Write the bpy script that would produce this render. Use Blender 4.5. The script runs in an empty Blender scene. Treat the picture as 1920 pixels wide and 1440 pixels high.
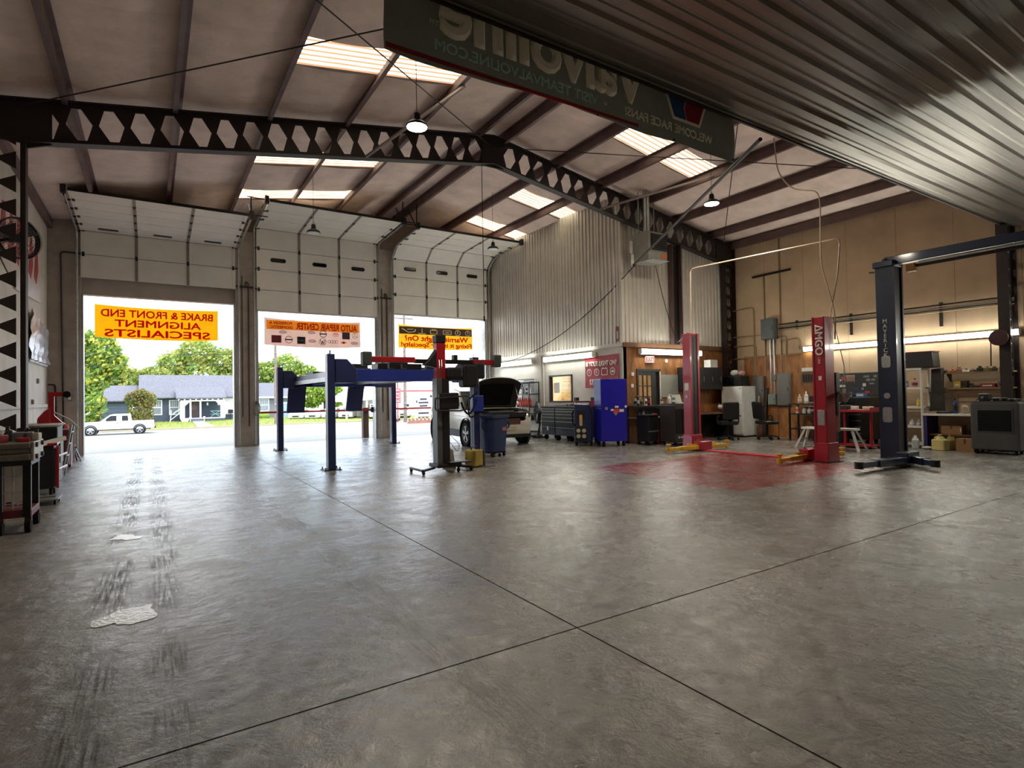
import bpy, bmesh, math, random
from mathutils import Vector, Matrix
random.seed(7)
PI = math.pi
sc = bpy.context.scene
COL = sc.collection

# ---------------------------------------------------------------- camera
cd = bpy.data.cameras.new('camera'); cam = bpy.data.objects.new('camera', cd); COL.objects.link(cam); sc.camera = cam
YAW, PITCH, ROLL, FPX, CAMH = 0.570363573, 0.019404041, -0.0178986, 1054.90584, 1.42
f_ = Vector((math.sin(YAW)*math.cos(PITCH), math.cos(YAW)*math.cos(PITCH), math.sin(PITCH)))
r_ = Vector((math.cos(YAW), -math.sin(YAW), 0)); u_ = r_.cross(f_)
r2 = r_*math.cos(ROLL)+u_*math.sin(ROLL); u2 = -r_*math.sin(ROLL)+u_*math.cos(ROLL)
cam.matrix_world = Matrix(((r2.x, u2.x, -f_.x, 0), (r2.y, u2.y, -f_.y, 0), (r2.z, u2.z, -f_.z, CAMH), (0, 0, 0, 1)))
cd.sensor_width = 36; cd.lens = FPX/1920*36; cd.clip_end = 500; cd.clip_start = .05

# ---------------------------------------------------------------- exposure, sky, sun
vs = sc.view_settings; vs.view_transform = 'Standard'; vs.look = 'None'; vs.gamma = 1; vs.use_curve_mapping = False
vs.exposure = 1.7
w = bpy.data.worlds.new('sky'); sc.world = w; w.use_nodes = True
nt = w.node_tree; nt.nodes.clear()
wo = nt.nodes.new('ShaderNodeOutputWorld'); bg = nt.nodes.new('ShaderNodeBackground')
tc = nt.nodes.new('ShaderNodeTexCoord'); mp = nt.nodes.new('ShaderNodeMapping'); mp.inputs['Scale'].default_value = (1, 1, 3.2)
nz = nt.nodes.new('ShaderNodeTexNoise'); nz.inputs['Scale'].default_value = 3.1; nz.inputs['Detail'].default_value = 7
cr = nt.nodes.new('ShaderNodeValToRGB')
cr.color_ramp.elements[0].position = .40; cr.color_ramp.elements[0].color = (.60, .78, 1.0, 1)
cr.color_ramp.elements[1].position = .62; cr.color_ramp.elements[1].color = (1.0, 1.0, 1.0, 1)
for a, b in ((tc.outputs['Generated'], mp.inputs[0]), (mp.outputs[0], nz.inputs['Vector']), (nz.outputs['Fac'], cr.inputs[0]), (cr.outputs[0], bg.inputs['Color']), (bg.outputs[0], wo.inputs[0])):
    nt.links.new(a, b)
SKY = 1.35
bg.inputs['Strength'].default_value = SKY
sl = bpy.data.lights.new('sun', 'SUN'); sl.energy = .8; sl.angle = math.radians(12); sl.color = (1, .96, .9)
so = bpy.data.objects.new('sun', sl); COL.objects.link(so); so.rotation_euler = (math.radians(38), 0, math.radians(28))

# ---------------------------------------------------------------- materials
def lin(h):
    h = h.lstrip('#'); out = []
    for i in (0, 2, 4):
        c = int(h[i:i+2], 16)/255; out.append(c/12.92 if c <= .04045 else ((c+.055)/1.055)**2.4)
    return out+[1]
MATS = {}
def node(t, kind, **kw):
    n = t.nodes.new('ShaderNode'+kind)
    for k, v in kw.items():
        if hasattr(n, k): setattr(n, k, v)
    return n
def mat(name, hexc, rough=.55, metal=0, var=.12, scale=4, bump=0, bscale=60, coat=0, hex2=None, world=False, stretch=(1, 1, 1), spec=.5, alpha=1, trans=0, emit=0, emitc=None):
    if name in MATS: return MATS[name]
    m = bpy.data.materials.new(name); m.use_nodes = True; t = m.node_tree; p = t.nodes['Principled BSDF']
    c = lin(hexc)
    p.inputs['Roughness'].default_value = rough; p.inputs['Metallic'].default_value = metal
    p.inputs['Coat Weight'].default_value = coat; p.inputs['Coat Roughness'].default_value = .08; p.inputs['Specular IOR Level'].default_value = spec
    p.inputs['Transmission Weight'].default_value = trans; p.inputs['Alpha'].default_value = alpha
    if emit:
        p.inputs['Emission Color'].default_value = lin(emitc or hexc); p.inputs['Emission Strength'].default_value = emit
    if world:
        g = node(t, 'NewGeometry'); vec = g.outputs['Position']
    else:
        g = node(t, 'TexCoord'); vec = g.outputs['Object']
    mp = node(t, 'Mapping'); mp.inputs['Scale'].default_value = stretch; t.links.new(vec, mp.inputs[0])
    nz = node(t, 'TexNoise'); nz.inputs['Scale'].default_value = scale; nz.inputs['Detail'].default_value = 6; nz.inputs['Roughness'].default_value = .6
    t.links.new(mp.outputs[0], nz.inputs['Vector'])
    r = node(t, 'ValToRGB'); e = r.color_ramp.elements
    e[0].position = .3; e[1].position = .7
    c2 = lin(hex2) if hex2 else c
    e[0].color = [x*(1-var) for x in c[:3]]+[1]; e[1].color = [min(1, x*(1+var)) for x in c2[:3]]+[1]
    t.links.new(nz.outputs['Fac'], r.inputs[0]); t.links.new(r.outputs[0], p.inputs['Base Color'])
    if bump:
        n2 = node(t, 'TexNoise'); n2.inputs['Scale'].default_value = bscale; n2.inputs['Detail'].default_value = 4
        t.links.new(mp.outputs[0], n2.inputs['Vector'])
        b = node(t, 'Bump'); b.inputs['Strength'].default_value = bump; b.inputs['Distance'].default_value = .02
        t.links.new(n2.outputs['Fac'], b.inputs['Height']); t.links.new(b.outputs[0], p.inputs['Normal'])
    MATS[name] = m
    return m
def glow(name, hexc, s):
    if name in MATS: return MATS[name]
    m = bpy.data.materials.new(name); m.use_nodes = True; t = m.node_tree; t.nodes.clear()
    o = node(t, 'OutputMaterial'); e = node(t, 'Emission'); e.inputs['Color'].default_value = lin(hexc); e.inputs['Strength'].default_value = s
    t.links.new(e.outputs[0], o.inputs[0]); MATS[name] = m
    return m

# ---------------------------------------------------------------- mesh building
class B:
    def __init__(s, mtx=None): s.v = []; s.f = []; s.m = mtx
    def add(s, vs, fs):
        k = len(s.v)
        if s.m is not None: vs = [tuple(s.m @ Vector(p)) for p in vs]
        s.v += [tuple(p) for p in vs]; s.f += [tuple(i+k for i in f) for f in fs]; return s
    def box(s, x0, x1, y0, y1, z0, z1):
        return s.add([(x0, y0, z0), (x1, y0, z0), (x1, y1, z0), (x0, y1, z0), (x0, y0, z1), (x1, y0, z1), (x1, y1, z1), (x0, y1, z1)],
                     [(0, 3, 2, 1), (4, 5, 6, 7), (0, 1, 5, 4), (1, 2, 6, 5), (2, 3, 7, 6), (3, 0, 4, 7)])
    def cbox(s, c, d):
        return s.box(c[0]-d[0]/2, c[0]+d[0]/2, c[1]-d[1]/2, c[1]+d[1]/2, c[2]-d[2]/2, c[2]+d[2]/2)
    def hexa(s, p):  # 8 points bottom 4 ccw, top 4 ccw
        return s.add(p, [(0, 3, 2, 1), (4, 5, 6, 7), (0, 1, 5, 4), (1, 2, 6, 5), (2, 3, 7, 6), (3, 0, 4, 7)])
    def bar(s, a, b, w, h=None, up=(0, 0, 1)):  # rectangular bar between two points
        h = h or w; a = Vector(a); b = Vector(b); d = (b-a).normalized(); up = Vector(up)
        if abs(d.dot(up)) > .98: up = Vector((0, 1, 0))
        r = d.cross(up).normalized()*w/2; u = r.cross(d).normalized()*h/2
        return s.add([a-r-u, a+r-u, a+r+u, a-r+u, b-r-u, b+r-u, b+r+u, b-r+u],
                     [(3, 2, 1, 0), (4, 5, 6, 7), (0, 1, 5, 4), (1, 2, 6, 5), (2, 3, 7, 6), (3, 0, 4, 7)])
    def cyl(s, a, b, r, r2=None, n=12, caps=True):
        r2 = r if r2 is None else r2; a = Vector(a); b = Vector(b); d = (b-a).normalized()
        up = Vector((0, 0, 1)) if abs(d.z) < .9 else Vector((1, 0, 0)); x = d.cross(up).normalized(); y = d.cross(x)
        vs = [a+(x*math.cos(2*PI*i/n)+y*math.sin(2*PI*i/n))*r for i in range(n)]+[b+(x*math.cos(2*PI*i/n)+y*math.sin(2*PI*i/n))*r2 for i in range(n)]
        fs = [(i, i+n, (i+1) % n+n, (i+1) % n) for i in range(n)]
        if caps: fs += [tuple(range(n)), tuple(range(2*n-1, n-1, -1))]
        return s.add(vs, fs)
    def tube(s, pts, r, n=6, close=False):
        pts = [Vector(p) for p in pts]; k = len(pts); vs = []; px = None
        for i, p in enumerate(pts):
            a = pts[i-1] if (i or close) else p; b = pts[(i+1) % k] if (i < k-1 or close) else p
            d = (b-a).normalized()
            if px is None:
                up = Vector((0, 0, 1)) if abs(d.z) < .9 else Vector((1, 0, 0)); x = d.cross(up).normalized()
            else:
                x = px-d*px.dot(d); x = x.normalized() if x.length > 1e-5 else d.orthogonal().normalized()
            px = x; y = d.cross(x); rr = r[i] if isinstance(r, (list, tuple)) else r
            vs += [p+(x*math.cos(2*PI*j/n)+y*math.sin(2*PI*j/n))*rr for j in range(n)]
        fs = []
        for i in range(k if close else k-1):
            i2 = (i+1) % k
            fs += [(i*n+j, i*n+(j+1) % n, i2*n+(j+1) % n, i2*n+j) for j in range(n)]
        if not close: fs += [tuple(range(n-1, -1, -1)), tuple((k-1)*n+j for j in range(n))]
        return s.add(vs, fs)
    def lathe(s, prof, c=(0, 0, 0), n=16, axis='z', cap=True):
        vs = []; k = len(prof)
        for r, z in prof:
            for j in range(n):
                a = 2*PI*j/n; x, y = r*math.cos(a), r*math.sin(a)
                q = (x, y, z) if axis == 'z' else ((z, x, y) if axis == 'x' else (y, z, x))
                vs.append((c[0]+q[0], c[1]+q[1], c[2]+q[2]))
        fs = [(i*n+j, i*n+(j+1) % n, (i+1)*n+(j+1) % n, (i+1)*n+j) for i in range(k-1) for j in range(n)]
        if cap: fs += [tuple(range(n-1, -1, -1)), tuple((k-1)*n+j for j in range(n))]
        return s.add(vs, fs)
    def prism(s, poly, a0, a1, axis='y'):  # poly in the other two axes, extruded along axis
        n = len(poly)
        def q(p, a): return (p[0], a, p[1]) if axis == 'y' else ((a, p[0], p[1]) if axis == 'x' else (p[0], p[1], a))
        vs = [q(p, a0) for p in poly]+[q(p, a1) for p in poly]
        return s.add(vs, [tuple(range(n)), tuple(range(2*n-1, n-1, -1))]+[(i, i+n, (i+1) % n+n, (i+1) % n) for i in range(n)])
    def sheet(s, prof, a0, a1, axis='x', th=.004):  # open profile (two other axes) extruded, thickened along 2nd coordinate sign
        n = len(prof)
        def q(p, a): return (p[0], a, p[1]) if axis == 'y' else ((a, p[0], p[1]) if axis == 'x' else (p[0], p[1], a))
        vs = [q(p, a0) for p in prof]+[q(p, a1) for p in prof]
        p2 = [(p[0], p[1]+th) for p in prof]
        vs += [q(p, a0) for p in p2]+[q(p, a1) for p in p2]
        fs = [(i, i+1, i+1+n, i+n) for i in range(n-1)]+[(i+2*n, i+3*n, i+1+3*n, i+1+2*n) for i in range(n-1)]
        return s.add(vs, fs)
    def ball(s, c, r, n=10, sq=(1, 1, 1)):
        prof = [(math.sin(PI*i/n)*r, -math.cos(PI*i/n)*r) for i in range(1, n)]
        k = len(s.v); s.lathe(prof, (0, 0, 0), n+2)
        for i in range(k, len(s.v)):
            p = s.v[i]; s.v[i] = (c[0]+p[0]*sq[0], c[1]+p[1]*sq[1], c[2]+p[2]*sq[2])
        return s
    def mesh(s, name='m'):
        me = bpy.data.meshes.new(name); me.from_pydata(s.v, [], s.f)
        bm = bmesh.new(); bm.from_mesh(me); bmesh.ops.recalc_face_normals(bm, faces=bm.faces); bm.to_mesh(me); bm.free()
        return me
    def build(s, name, m, parent=None, bevel=0, smooth=False, label=None, seg=2):
        me = s.mesh(name); me.materials.append(m)
        return place(name, me, parent, bevel, smooth, label, seg)
def place(name, me, parent=None, bevel=0, smooth=False, label=None, seg=2, loc=None, rot=None):
    o = bpy.data.objects.new(name, me); COL.objects.link(o); o.parent = parent
    if smooth:
        for p in me.polygons: p.use_smooth = True
        try: me.set_sharp_from_angle(angle=math.radians(40))
        except Exception: pass
    if bevel:
        b = o.modifiers.new('b', 'BEVEL'); b.width = bevel; b.segments = seg; b.limit_method = 'ANGLE'
    if label: o['label'] = label
    if loc: o.location = loc
    if rot: o.rotation_euler = rot
    return o
def thing(name, label, cat, loc=(0, 0, 0), rz=0, group=None, kind=None):
    o = bpy.data.objects.new(name, None); COL.objects.link(o); o.location = loc; o.rotation_euler = (0, 0, rz); o.empty_display_size = .1
    o['label'] = label; o['category'] = cat
    if group: o['group'] = group
    if kind: o['kind'] = kind
    return o
def tag(o, label, cat, group=None, kind=None):
    o['label'] = label; o['category'] = cat
    if group: o['group'] = group
    if kind: o['kind'] = kind
    return o
def struct(o, label=None, cat=None):
    o['kind'] = 'structure'
    if label: o['label'] = label
    if cat: o['category'] = cat
    return o
def sroot(name, label, cat, loc=(0, 0, 0)):
    return thing(name, label, cat, loc, 0, None, 'structure')
def dup(root, loc, rz=None, label=None):
    def cp(o, par):
        c = o.copy(); COL.objects.link(c); c.parent = par
        for ch in o.children: cp(ch, c)
        return c
    r = cp(root, root.parent); r.location = loc
    if rz is not None: r.rotation_euler = (0, 0, rz)
    if label: r['label'] = label
    return r
def text(name, body, size, m, parent, loc, xdir, zdir, mirror=False, bold=0, depth=.002, align='CENTER', sx=1.0, shear=0, label=None):
    """flat lettering: lies in the plane spanned by xdir (reading direction) and zdir (up)"""
    cu = bpy.data.curves.new(name, 'FONT'); cu.body = body; cu.size = size; cu.align_x = align; cu.align_y = 'CENTER'; cu.bevel_depth = bold; cu.bevel_resolution = 0; cu.extrude = depth; cu.shear = shear; cu.resolution_u = 3
    t = bpy.data.objects.new(name, cu); COL.objects.link(t)
    me = bpy.data.meshes.new_from_object(t); bpy.data.objects.remove(t); bpy.data.curves.remove(cu)
    x = Vector(xdir).normalized(); z = Vector(zdir).normalized(); n = x.cross(z)
    for v in me.vertices:
        p = x*(v.co.x*sx*(-1 if mirror else 1))+z*v.co.y+n*v.co.z; v.co = p
    me.materials.clear(); me.materials.append(m)
    o = bpy.data.objects.new(name, me); COL.objects.link(o); o.parent = parent; o.location = loc
    if label: o['label'] = label
    return o
def fit(o, wdt):  # scale lettering to a width along its longest horizontal axis
    me = o.data; ext = [max(v.co[i] for v in me.vertices)-min(v.co[i] for v in me.vertices) for i in (0, 1)]; ax = 0 if ext[0] > ext[1] else 1
    lo, hi = min(v.co[ax] for v in me.vertices), max(v.co[ax] for v in me.vertices); k = wdt/(hi-lo); c = (hi+lo)/2
    for v in me.vertices: v.co[ax] = (v.co[ax]-c)*k
    return o
def arc(c, r, a0, a1, n=6):  # 2d arc
    return [(c[0]+r*math.cos(a0+(a1-a0)*i/n), c[1]+r*math.sin(a0+(a1-a0)*i/n)) for i in range(n+1)]
def rrect(x0, x1, y0, y1, r, n=4):
    return arc((x1-r, y1-r), r, 0, PI/2, n)+arc((x0+r, y1-r), r, PI/2, PI, n)+arc((x0+r, y0+r), r, PI, 1.5*PI, n)+arc((x1-r, y0+r), r, 1.5*PI, 2*PI, n)
def bend(pts, r, n=5):  # round the corners of a 3d polyline
    pts = [Vector(p) for p in pts]; out = [pts[0]]
    for i in range(1, len(pts)-1):
        a, b, c = pts[i-1], pts[i], pts[i+1]; d1 = (a-b); d2 = (c-b); k = min(r, d1.length*.49, d2.length*.49)
        p0 = b+d1.normalized()*k; p1 = b+d2.normalized()*k
        for j in range(n+1):
            t = j/n; out.append(p0*(1-t)**2+b*2*t*(1-t)+p1*t*t)
    return out+[pts[-1]]
def sag(a, b, d, n=10):
    a = Vector(a); b = Vector(b)
    return [a.lerp(b, i/n)-Vector((0, 0, d*4*(i/n)*(1-i/n))) for i in range(n+1)]

# common materials
M_blk = mat('black_plastic', '#1a1a1c', .45)
M_blkm = mat('black_steel', '#201d1d', .4, .3)
M_dk = mat('dark_rubber', '#141414', .8, spec=.2)
M_steel = mat('bare_steel', '#8f9092', .35, .9)
M_galv = mat('galvanised', '#a9abab', .4, .75, var=.18, scale=9)
M_wht = mat('white_paint', '#dcdad4', .5)
M_wpl = mat('white_plastic', '#d8d8d4', .45)
M_gry = mat('grey_paint', '#80807e', .5)
M_red = mat('red_paint', '#a01420', .38, coat=.3)
M_yel = mat('yellow_paint', '#d8a510', .45, coat=.2, var=.2, scale=12)
M_navy = mat('navy_paint', '#1b2a4d', .4, coat=.3)
M_blue = mat('blue_paint', '#1a2f8c', .4, coat=.3)
M_rb = mat('red_oxide_steel', '#54403c', .6, .1, var=.25, scale=3)
M_glass = mat('dark_glass', '#10151a', .06, 0, var=.02, spec=.8)
M_chrome = mat('chrome', '#c8c8c8', .15, 1)
M_wood = mat('brown_wood', '#6d4a30', .6, var=.3, scale=3, stretch=(1, 1, .12))
M_card = mat('cardboard', '#a17c58', .8, var=.08)
# ================================================================ STRUCTURE
XL, XR, RX, YF, YB = -2.28, 16.0, 6.925, 18.9, -5.5
SL = .167
def rz_(x): return 7.82-SL*abs(x-RX)
ANG = math.atan(SL)

# ---- floor
def floor_mat():
    m = bpy.data.materials.new('sealed_concrete'); m.use_nodes = True; t = m.node_tree; p = t.nodes['Principled BSDF']; L = t.links.new
    g = node(t, 'NewGeometry'); pos = g.outputs['Position']
    def noise(scale, detail=6, stretch=(1, 1, 1), rough=.6, dist=0):
        mp = node(t, 'Mapping'); mp.inputs['Scale'].default_value = stretch; L(pos, mp.inputs[0])
        n = node(t, 'TexNoise'); n.inputs['Scale'].default_value = scale; n.inputs['Detail'].default_value = detail; n.inputs['Roughness'].default_value = rough; n.inputs['Distortion'].default_value = dist
        L(mp.outputs[0], n.inputs['Vector']); return n.outputs['Fac']
    def ramp(fac, a, b, ca, cb):
        r = node(t, 'ValToRGB'); e = r.color_ramp.elements; e[0].position = a; e[1].position = b; e[0].color = ca; e[1].color = cb; L(fac, r.inputs[0]); return r.outputs[0]
    def mix(fac, a, b, bt='MIX'):
        n = node(t, 'MixRGB'); n.blend_type = bt
        if isinstance(fac, float): n.inputs[0].default_value = fac
        else: L(fac, n.inputs[0])
        for i, s in ((1, a), (2, b)):
            if hasattr(s, 'links') or hasattr(s, 'node'): L(s, n.inputs[i])
            else: n.inputs[i].default_value = s
        return n.outputs[0]
    def mth(op, a, b=None, c=None):
        n = node(t, 'Math'); n.operation = op
        for i, s in enumerate((a, b, c)):
            if s is None: continue
            if isinstance(s, (int, float)): n.inputs[i].default_value = s
            else: L(s, n.inputs[i])
        return n.outputs[0]
    K, W = (0, 0, 0, 1), (1, 1, 1, 1)
    base = mix(noise(.9, 8), lin('#807d79'), lin('#9d9a95'))
    blot = ramp(noise(1.9, 10, (1, 1, 1), .72, .25), .42, .66, W, (.66, .64, .62, 1)); base = mix(.75, base, blot, 'MULTIPLY')
    fine = ramp(noise(22, 8, (1, 1, 1), .75), .36, .6, (.72, .70, .68, 1), W); base = mix(.7, base, fine, 'MULTIPLY')
    spots = ramp(noise(19, 1.5, (1, 1, 1), .4), .735, .755, W, (.3, .28, .27, 1)); base = mix(.8, base, spots, 'MULTIPLY')
    rust = ramp(noise(.55, 5, (1, 1, 1), .55, .4), .60, .70, W, (.80, .68, .58, 1)); base = mix(.7, base, rust, 'MULTIPLY')
    sx = node(t, 'SeparateXYZ'); L(pos, sx.inputs[0]); X, Y = sx.outputs['X'], sx.outputs['Y']
    def band(v, c, w, soft):  # 1 inside
        return mth('SUBTRACT', 1, mth('MINIMUM', mth('MAXIMUM', mth('DIVIDE', mth('SUBTRACT', mth('ABSOLUTE', mth('SUBTRACT', v, c)), w), soft), 0), 1))
    # tyre tracks of cars driven in through the first door and the second
    tread = ramp(noise(3, 5, (16, .9, 1), .6), .42, .58, K, W)
    tms = None
    for c, wd, sg in ((-.26, .07, 1.0), (.08, .06, .7), (1.35, .09, .55)):
        tm = mth('MULTIPLY', mth('MULTIPLY', band(X, c, wd, .08), tread), ramp(noise(1.3, 3), .38, .56, K, W))
        tm = mth('MULTIPLY', tm, sg)
        base = mix(mth('MULTIPLY', tm, .9), base, lin('#39322d')); tms = tm if tms is None else mth('MAXIMUM', tms, tm)
    # worn red bay paint
    red = mth('MULTIPLY', band(X, 9.15, 2.1, .12), band(Y, 6.65, 1.62, .10))
    wear = ramp(noise(1.7, 9, (1, 1, 1), .72, .5), .36, .66, W, (.5, .5, .5, 1)); red = mth('MULTIPLY', red, wear)
    base = mix(red, base, lin('#80181e'))
    L(base, p.inputs['Base Color'])
    rg = node(t, 'MapRange'); rg.inputs[1].default_value = .3; rg.inputs[2].default_value = .7; rg.inputs[3].default_value = .12; rg.inputs[4].default_value = .40
    L(noise(2.1, 9, (1, 1, 1), .72, .5), rg.inputs[0]); L(mth('MULTIPLY_ADD', tms, .25, rg.outputs[0]), p.inputs['Roughness']); L(mth('MULTIPLY_ADD', tms, -.3, .8), p.inputs['Specular IOR Level'])
    bp = node(t, 'Bump'); bp.inputs['Strength'].default_value = .5; bp.inputs['Distance'].default_value = .02
    L(noise(8, 8, (1, 1, 1), .66, .3), bp.inputs['Height']); L(bp.outputs[0], p.inputs['Normal'])
    return m
M_floor = floor_mat()
floor = sroot('floor', 'sealed grey concrete workshop floor with saw-cut joints and a worn red bay', 'floor')
xs = [XL-.2, 2.17, 6.81, 11.45, XR+.2]; ys = [YB-.2, 2.70, 8.09, 13.49, YF+.42]
for i in range(4):
    for j in range(4):
        B().box(xs[i]+.006, xs[i+1]-.006, ys[j]+.006, ys[j+1]-.006, -.12, 0).build('slab', M_floor, floor)
B().box(XL-.2, XR+.2, YB-.2, YF+.42, -.3, -.035).build('joint_bed', mat('joint_dirt', '#2a2522', .9, world=True), floor)
# whitish puddles on the floor, brightness put into their base colour
M_wet = mat('whitish_film', '#eceef4', .12, var=.1, spec=.9, bump=.3, bscale=40, scale=20)
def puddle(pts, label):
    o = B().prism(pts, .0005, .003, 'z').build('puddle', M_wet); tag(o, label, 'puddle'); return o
def blob(cx, cy, rx, ry, rot, seed, n=40):
    rn = random.Random(seed); ph = [rn.uniform(0, 6.3) for _ in range(5)]; out = []
    for i in range(n):
        a = 2*PI*i/n; r = 1+.22*math.sin(2*a+ph[0])+.16*math.sin(3*a+ph[1])+.10*math.sin(5*a+ph[2])+.06*math.sin(9*a+ph[3])
        x, y = rx*r*math.cos(a), ry*r*math.sin(a); out.append((cx+x*math.cos(rot)-y*math.sin(rot), cy+x*math.sin(rot)+y*math.cos(rot)))
    return out
puddle(blob(-.135, 4.55, .14, .20, -.35, 3), 'larger shallow puddle of whitish film on the concrete by the tyre tracks')
puddle(blob(-.23, 7.18, .12, .14, .3, 5), 'small shallow puddle of whitish film on the tyre tracks')

# ---- walls
M_wl = mat('off_white_wall', '#c9bfb4', .7, var=.12, scale=1.5, world=True)
M_tan = mat('tan_wall', '#b89e80', .75, var=.14, scale=1.2, world=True, bump=.1, bscale=30)
M_pil = mat('pillar_concrete', '#ada196', .8, var=.2, scale=2, world=True, bump=.15)
M_lint = mat('lintel_board', '#b0a499', .75, var=.12, scale=2, world=True)
wl = sroot('wall_left', 'off-white workshop side wall beside the roller doors', 'wall')
B().box(XL-.2, XL, YB-.2, YF+.4, 0, 6.4).build('wall_face', M_wl, wl)
B().box(XL, XL+.06, 11.9, YF, 1.32, 1.40).build('dado_rail', M_wl, wl)
for k in range(6): B().box(XL, XL+.02, 11.9+k*1.18, 13.06+k*1.18, .02, 1.32).build('wainscot_panel', M_wl, wl)
wr = sroot('wall_right', 'tall tan panelled side wall behind the two-post lifts', 'wall')
B().box(XR+.03, XR+.25, YB-.2, YF+.4, 0, 6.4).build('wall_backing', M_tan, wr)
for k in range(14):
    y0 = YB+k*1.22
    B().box(XR, XR+.028, y0+.003, y0+1.217, 0, 6.34).build('wall_panel', M_tan, wr)
M_osb = mat('oiled_plywood', '#94602f', .6, var=.5, scale=7, world=True, stretch=(1, 1, .35))
for k in range(2): B().box(XR-.03, XR-.004, 8.88+k*1.13, 9.99+k*1.13, 0, 2.5).build('plywood_panel', M_osb, wr)
wb = sroot('wall_back', 'plain tan wall at the back of the workshop', 'wall')
B().box(XL, XR, YB-.2, YB, 0, 7.9).build('wall_face', M_tan, wb)
# front wall with the three door openings
wf = sroot('wall_front', 'front wall with pillars between three overhead door openings', 'wall')
for x0, x1 in ((XL, -1.58), (2.17, 2.76), (6.58, 7.2), (10.98, 11.32)):
    B().box(x0, x1, YF, YF+.38, -.02, 6.6).build('pillar', M_pil, wf, bevel=.01)
for x0, x1, z in ((-1.58, 2.17, 4.35), (2.76, 6.58, 4.21), (7.2, 10.98, 4.37)):
    B().box(x0, x1, YF+.12, YF+.38, z, 6.6).build('lintel', M_lint, wf)
    B().box(x0, x0+.05, YF+.02, YF+.36, 0, z).build('door_jamb', M_galv, wf); B().box(x1-.05, x1, YF+.02, YF+.36, 0, z).build('door_jamb', M_galv, wf)
B().prism([(XL, 6.6), (XL, 6.32), (11.32, 6.32), (XR, 6.32), (XR, 6.6), (RX, 7.85)], YF+.2, YF+.38).build('gable', M_lint, wf)
B().box(11.32, XR, YF+.2, YF+.38, 0, 6.6).build('office_outer_wall', M_lint, wf)

# ---- roof: purlins, insulation, skylights
M_ins = mat('faced_insulation', '#e6cfc4', .85, var=.16, scale=1.6, world=True, bump=.35, bscale=9)
M_roof = mat('roof_sheet', '#9a9a96', .5, .4, world=True)
ceil = sroot('ceiling', 'pitched roof lined with sagging faced insulation between steel purlins', 'ceiling')
PX = [-1.12, .42, 1.97, 3.46, 4.98, 6.6, 7.25, 8.85, 10.35, 11.88, 13.4, 14.95]
edges = [XL-.1]+PX[:5]+[PX[5], RX, PX[6]]+PX[7:]+[XR+.05]
SKYY = [(8.85, 9.72), (13.48, 14.38), (16.25, 17.1)]
yb = [YB, -4.1, -2.6, -1.1, .4, 1.9, 3.4, 4.9, 6.3, 7.6, 8.85, 9.72, 11.0, 12.25, 13.48, 14.38, 15.3, 16.25, 17.1, YF+.2]
def sky_cell(x, y): return any(a < y < b for a, b in SKYY) and (1.98 < x < 4.97 or 8.86 < x < 11.87)
M_sky = bpy.data.materials.new('fibreglass_rooflight'); M_sky.use_nodes = True; t = M_sky.node_tree; t.nodes.clear()
o_ = node(t, 'OutputMaterial'); tr = node(t, 'BsdfTranslucent'); g = node(t, 'NewGeometry'); sx = node(t, 'SeparateXYZ'); t.links.new(g.outputs['Position'], sx.inputs[0])
mm = node(t, 'Math'); mm.operation = 'MULTIPLY'; mm.inputs[1].default_value = 2*PI/.145; t.links.new(sx.outputs['Y'], mm.inputs[0])
sn = node(t, 'Math'); sn.operation = 'SINE'; t.links.new(mm.outputs[0], sn.inputs[0])
nz = node(t, 'TexNoise'); nz.inputs['Scale'].default_value = 3; nz.inputs['Detail'].default_value = 6; mpp = node(t, 'Mapping'); mpp.inputs['Scale'].default_value = (1, 5, 1); t.links.new(g.outputs['Position'], mpp.inputs[0]); t.links.new(mpp.outputs[0], nz.inputs['Vector'])
ad = node(t, 'Math'); ad.operation = 'MULTIPLY_ADD'; ad.inputs[1].default_value = .9; t.links.new(nz.outputs['Fac'], ad.inputs[0]); t.links.new(sn.outputs[0], ad.inputs[2])
rp = node(t, 'ValToRGB'); e = rp.color_ramp.elements; e[0].position = 0; e[0].color = lin('#a06a48'); e[1].position = .35; e[1].color = lin('#fff0c8')
t.links.new(ad.outputs[0], rp.inputs[0]); t.links.new(rp.outputs[0], tr.inputs['Color'])
t.links.new(tr.outputs[0], o_.inputs[0])
cache = {}
def ins_mesh(wd, ln):
    k = (round(wd, 2), round(ln, 2))
    if k in cache: return cache[k]
    nx, ny = 8, 8; b = B(); vs = []; fs = []
    for j in range(ny+1):
        for i in range(nx+1):
            u, v = i/nx, j/ny
            d = .055*math.sin(PI*u)**.8*(.55+.45*math.sin(PI*v)**.5)+.012*math.sin(7*v+2*u)*math.sin(PI*u)
            vs.append((u*wd-wd/2, v*ln-ln/2, -d*(min(1, wd/1.5))))
    for j in range(ny):
        for i in range(nx): a = j*(nx+1)+i; fs.append((a, a+1, a+nx+2, a+nx+1))
    b.add(vs, fs); me = b.mesh('insulation_panel'); me.materials.append(M_ins)
    for p in me.polygons: p.use_smooth = True
    cache[k] = me; return me
rs = B()
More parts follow.
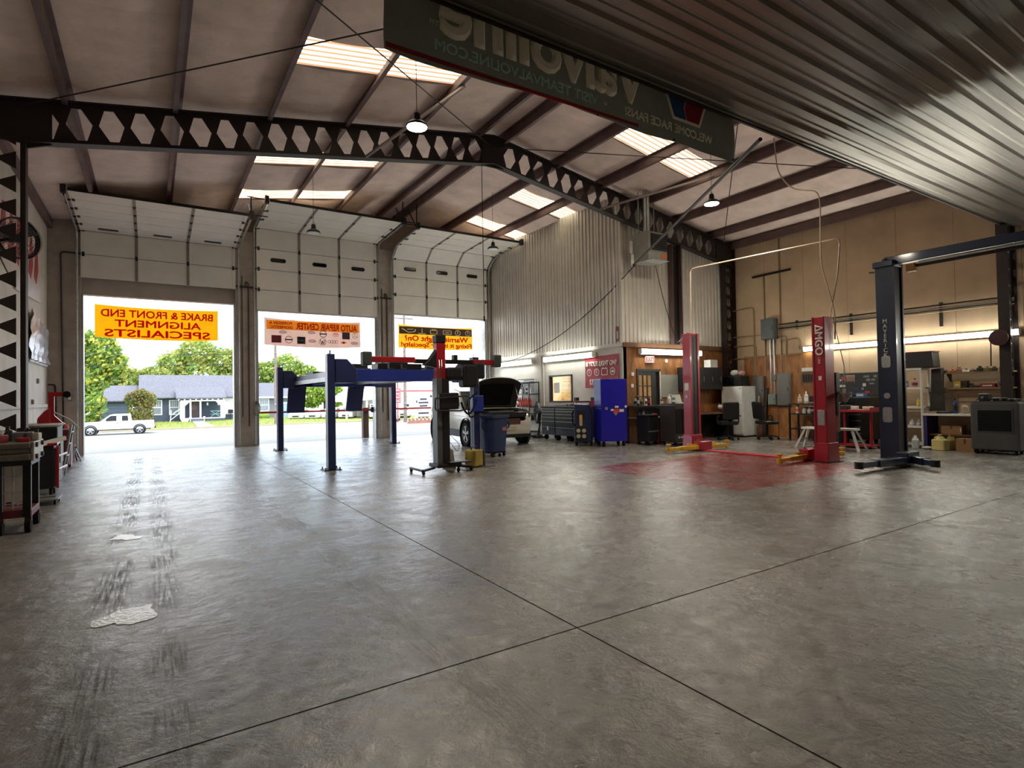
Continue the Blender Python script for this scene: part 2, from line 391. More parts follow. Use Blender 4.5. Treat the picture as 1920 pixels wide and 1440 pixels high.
for i in range(len(edges)-1):
    x0, x1 = edges[i], edges[i+1]; xm = (x0+x1)/2; s = 1 if xm < RX else -1
    for j in range(len(yb)-1):
        y0, y1 = yb[j], yb[j+1]; ym = (y0+y1)/2; zm = rz_(xm)
        if sky_cell(xm, ym):
            prof = []; n = int((y1-y0)/.145)*8
            for q in range(n+1):
                y = y0+(y1-y0)*q/n; prof.append((y, .012*math.sin(2*PI*y/.145)))
            wd = (x1-x0)/math.cos(ANG); b = B(); b.add([(-wd/2, p[0]-ym, p[1]) for p in prof]+[(wd/2, p[0]-ym, p[1]) for p in prof], [(q, q+1, q+2+n, q+1+n) for q in range(n)])
            me = b.mesh('skylight_panel'); me.materials.append(M_sky)
            place('skylight_panel', me, ceil, smooth=True, label='glowing ribbed translucent roof light panel', loc=(xm, ym, zm+.01), rot=(0, -s*ANG, 0))
            continue
        place('insulation_panel', ins_mesh((x1-x0)/math.cos(ANG), y1-y0), ceil, loc=(xm, ym, zm), rot=(0, -s*ANG, 0))
        h0, h1 = rz_(x0)+.03, rz_(x1)+.03
        rs.hexa([(x0, y0, h0), (x1, y0, h1), (x1, y1, h1), (x0, y1, h0), (x0, y0, h0+.03), (x1, y0, h1+.03), (x1, y1, h1+.03), (x0, y1, h0+.03)])
rs.build('roof_sheet', M_roof, ceil)
M_pur = mat('purlin_steel', '#6b5350', .55, .1, var=.25, scale=2.5, world=True)
pm = {}
for x in PX:
    sd = -1 if x < RX else 1
    if sd not in pm:
        b = B(); b.box(-.006, .006, 0, YF-YB, -.21, 0).box(0 if sd > 0 else -.075, .075 if sd > 0 else 0, 0, YF-YB, -.216, -.205).box(-.075 if sd > 0 else 0, 0 if sd > 0 else .075, 0, YF-YB, -.006, .004)
        b.box(.069 if sd > 0 else -.075, .075 if sd > 0 else -.069, 0, YF-YB, -.216, -.185)
        me = b.mesh('purlin'); me.materials.append(M_pur); pm[sd] = me
    place('purlin', pm[sd], ceil, loc=(x, YB, rz_(x)-.012))
# eave struts
for x in (XL+.06, XR-.06): B().box(x-.05, x+.05, YB, YF, 6.02, 6.24).build('eave_strut', M_pur, ceil)
# ---- lattice roof frames
M_tr = mat('dark_oxide_steel', '#2e2422', .55, .2, var=.2, scale=3)
def web_mesh(pitch, wm, wt, hh, th=.022):
    b = B(); a, c = pitch/2-wt/2, pitch/2-wm/2
    b.prism([(-a, hh), (-c, 0), (-a, -hh), (a, -hh), (c, 0), (a, hh)], -th/2, th/2)
    me = b.mesh('web_plate'); me.materials.append(M_tr); return me
WB = web_mesh(.442, .36, .125, .262); WC = web_mesh(.372, .30, .10, .19)
def frame(Y, label):
    r = thing('roof_truss', label, 'truss', (0, Y, 0), 0)
    zt = lambda x: 7.63-SL*abs(x-RX)
    for s in (-1, 1):
        x0 = RX; x1 = XL+.02 if s < 0 else XR-.02
        def P(x, dz): return (x, 0, zt(x)+dz)
        for nm, d0, d1, fz in (('top_chord', 0, -.08, 0), ('bottom_chord', -.60, -.68, -.68)):
            b = B(); a0, a1 = sorted((x0, x1))
            if s < 0 and nm == 'bottom_chord': a0 = -1.64
            b.prism([(a0, zt(a0)+d0), (a1, zt(a1)+d0), (a1, zt(a1)+d1), (a0, zt(a0)+d1)], -.011, .011)
            b.bar((a0, 0, zt(a0)+fz), (a1, 0, zt(a1)+fz), .20, .018)
            b.build(nm, M_tr, r)
        n = int(abs(x1-x0-s*.55)/.442); 
        for k in range(n):
            x = x0+s*(.05+.442*(k+.5)*math.cos(ANG))
            place('web_plate', WB, r, loc=(x, 0, zt(x)-.34), rot=(0, s*ANG, 0))
        # column
        xi, xo = (-1.64, XL+.02) if s < 0 else (15.50, XR-.02)
        a, c = sorted((xi, xo)); top = zt(xi)-.05
        B().box(xi-.009, xi+.009, -.1, .1, 0, top-.6).build('column_flange', M_tr, r); B().box(xo-.009, xo+.009, -.1, .1, 0, top).build('column_flange', M_tr, r)
        B().box(a, a+.07, -.011, .011, 0, top).box(c-.07, c, -.011, .011, 0, top).build('column_chord', M_tr, r)
        nn = int((top-.55)/.372)
        for k in range(nn): place('web_plate', WC, r, loc=((a+c)/2, 0, .2+.372*(k+.5)), rot=(0, PI/2, 0))
        B().box(a-.05, c+.05, -.16, .16, 0, .02).build('base_plate', M_tr, r)
        B().prism([(xi, top), (xi, top-.72), (xi-s*.32, top-.60), (xi-s*.32, top+.05)], -.02, .02).build('knee_plate', M_tr, r)
        B().box(min(xi, xo), max(xi, xo), -.02, .02, top-.64, top+.03).build('knee_web', M_tr, r)
    B().prism([(RX-.3, zt(RX-.3)-.7), (RX+.3, zt(RX+.3)-.7), (RX+.3, zt(RX+.3)), (RX, zt(RX)), (RX-.3, zt(RX-.3))], -.02, .02).build('ridge_plate', M_tr, r)
    return r
frame(11.48, 'dark lattice steel roof truss with diamond openings spanning the open hall')
frame(4.45, 'dark lattice steel roof truss above the edge of the ribbed metal deck')
frame(-3.0, 'dark lattice steel roof truss over the far end of the ribbed metal deck')

# ---- ribbed metal deck (mezzanine underside)
M_deck = mat('galvanised_deck', '#85807a', .30, .85, var=.25, scale=1.3, world=True, stretch=(.25, 1.5, 1))
dk = sroot('trim_1', 'ribbed galvanised metal deck forming a low ceiling over the front of the hall', 'metal deck')
prof = []; y = 0
def deck_prof(w):
    out = []; y = 0; p = .3
    while y < w-1e-6:
        out += [(y, 0), (y+.10, 0), (y+.115, .012), (y+.135, .012), (y+.15, 0), (y+.19, 0), (y+.215, .036), (y+.275, .036)]; y += p
    return out+[(w, 0)]
b = B().sheet([(p[0], p[1]) for p in deck_prof(.9)], XL, XR, 'x', .003); dm = b.mesh('deck_sheet'); dm.materials.append(M_deck)
for k in range(11): place('deck_sheet', dm, dk, loc=(0, 4.47-.9*(k+1), 4.92))
B().box(XL, XR, 4.455, 4.485, 4.915, 5.10).build('deck_edge', M_tr, dk)

# ---- office box
M_cor = mat('painted_ribbed_steel', '#cac4ba', .45, .25, var=.1, scale=2, world=True)
M_ofw = mat('office_wall', '#d6d0c6', .7, var=.1, scale=2, world=True)
ow = sroot('wall_office_side', 'office side wall, ribbed steel above a smooth painted base', 'wall')
OX, OY = 11.2, 11.65
for y0, y1, z0, z1 in ((OY, 13.92, 0, 2.78), (15.14, YF, 0, 2.78), (13.92, 15.14, 0, 1.15), (13.92, 15.14, 2.04, 2.78)):
    B().box(OX, OX+.14, y0, y1, z0, z1).build('wall_face', M_ofw, ow)
B().box(OX-.03, OX+.1, OY-.02, YF, 2.74, 2.84).build('ledge', M_ofw, ow)
for yy in (15.55, 15.42): B().box(OX-.04, OX, yy, yy+.04, 0 if yy > 15.5 else 1.0, 2.75).build('conduit', M_ofw, ow)
def rib_prof(w, p=.16, d=.032):
    out = []; y = 0
    while y < w-1e-6:
        out += [(y, 0), (y+.05, 0), (y+.07, d), (y+.14, d)]; y += p
    return out+[(w, 0)]
def rib_sheet(w, h, th=.002):
    pr = rib_prof(w); n = len(pr); b = B()
    b.add([(-p[1], p[0], 0) for p in pr]+[(-p[1], p[0], h) for p in pr], [(i, i+1, i+1+n, i+n) for i in range(n-1)])
    return b
def rib_sheet_slope(w, h0, h1):
    pr = rib_prof(w); n = len(pr); b = B()
    b.add([(p[0], -p[1], 0) for p in pr]+[(p[0], -p[1], h0+(h1-h0)*p[0]/w) for p in pr], [(i, i+1, i+1+n, i+n) for i in range(n-1)])
    return b
me = rib_sheet(.96, 4.27).mesh('ribbed_sheet'); me.materials.append(M_cor)
for k in range(8):
    if k < 7: place('ribbed_sheet', me, ow, loc=(OX, OY+.02+.9*k, 2.83))
    else:
        m2 = rib_sheet(.8, 4.27).mesh('ribbed_sheet'); m2.materials.append(M_cor); place('ribbed_sheet', m2, ow, loc=(OX, OY+.02+.9*k, 2.83))
B().box(OX-.045, OX+.06, OY-.05, OY+.05, 2.83, 7.05).build('corner_flashing', M_cor, ow)
B().box(OX+.04, OX+.12, OY, YF, 2.83, 7.08).build('wall_backing', M_ofw, ow)
of = sroot('wall_office_front', 'office front wall, oiled plywood below ribbed steel cladding', 'wall')
for x0, x1, z0, z1 in ((OX+.02, 11.72, 0, 2.75), (11.72, 12.68, 2.1, 2.75)):
    B().box(x0, x1, OY, OY+.12, z0, z1).build('plywood_panel', M_osb, of)
for k in range(3):
    B().box(12.685+k*1.11, 12.685+k*1.11+1.104, OY, OY+.12, 0, 2.75).build('plywood_panel', M_osb, of)
B().box(OX-.02, XR, OY-.07, OY+.05, 2.72, 2.85).build('timber_ledger', M_wood, of)
for x0, x1 in ((OX+.05, 12.15), (12.15, 13.1), (13.52, 14.45), (14.45, 15.5)):
    h0, h1 = rz_(x0)-2.85-.08, rz_(x1)-2.85-.08
    rib_sheet_slope(x1-x0, h0, h1).build('ribbed_sheet', M_cor, of).location = (x0, OY, 2.85)
B().prism([(OX+.05, 2.85), (XR, 2.85), (XR, rz_(XR)-.05), (OX+.05, rz_(OX)-.05)], OY+.02, OY+.1).build('wall_backing', M_ofw, of)
B().box(13.1, 13.14, OY-.2, OY, 2.86, 5.84).box(13.48, 13.52, OY-.2, OY, 2.86, 5.84).build('end_post_flange', M_rb, of)
B().box(13.14, 13.48, OY-.09, OY-.07, 2.86, 5.84).build('end_post_web', M_blkm, of)
B().box(OX+.1, XR, OY+.1, YF, 2.78, 2.86).build('office_ceiling', M_wht, of)
B().box(OX+.14, XR-.01, 15.9, 16.0, 0, 2.78).build('partition', mat('cream_board', '#cdb791', .8, world=True), of)
def clear_glass():
    m = bpy.data.materials.new('clear_glass'); m.use_nodes = True; t = m.node_tree; t.nodes.clear()
    o = node(t, 'OutputMaterial'); a = node(t, 'BsdfTransparent'); g = node(t, 'BsdfGlossy'); g.inputs['Roughness'].default_value = .03; a.inputs['Color'].default_value = (.92, .95, .94, 1)
    mx = node(t, 'MixShader'); mx.inputs[0].default_value = .06
    t.links.new(a.outputs[0], mx.inputs[1]); t.links.new(g.outputs[0], mx.inputs[2]); t.links.new(mx.outputs[0], o.inputs[0]); return m
# office window
w1 = sroot('window_1', 'office window with a dark steel frame and blinds behind the glass', 'window', (OX, 14.53, 1.595))
b = B(); fw = .05
b.box(-.03, .1, -.61, -.61+fw, -.445, .445).box(-.03, .1, .61-fw, .61, -.445, .445).box(-.03, .1, -.61, .61, .445-fw, .445).box(-.03, .1, -.61, .61, -.445, -.445+fw)
b.build('frame', M_blkm, w1)
M_clear = clear_glass()
B().box(.05, .056, -.56, .56, -.395, .395).build('pane', M_clear, w1)
M_bl = mat('blind_slat', '#d8c6a4', .6)
for k in range(15): B().hexa([(.10, -.55, -.38+k*.052), (.14, -.55, -.40+k*.052), (.14, .1, -.40+k*.052), (.10, .1, -.38+k*.052), (.10, -.55, -.376+k*.052), (.14, -.55, -.396+k*.052), (.14, .1, -.396+k*.052), (.10, .1, -.376+k*.052)]).build('blind_slat', M_bl, w1)
B().box(.04, .048, .12, .42, -.14, .2).build('paper_notice', M_wht, w1)
# office door
d4 = sroot('door_4', 'black office door with a nine pane glazed upper half', 'door', (12.2, OY, 0))
b = B().box(-.48, -.42, -.03, .13, 0, 2.1).box(.42, .48, -.03, .13, 0, 2.1).box(-.42, .42, -.03, .13, 2.03, 2.1).build('door_frame', M_blk, d4)
B().box(.425, .455, -.06, -.03, 0, 2.03).build('jamb_strip', M_wpl, d4)
lf = B(); lf.box(-.41, .40, .03, .07, 0, .98).box(-.41, .40, .03, .07, 1.92, 2.03).box(-.41, -.36, .03, .07, .98, 1.92).box(.17, .40, .03, .07, .98, 1.92)
for k in (1, 2):
    lf.box(-.36+.53*k/3-.012, -.36+.53*k/3+.012, .03, .07, .98, 1.92).box(-.36, .17, .03, .07, .98+.94*k/3-.012, .98+.94*k/3+.012)
leaf = lf.build('door_leaf', M_blk, d4)
for i in range(3):
    for j in range(3): B().box(-.36+.177*i+.012, -.36+.177*(i+1)-.012, .048, .052, .98+.313*j+.012, .98+.313*(j+1)-.012).build('pane', M_clear, leaf)
B().cyl((.34, .03, .95), (.34, -.04, .95), .012).ball((.34, -.05, .95), .03).build('door_knob', M_steel, leaf)
# office ceiling lamp
ol = thing('ceiling_lamp', 'plain batten lamp on the ceiling inside the office behind the window', 'lamp', (12.6, 14.3, 2.78))
B().box(-.06, .06, -.6, .6, -.06, 0).build('lamp_body', M_wht, ol); B().box(-.05, .05, -.58, .58, -.075, -.06).build('tube', glow('office_tube', '#ffe6bd', 110), ol)
# entrance side: light comes only from the doors, roof lights and lamps
# ================================================================ OVERHEAD DOORS
M_door = mat('door_panel_white', '#e8e2da', .55, .05, var=.06, scale=2, world=True)
M_stile = mat('door_stile', '#8d867f', .5, .3)
def overhead(num, x0, x1, path, wsec, label):
    xm = (x0+x1)/2; w = x1-x0; hw = w/2
    r = sroot('door_%d' % num, label, 'overhead door', (xm, YF, 0))
    for i in range(len(path)-1):
        a, b_ = path[i], path[i+1]; d = Vector((0, b_[0]-a[0], b_[1]-a[1])); L = d.length; d.normalize(); n = Vector((1, 0, 0)).cross(d)
        M = Matrix(((1, 0, 0, 0), (0, d.y, n.y, a[0]-YF), (0, d.z, n.z, a[1]), (0, 0, 0, 1)))
        s = B(M).box(-hw, hw, .007, L-.007, -.045, 0).build('door_section', M_door, r, bevel=.006)
        for u in (-hw/3, hw/3): B(M).box(u-.035, u+.035, .004, L-.004, 0, .014).build('stile', M_stile, s)
        for u in (-hw+.04, hw-.04): B(M).box(u-.04, u+.04, .0, L, 0, .012).build('stile', M_door, s)
        if i == wsec:
            for u in (-hw*2/3, 0, hw*2/3):
                q = rrect(u-.23, u+.23, L/2-.065, L/2+.065, .06); B(M).prism(q, 0, .012, 'z').build('window_rim', M_blk, s)
                q = rrect(u-.20, u+.20, L/2-.045, L/2+.045, .043); B(M).prism(q, .012, .016, 'z').build('window_light', M_glass, s)
        if i:
            for u in (-hw+.06, -hw/3, hw/3, hw-.06): B(M).box(u-.03, u+.03, -.06, .06, .012, .03).build('hinge', M_blkm, s)
            for u in (-1, 1): B(M).cyl((u*(hw-.01), 0, .03), (u*(hw+.09), 0, .03), .02).build('roller', M_blkm, s)
    top = path[-1]; bendp = max((p for p in path if abs(p[0]-path[0][0]) < .02), key=lambda p: p[1])
    rest = [p for p in path if p[1] >= bendp[1]]
    for sgn in (-1, 1):
        u = sgn*(hw+.075)
        pts = [(u, path[0][0]-YF-.04, .05), (u, path[0][0]-YF-.04, bendp[1])]+[(u, p[0]-YF-.04*0, p[1]-.035) for p in rest[1:]]
        B().tube(bend(pts, .25), .028, 6).build('track', M_galv, r)
        ty = top[0]-YF
        B().bar((u, ty+.1, top[1]-.03), (u, ty+.1, rz_(xm+u)-.25), .03).bar((u, ty+.1, top[1]), (u+sgn*.02, ty+.75, rz_(xm+u)-.25), .025).build('track_hanger', M_blkm, r)
        B().box(u-.05, u+.05, ty-.06, ty+.08, top[1]-.08, top[1]+.12).build('end_bearing', M_blkm, r); B().bar((u-.45, ty+.35, top[1]+.14), (u+.45, ty+.35, top[1]+.14), .025).build('hanger_bar', M_blkm, r)
    B().bar((-hw, top[0]-YF-.02, top[1]+.01), (hw, top[0]-YF-.02, top[1]+.01), .03, .07).build('top_strut', M_blkm, r)
    return r
def inc(y, z, L, k, ang): return [(y-L*i*math.cos(ang), z+L*i*math.sin(ang)) for i in range(1, k+1)]
Y0 = 18.84
overhead(1, -1.58, 2.17, [(Y0, 4.78), (Y0, 5.41), (Y0, 6.05)]+inc(Y0, 6.05, .565, 5, .07), 2, 'off-white sectional overhead door folded back beside the fan wall, window strip laid flat')
overhead(2, 2.76, 6.58, [(Y0, 4.20), (Y0, 4.83), (Y0, 5.47), (Y0, 6.11), (Y0, 6.74)]+inc(Y0-.08, 6.76, .78, 3, .04), 2, 'middle off-white sectional overhead door rolled halfway up between two pillars')
overhead(3, 7.2, 10.98, [(Y0, 4.37), (Y0, 5.03), (Y0, 5.67), (Y0, 6.29), (Y0-.54, 6.70)]+inc(Y0-.54, 6.70, .62, 3, .05), 2, 'off-white sectional overhead door curving back beside the ribbed office wall')
# things on the pillars
def conduit(name, pts, r, m, label, cat='conduit', parent=None, rad=.08):
    if name == 'conduit': parent = wf if pts[0][1] > 18 and pts[0][0] < 5 else (ow if pts[0][0] < 12 else wr)
    o = B().tube(bend(pts, rad), r, 6).build(name, m, parent, smooth=True)
    if parent is None: tag(o, label, cat)
    return o
conduit('conduit', [(-1.62, 18.86, 5.42), (-2.0, 18.86, 5.42), (-1.95, 18.86, .9), (-1.95, 18.86, .55)], .02, M_blk, 'black conduit bent down the pillar beside the first door')
conduit('conduit', [(-2.22, 18.6, 1.9), (-2.12, 18.85, 1.9), (-2.1, 18.85, 1.1), (-2.1, 18.85, .75)], .025, M_blkm, 'short dark pipe in the corner behind the red tool stand')
for x, lb in ((2.45, 'thin grey pipes strapped to the pillar between first and middle doors'), (6.88, 'thin grey pipes strapped to the pillar between middle and third doors')):
    B().tube([(x-.1, 18.87, .9), (x-.1, 18.87, 5.2)], .016).build('conduit', M_rb, wf); B().tube(bend([(x+.08, 18.87, .6), (x+.08, 18.87, 5.0), (x, 18.87, 5.05), (x, 18.87, 4.9)], .06), .02).build('conduit', M_rb, wf)
    B().box(x-.27, x+.27, 18.84, 18.89, 4.86, 4.90).build('strap_bar', M_blkm, wf)
o = B().box(-.05, .05, -.05, 0, -.08, .08).build('switch_box', M_gry, None, bevel=.012); o.location = (-1.82, 18.9, 1.55); tag(o, 'small grey door control box on the pillar by the first door', 'switch')
B().box(-.03, .03, -.056, -.05, -.05, .03).build('switch_plate', M_wpl, o)
hs = thing('hose_coil', 'coil of pale hose hung on the pillar between first and middle doors', 'hose', (2.72, 18.8, 1.25))
for k in range(3): B().tube([(.02*k, .0-.03*k, .0+.0)]+[(.10*math.sin(2*PI*i/16)*(1-.1*k), -.03*k, .22*math.cos(2*PI*i/16)-.1) for i in range(17)], .012).build('hose_loop', mat('pale_hose', '#8f8a6a', .6), hs)
B().cyl((0, .1, .1), (0, -.14, .1), .015).build('hook', M_steel, hs)

# ================================================================ BANNERS IN THE DOORWAYS
def cloth(w, h, sagz, nx=16, nz=4, th=.004):
    b = B(); vs = []; fs = []
    for sd in (0, 1):
        for j in range(nz+1):
            for i in range(nx+1):
                u = i/nx-.5; vs.append((u*w, .02*math.sin(9*u+j)*.6+sd*th, h*(j/nz-.5)-sagz*(1-4*u*u)))
    N = (nx+1)*(nz+1)
    for sd in (0, 1):
        for j in range(nz):
            for i in range(nx): a = sd*N+j*(nx+1)+i; fs.append((a, a+1, a+nx+2, a+nx+1))
    b.add(vs, fs); return b
def lightcloth(name, hexc, tr=.75):
    m = mat(name, hexc, .6, var=.05); t = m.node_tree; p = t.nodes['Principled BSDF']; o = [n for n in t.nodes if n.type == 'OUTPUT_MATERIAL'][0]
    tl = node(t, 'BsdfTranslucent'); mx = node(t, 'MixShader'); mx.inputs[0].default_value = tr
    src = p.inputs['Base Color'].links[0].from_socket; t.links.new(src, tl.inputs['Color']); t.links.new(p.outputs[0], mx.inputs[1]); t.links.new(tl.outputs[0], mx.inputs[2]); t.links.new(mx.outputs[0], o.inputs[0])
    return m
M_by = lightcloth('banner_yellow', '#ecc43a'); M_bp = lightcloth('banner_pale', '#d8c0b4'); M_br = lightcloth('print_red', '#e03020', .92)
M_bg = lightcloth('print_grey', '#7a7484', .85); M_bk = mat('print_black', '#2c2a2e', .6); M_bo = lightcloth('print_orange', '#ffd278', .92); M_bw = mat('print_white', '#e6e2d6', .6, var=.03)
def ropes(r, w, h):
    b = B()
    for sx in (-1, 1): b.tube([(sx*w/2, 0, h/2), (sx*(w/2+.12), -.15, h/2+.22)], .005, 4)
    b.build('tie_rope', M_wht, r)
XD, ZD = (1, 0, 0), (0, 0, 1)
b1 = thing('banner', 'yellow banner with red lettering about brakes and alignment hung outside the first door', 'banner', (.21, 19.42, 3.71))
cloth(3.06, .92, .05).build('banner_cloth', M_by, b1); ropes(b1, 3.06, .92)
for s, z, sz, sx in (('BRAKE & FRONT END', .25, .29, 2.78), ('ALIGNMENT', -.03, .28, 2.14), ('SPECIALISTS', -.31, .29, 2.62)):
    fit(text('lettering', s, sz, M_br, b1, (0, -.02, z-.035), XD, ZD, mirror=True, bold=.006), sx)
b2 = thing('banner', 'pale banner with an orange heading and car maker badges outside the middle door', 'banner', (4.62, 19.42, 3.62))
cloth(3.12, .88, .06).build('banner_cloth', M_bp, b2); ropes(b2, 3.12, .88)
B().box(-1.5, 1.5, -.018, -.014, .06, .36).build('heading_band', M_bo, b2)
fit(text('lettering', 'AUTO REPAIR CENTER', .30, M_br, b2, (.42, -.024, .185), XD, ZD, mirror=True, bold=.007), 2.02)
fit(text('lettering', 'FOREIGN &', .125, M_br, b2, (-1.07, -.024, .27), XD, ZD, mirror=True, bold=.003), .70); fit(text('lettering', 'DOMESTIC', .125, M_br, b2, (-1.05, -.024, .13), XD, ZD, mirror=True, bold=.003), .70)
def ringy(b, cx, cz, rx, rz2, t=.02, n=20):
    for i in range(n):
        a0, a1 = 2*PI*i/n, 2*PI*(i+1)/n
        b.add([(cx+rx*math.cos(a0), -.022, cz+rz2*math.sin(a0)), (cx+rx*math.cos(a1), -.022, cz+rz2*math.sin(a1)), (cx+(rx-t)*math.cos(a1), -.022, cz+(rz2-t)*math.sin(a1)), (cx+(rx-t)*math.cos(a0), -.022, cz+(rz2-t)*math.sin(a0))], [(0, 1, 2, 3)])
    return b
def emb(x, z, kind, m):
    b = B()
    if kind == 'sq': b.box(x-.13, x+.13, -.022, -.018, z-.12, z+.12)
    elif kind == 'ring': ringy(b, x, z, .12, .12); b.box(x-.12, x+.12, -.024, -.018, z-.02, z+.02)
    elif kind == 'oval': ringy(b, x, z, .12, .05); b.box(x-.08, x+.08, -.022, -.018, z-.008, z+.008)
    elif kind == 'rings':
        for k in range(4): ringy(b, x-.12+.08*k, z, .055, .055, .013)
    elif kind == 'cross': b.box(x-.11, x+.11, -.022, -.018, z-.02, z+.02).box(x-.04, x+.04, -.022, -.018, z-.045, z+.045)
    elif kind == 'sqr': b.box(x-.15, x+.15, -.020, -.018, z-.12, z+.12)
    elif kind == 'tri':
        ringy(b, x, z, .1, .1, .012); b.bar((x, -.022, z), (x, -.022, z+.1), .008, .01).bar((x, -.022, z), (x+.08, -.022, z-.06), .008, .01).bar((x, -.022, z), (x-.08, -.022, z-.06), .008, .01)
    elif kind == 'w': ringy(b, x, z, .12, .12, .016); b.bar((x-.08, -.022, z+.07), (x-.03, -.022, z-.08), .01, .018).bar((x-.03, -.022, z-.08), (x, -.022, z+.03), .01, .018).bar((x, -.022, z+.03), (x+.03, -.022, z-.08), .01, .018).bar((x+.03, -.022, z-.08), (x+.08, -.022, z+.07), .01, .018)
    elif kind == 't': ringy(b, x, z, .1, .065, .014); ringy(b, x, z+.02, .035, .05, .012); ringy(b, x, z+.03, .08, .03, .012)
    b.build('badge', m, b2)
M_dr = mat('print_dark_red', '#7c1f2a', .6)
for x, z, k, m in ((-1.0, -.02, 'oval', M_bg), (-.1, .0, 'oval', M_bg), (.28, -.03, 'ring', M_bk), (.70, -.04, 't', M_br), (1.05, -.06, 'sq', M_bg), (1.36, -.05, 'tri', M_bg),
                   (-1.2, -.25, 'sqr', M_dr), (-.82, -.26, 'ring', M_bg), (-.43, -.27, 'sq', M_bk), (-.08, -.28, 'oval', M_bg), (.26, -.29, 'w', M_bg), (.60, -.28, 'rings', M_bg), (.97, -.30, 'cross', M_bo), (1.34, -.31, 'oval', M_bg)): emb(x, z, k, m)
ringb = B(); ringy(ringb, -.43, -.27, .1, .09, .02); ringb.box(-.53, -.33, -.026, -.023, -.285, -.255); ringb.build('badge', M_bp, b2)
b3 = thing('banner', 'yellow banner with a grey strip of dashboard symbols outside the third door', 'banner', (9.11, 19.42, 3.65))
cloth(3.06, .85, .05).build('banner_cloth', lightcloth('banner_amber', '#efca52'), b3); ropes(b3, 3.06, .85)
B().box(-1.5, 1.5, -.018, -.014, .08, .35).build('symbol_band', M_bg, b3)
fit(text('lettering', 'Warning Light On?', .27, M_br, b3, (.02, -.022, -.08), XD, ZD, mirror=True, bold=.007), 2.62); fit(text('lettering', 'Fixing it is our Specialty!', .23, M_br, b3, (.02, -.022, -.31), XD, ZD, mirror=True, bold=.006), 2.92)
M_sy = mat('print_cream', '#e8d7a0', .6)
b = B()
for x in (1.32, .88): ringy(b, x, .2, .12, .105, .022); b.box(x-.012, x+.012, -.024, -.018, .17, .27)
b.box(.25, .62, -.022, -.018, .12, .14).box(.25, .62, -.022, -.018, .26, .28).box(.25, .28, -.022, -.018, .12, .28).box(.59, .62, -.022, -.018, .12, .28).box(.34, .52, -.022, -.018, .19, .21)
b.box(-.28, .02, -.022, -.018, .11, .13).box(-.28, .02, -.022, -.018, .25, .27).box(-.28, -.25, -.022, -.018, .11, .27).box(-.01, .02, -.022, -.018, .11, .27).box(-.2, -.15, -.022, -.018, .27, .30).box(-.1, -.05, -.022, -.018, .27, .30)
b.box(-.62, -.59, -.022, -.018, .1, .3).box(-.75, -.46, -.022, -.018, .1, .125)
b.bar((-1.4, -.022, .28), (-1.15, -.022, .14), .008, .03).bar((-1.15, -.022, .14), (-.9, -.022, .17), .008, .03).bar((-.9, -.022, .17), (-.86, -.022, .26), .008, .03).bar((-1.2, -.022, .25), (-.95, -.022, .26), .008, .025)
b.build('symbols', M_sy, b3)
# caution straps across the doorways
def strap(x0, x1, label):
    r = thing('safety_strap', label, 'strap', ((x0+x1)/2, 19.24, 1.0)); w = (x1-x0)/2
    B().hexa([(-w, -.002, -.03), (w, -.002, -.04), (w, .002, -.04), (-w, .002, -.03), (-w, -.002, .03), (w, -.002, .02), (w, .002, .02), (-w, .002, .03)]).build('webbing', mat('strap_red', '#d2232e', .6), r)
    B().box(w-.12, w, -.06, .06, -.1, .09).build('reel_case', M_blk, r, bevel=.015)
strap(2.765, 6.575, 'red safety strap stretched across the middle doorway at waist height'); strap(7.205, 10.975, 'red safety strap stretched across the third doorway at waist height')

# ================================================================ RACING BANNER UNDER THE DECK EDGE
vb = thing('banner', 'large dark grey banner hung from the ribbed deck edge, big lettering reversed', 'banner', (4.07, 4.56, 4.40))
b = B(); vs = []; fs = []; nx, nz = 40, 8
for sd in (0, 1):
    for j in range(nz+1):
        for i in range(nx+1):
            u = i/nx; x = u*4.76-2.38; top = 1.0; bot = .0+.03*math.sin(PI*u)-.015*math.sin(11*u)
            vs.append((x, .02*math.sin(14*u+1.2*j)*(1-j/nz)+.01*math.sin(31*u)+sd*.004, bot+(top-bot)*j/nz))
N = (nx+1)*(nz+1)
for sd in (0, 1):
    for j in range(nz):
        for i in range(nx): a = sd*N+j*(nx+1)+i; fs.append((a, a+1, a+nx+2, a+nx+1))
b.add(vs, fs).build('banner_cloth', lightcloth('banner_charcoal', '#8f9088', .5), vb, smooth=True)
B().prism([(-2.38, .0), (-1.0, .012), (.60, .035), (.60, .07), (-1.0, .05), (-2.38, .045)], -.034, -.03).build('red_hem', lightcloth('hem_red', '#b04a4c', .5), vb)
M_vl = mat('banner_cream', '#fff4e0', .75, var=.06)
fit(text('lettering', 'Valvoline', .74, M_vl, vb, (-.575, -.04, .525), XD, ZD, mirror=True, bold=.03), 2.62)
fit(text('lettering', 'WELCOME RACE FANS!', .14, M_vl, vb, (1.14, -.04, .165), XD, ZD, mirror=True, bold=.003), 1.50)
fit(text('lettering', '\u2022  VISIT TEAMVALVOLINE.COM', .14, mat('banner_teal', '#b8e0d0', .75), vb, (-.90, -.04, .165), XD, ZD, mirror=True, bold=.003), 2.05)
text('lettering', 'T', .06, M_vl, vb, (-1.90, -.04, .36), XD, ZD, mirror=True); text('lettering', 'M', .06, M_vl, vb, (-1.95, -.04, .36), XD, ZD, mirror=True)
B().prism([(.90, .90), (1.17, .275), (1.66, .275), (1.93, .90)], -.042, -.038).build('emblem_border', M_vl, vb)
B().prism([(.96, .88), (1.20, .31), (1.40, .31), (1.36, .45), (1.52, .88)], -.048, -.042).build('emblem_blue', lightcloth('emblem_blue', '#4c78a8', .5), vb)
B().prism([(1.54, .88), (1.38, .45), (1.42, .31), (1.63, .31), (1.87, .88)], -.048, -.042).build('emblem_red', lightcloth('emblem_red', '#c83048', .5), vb)
b = B()
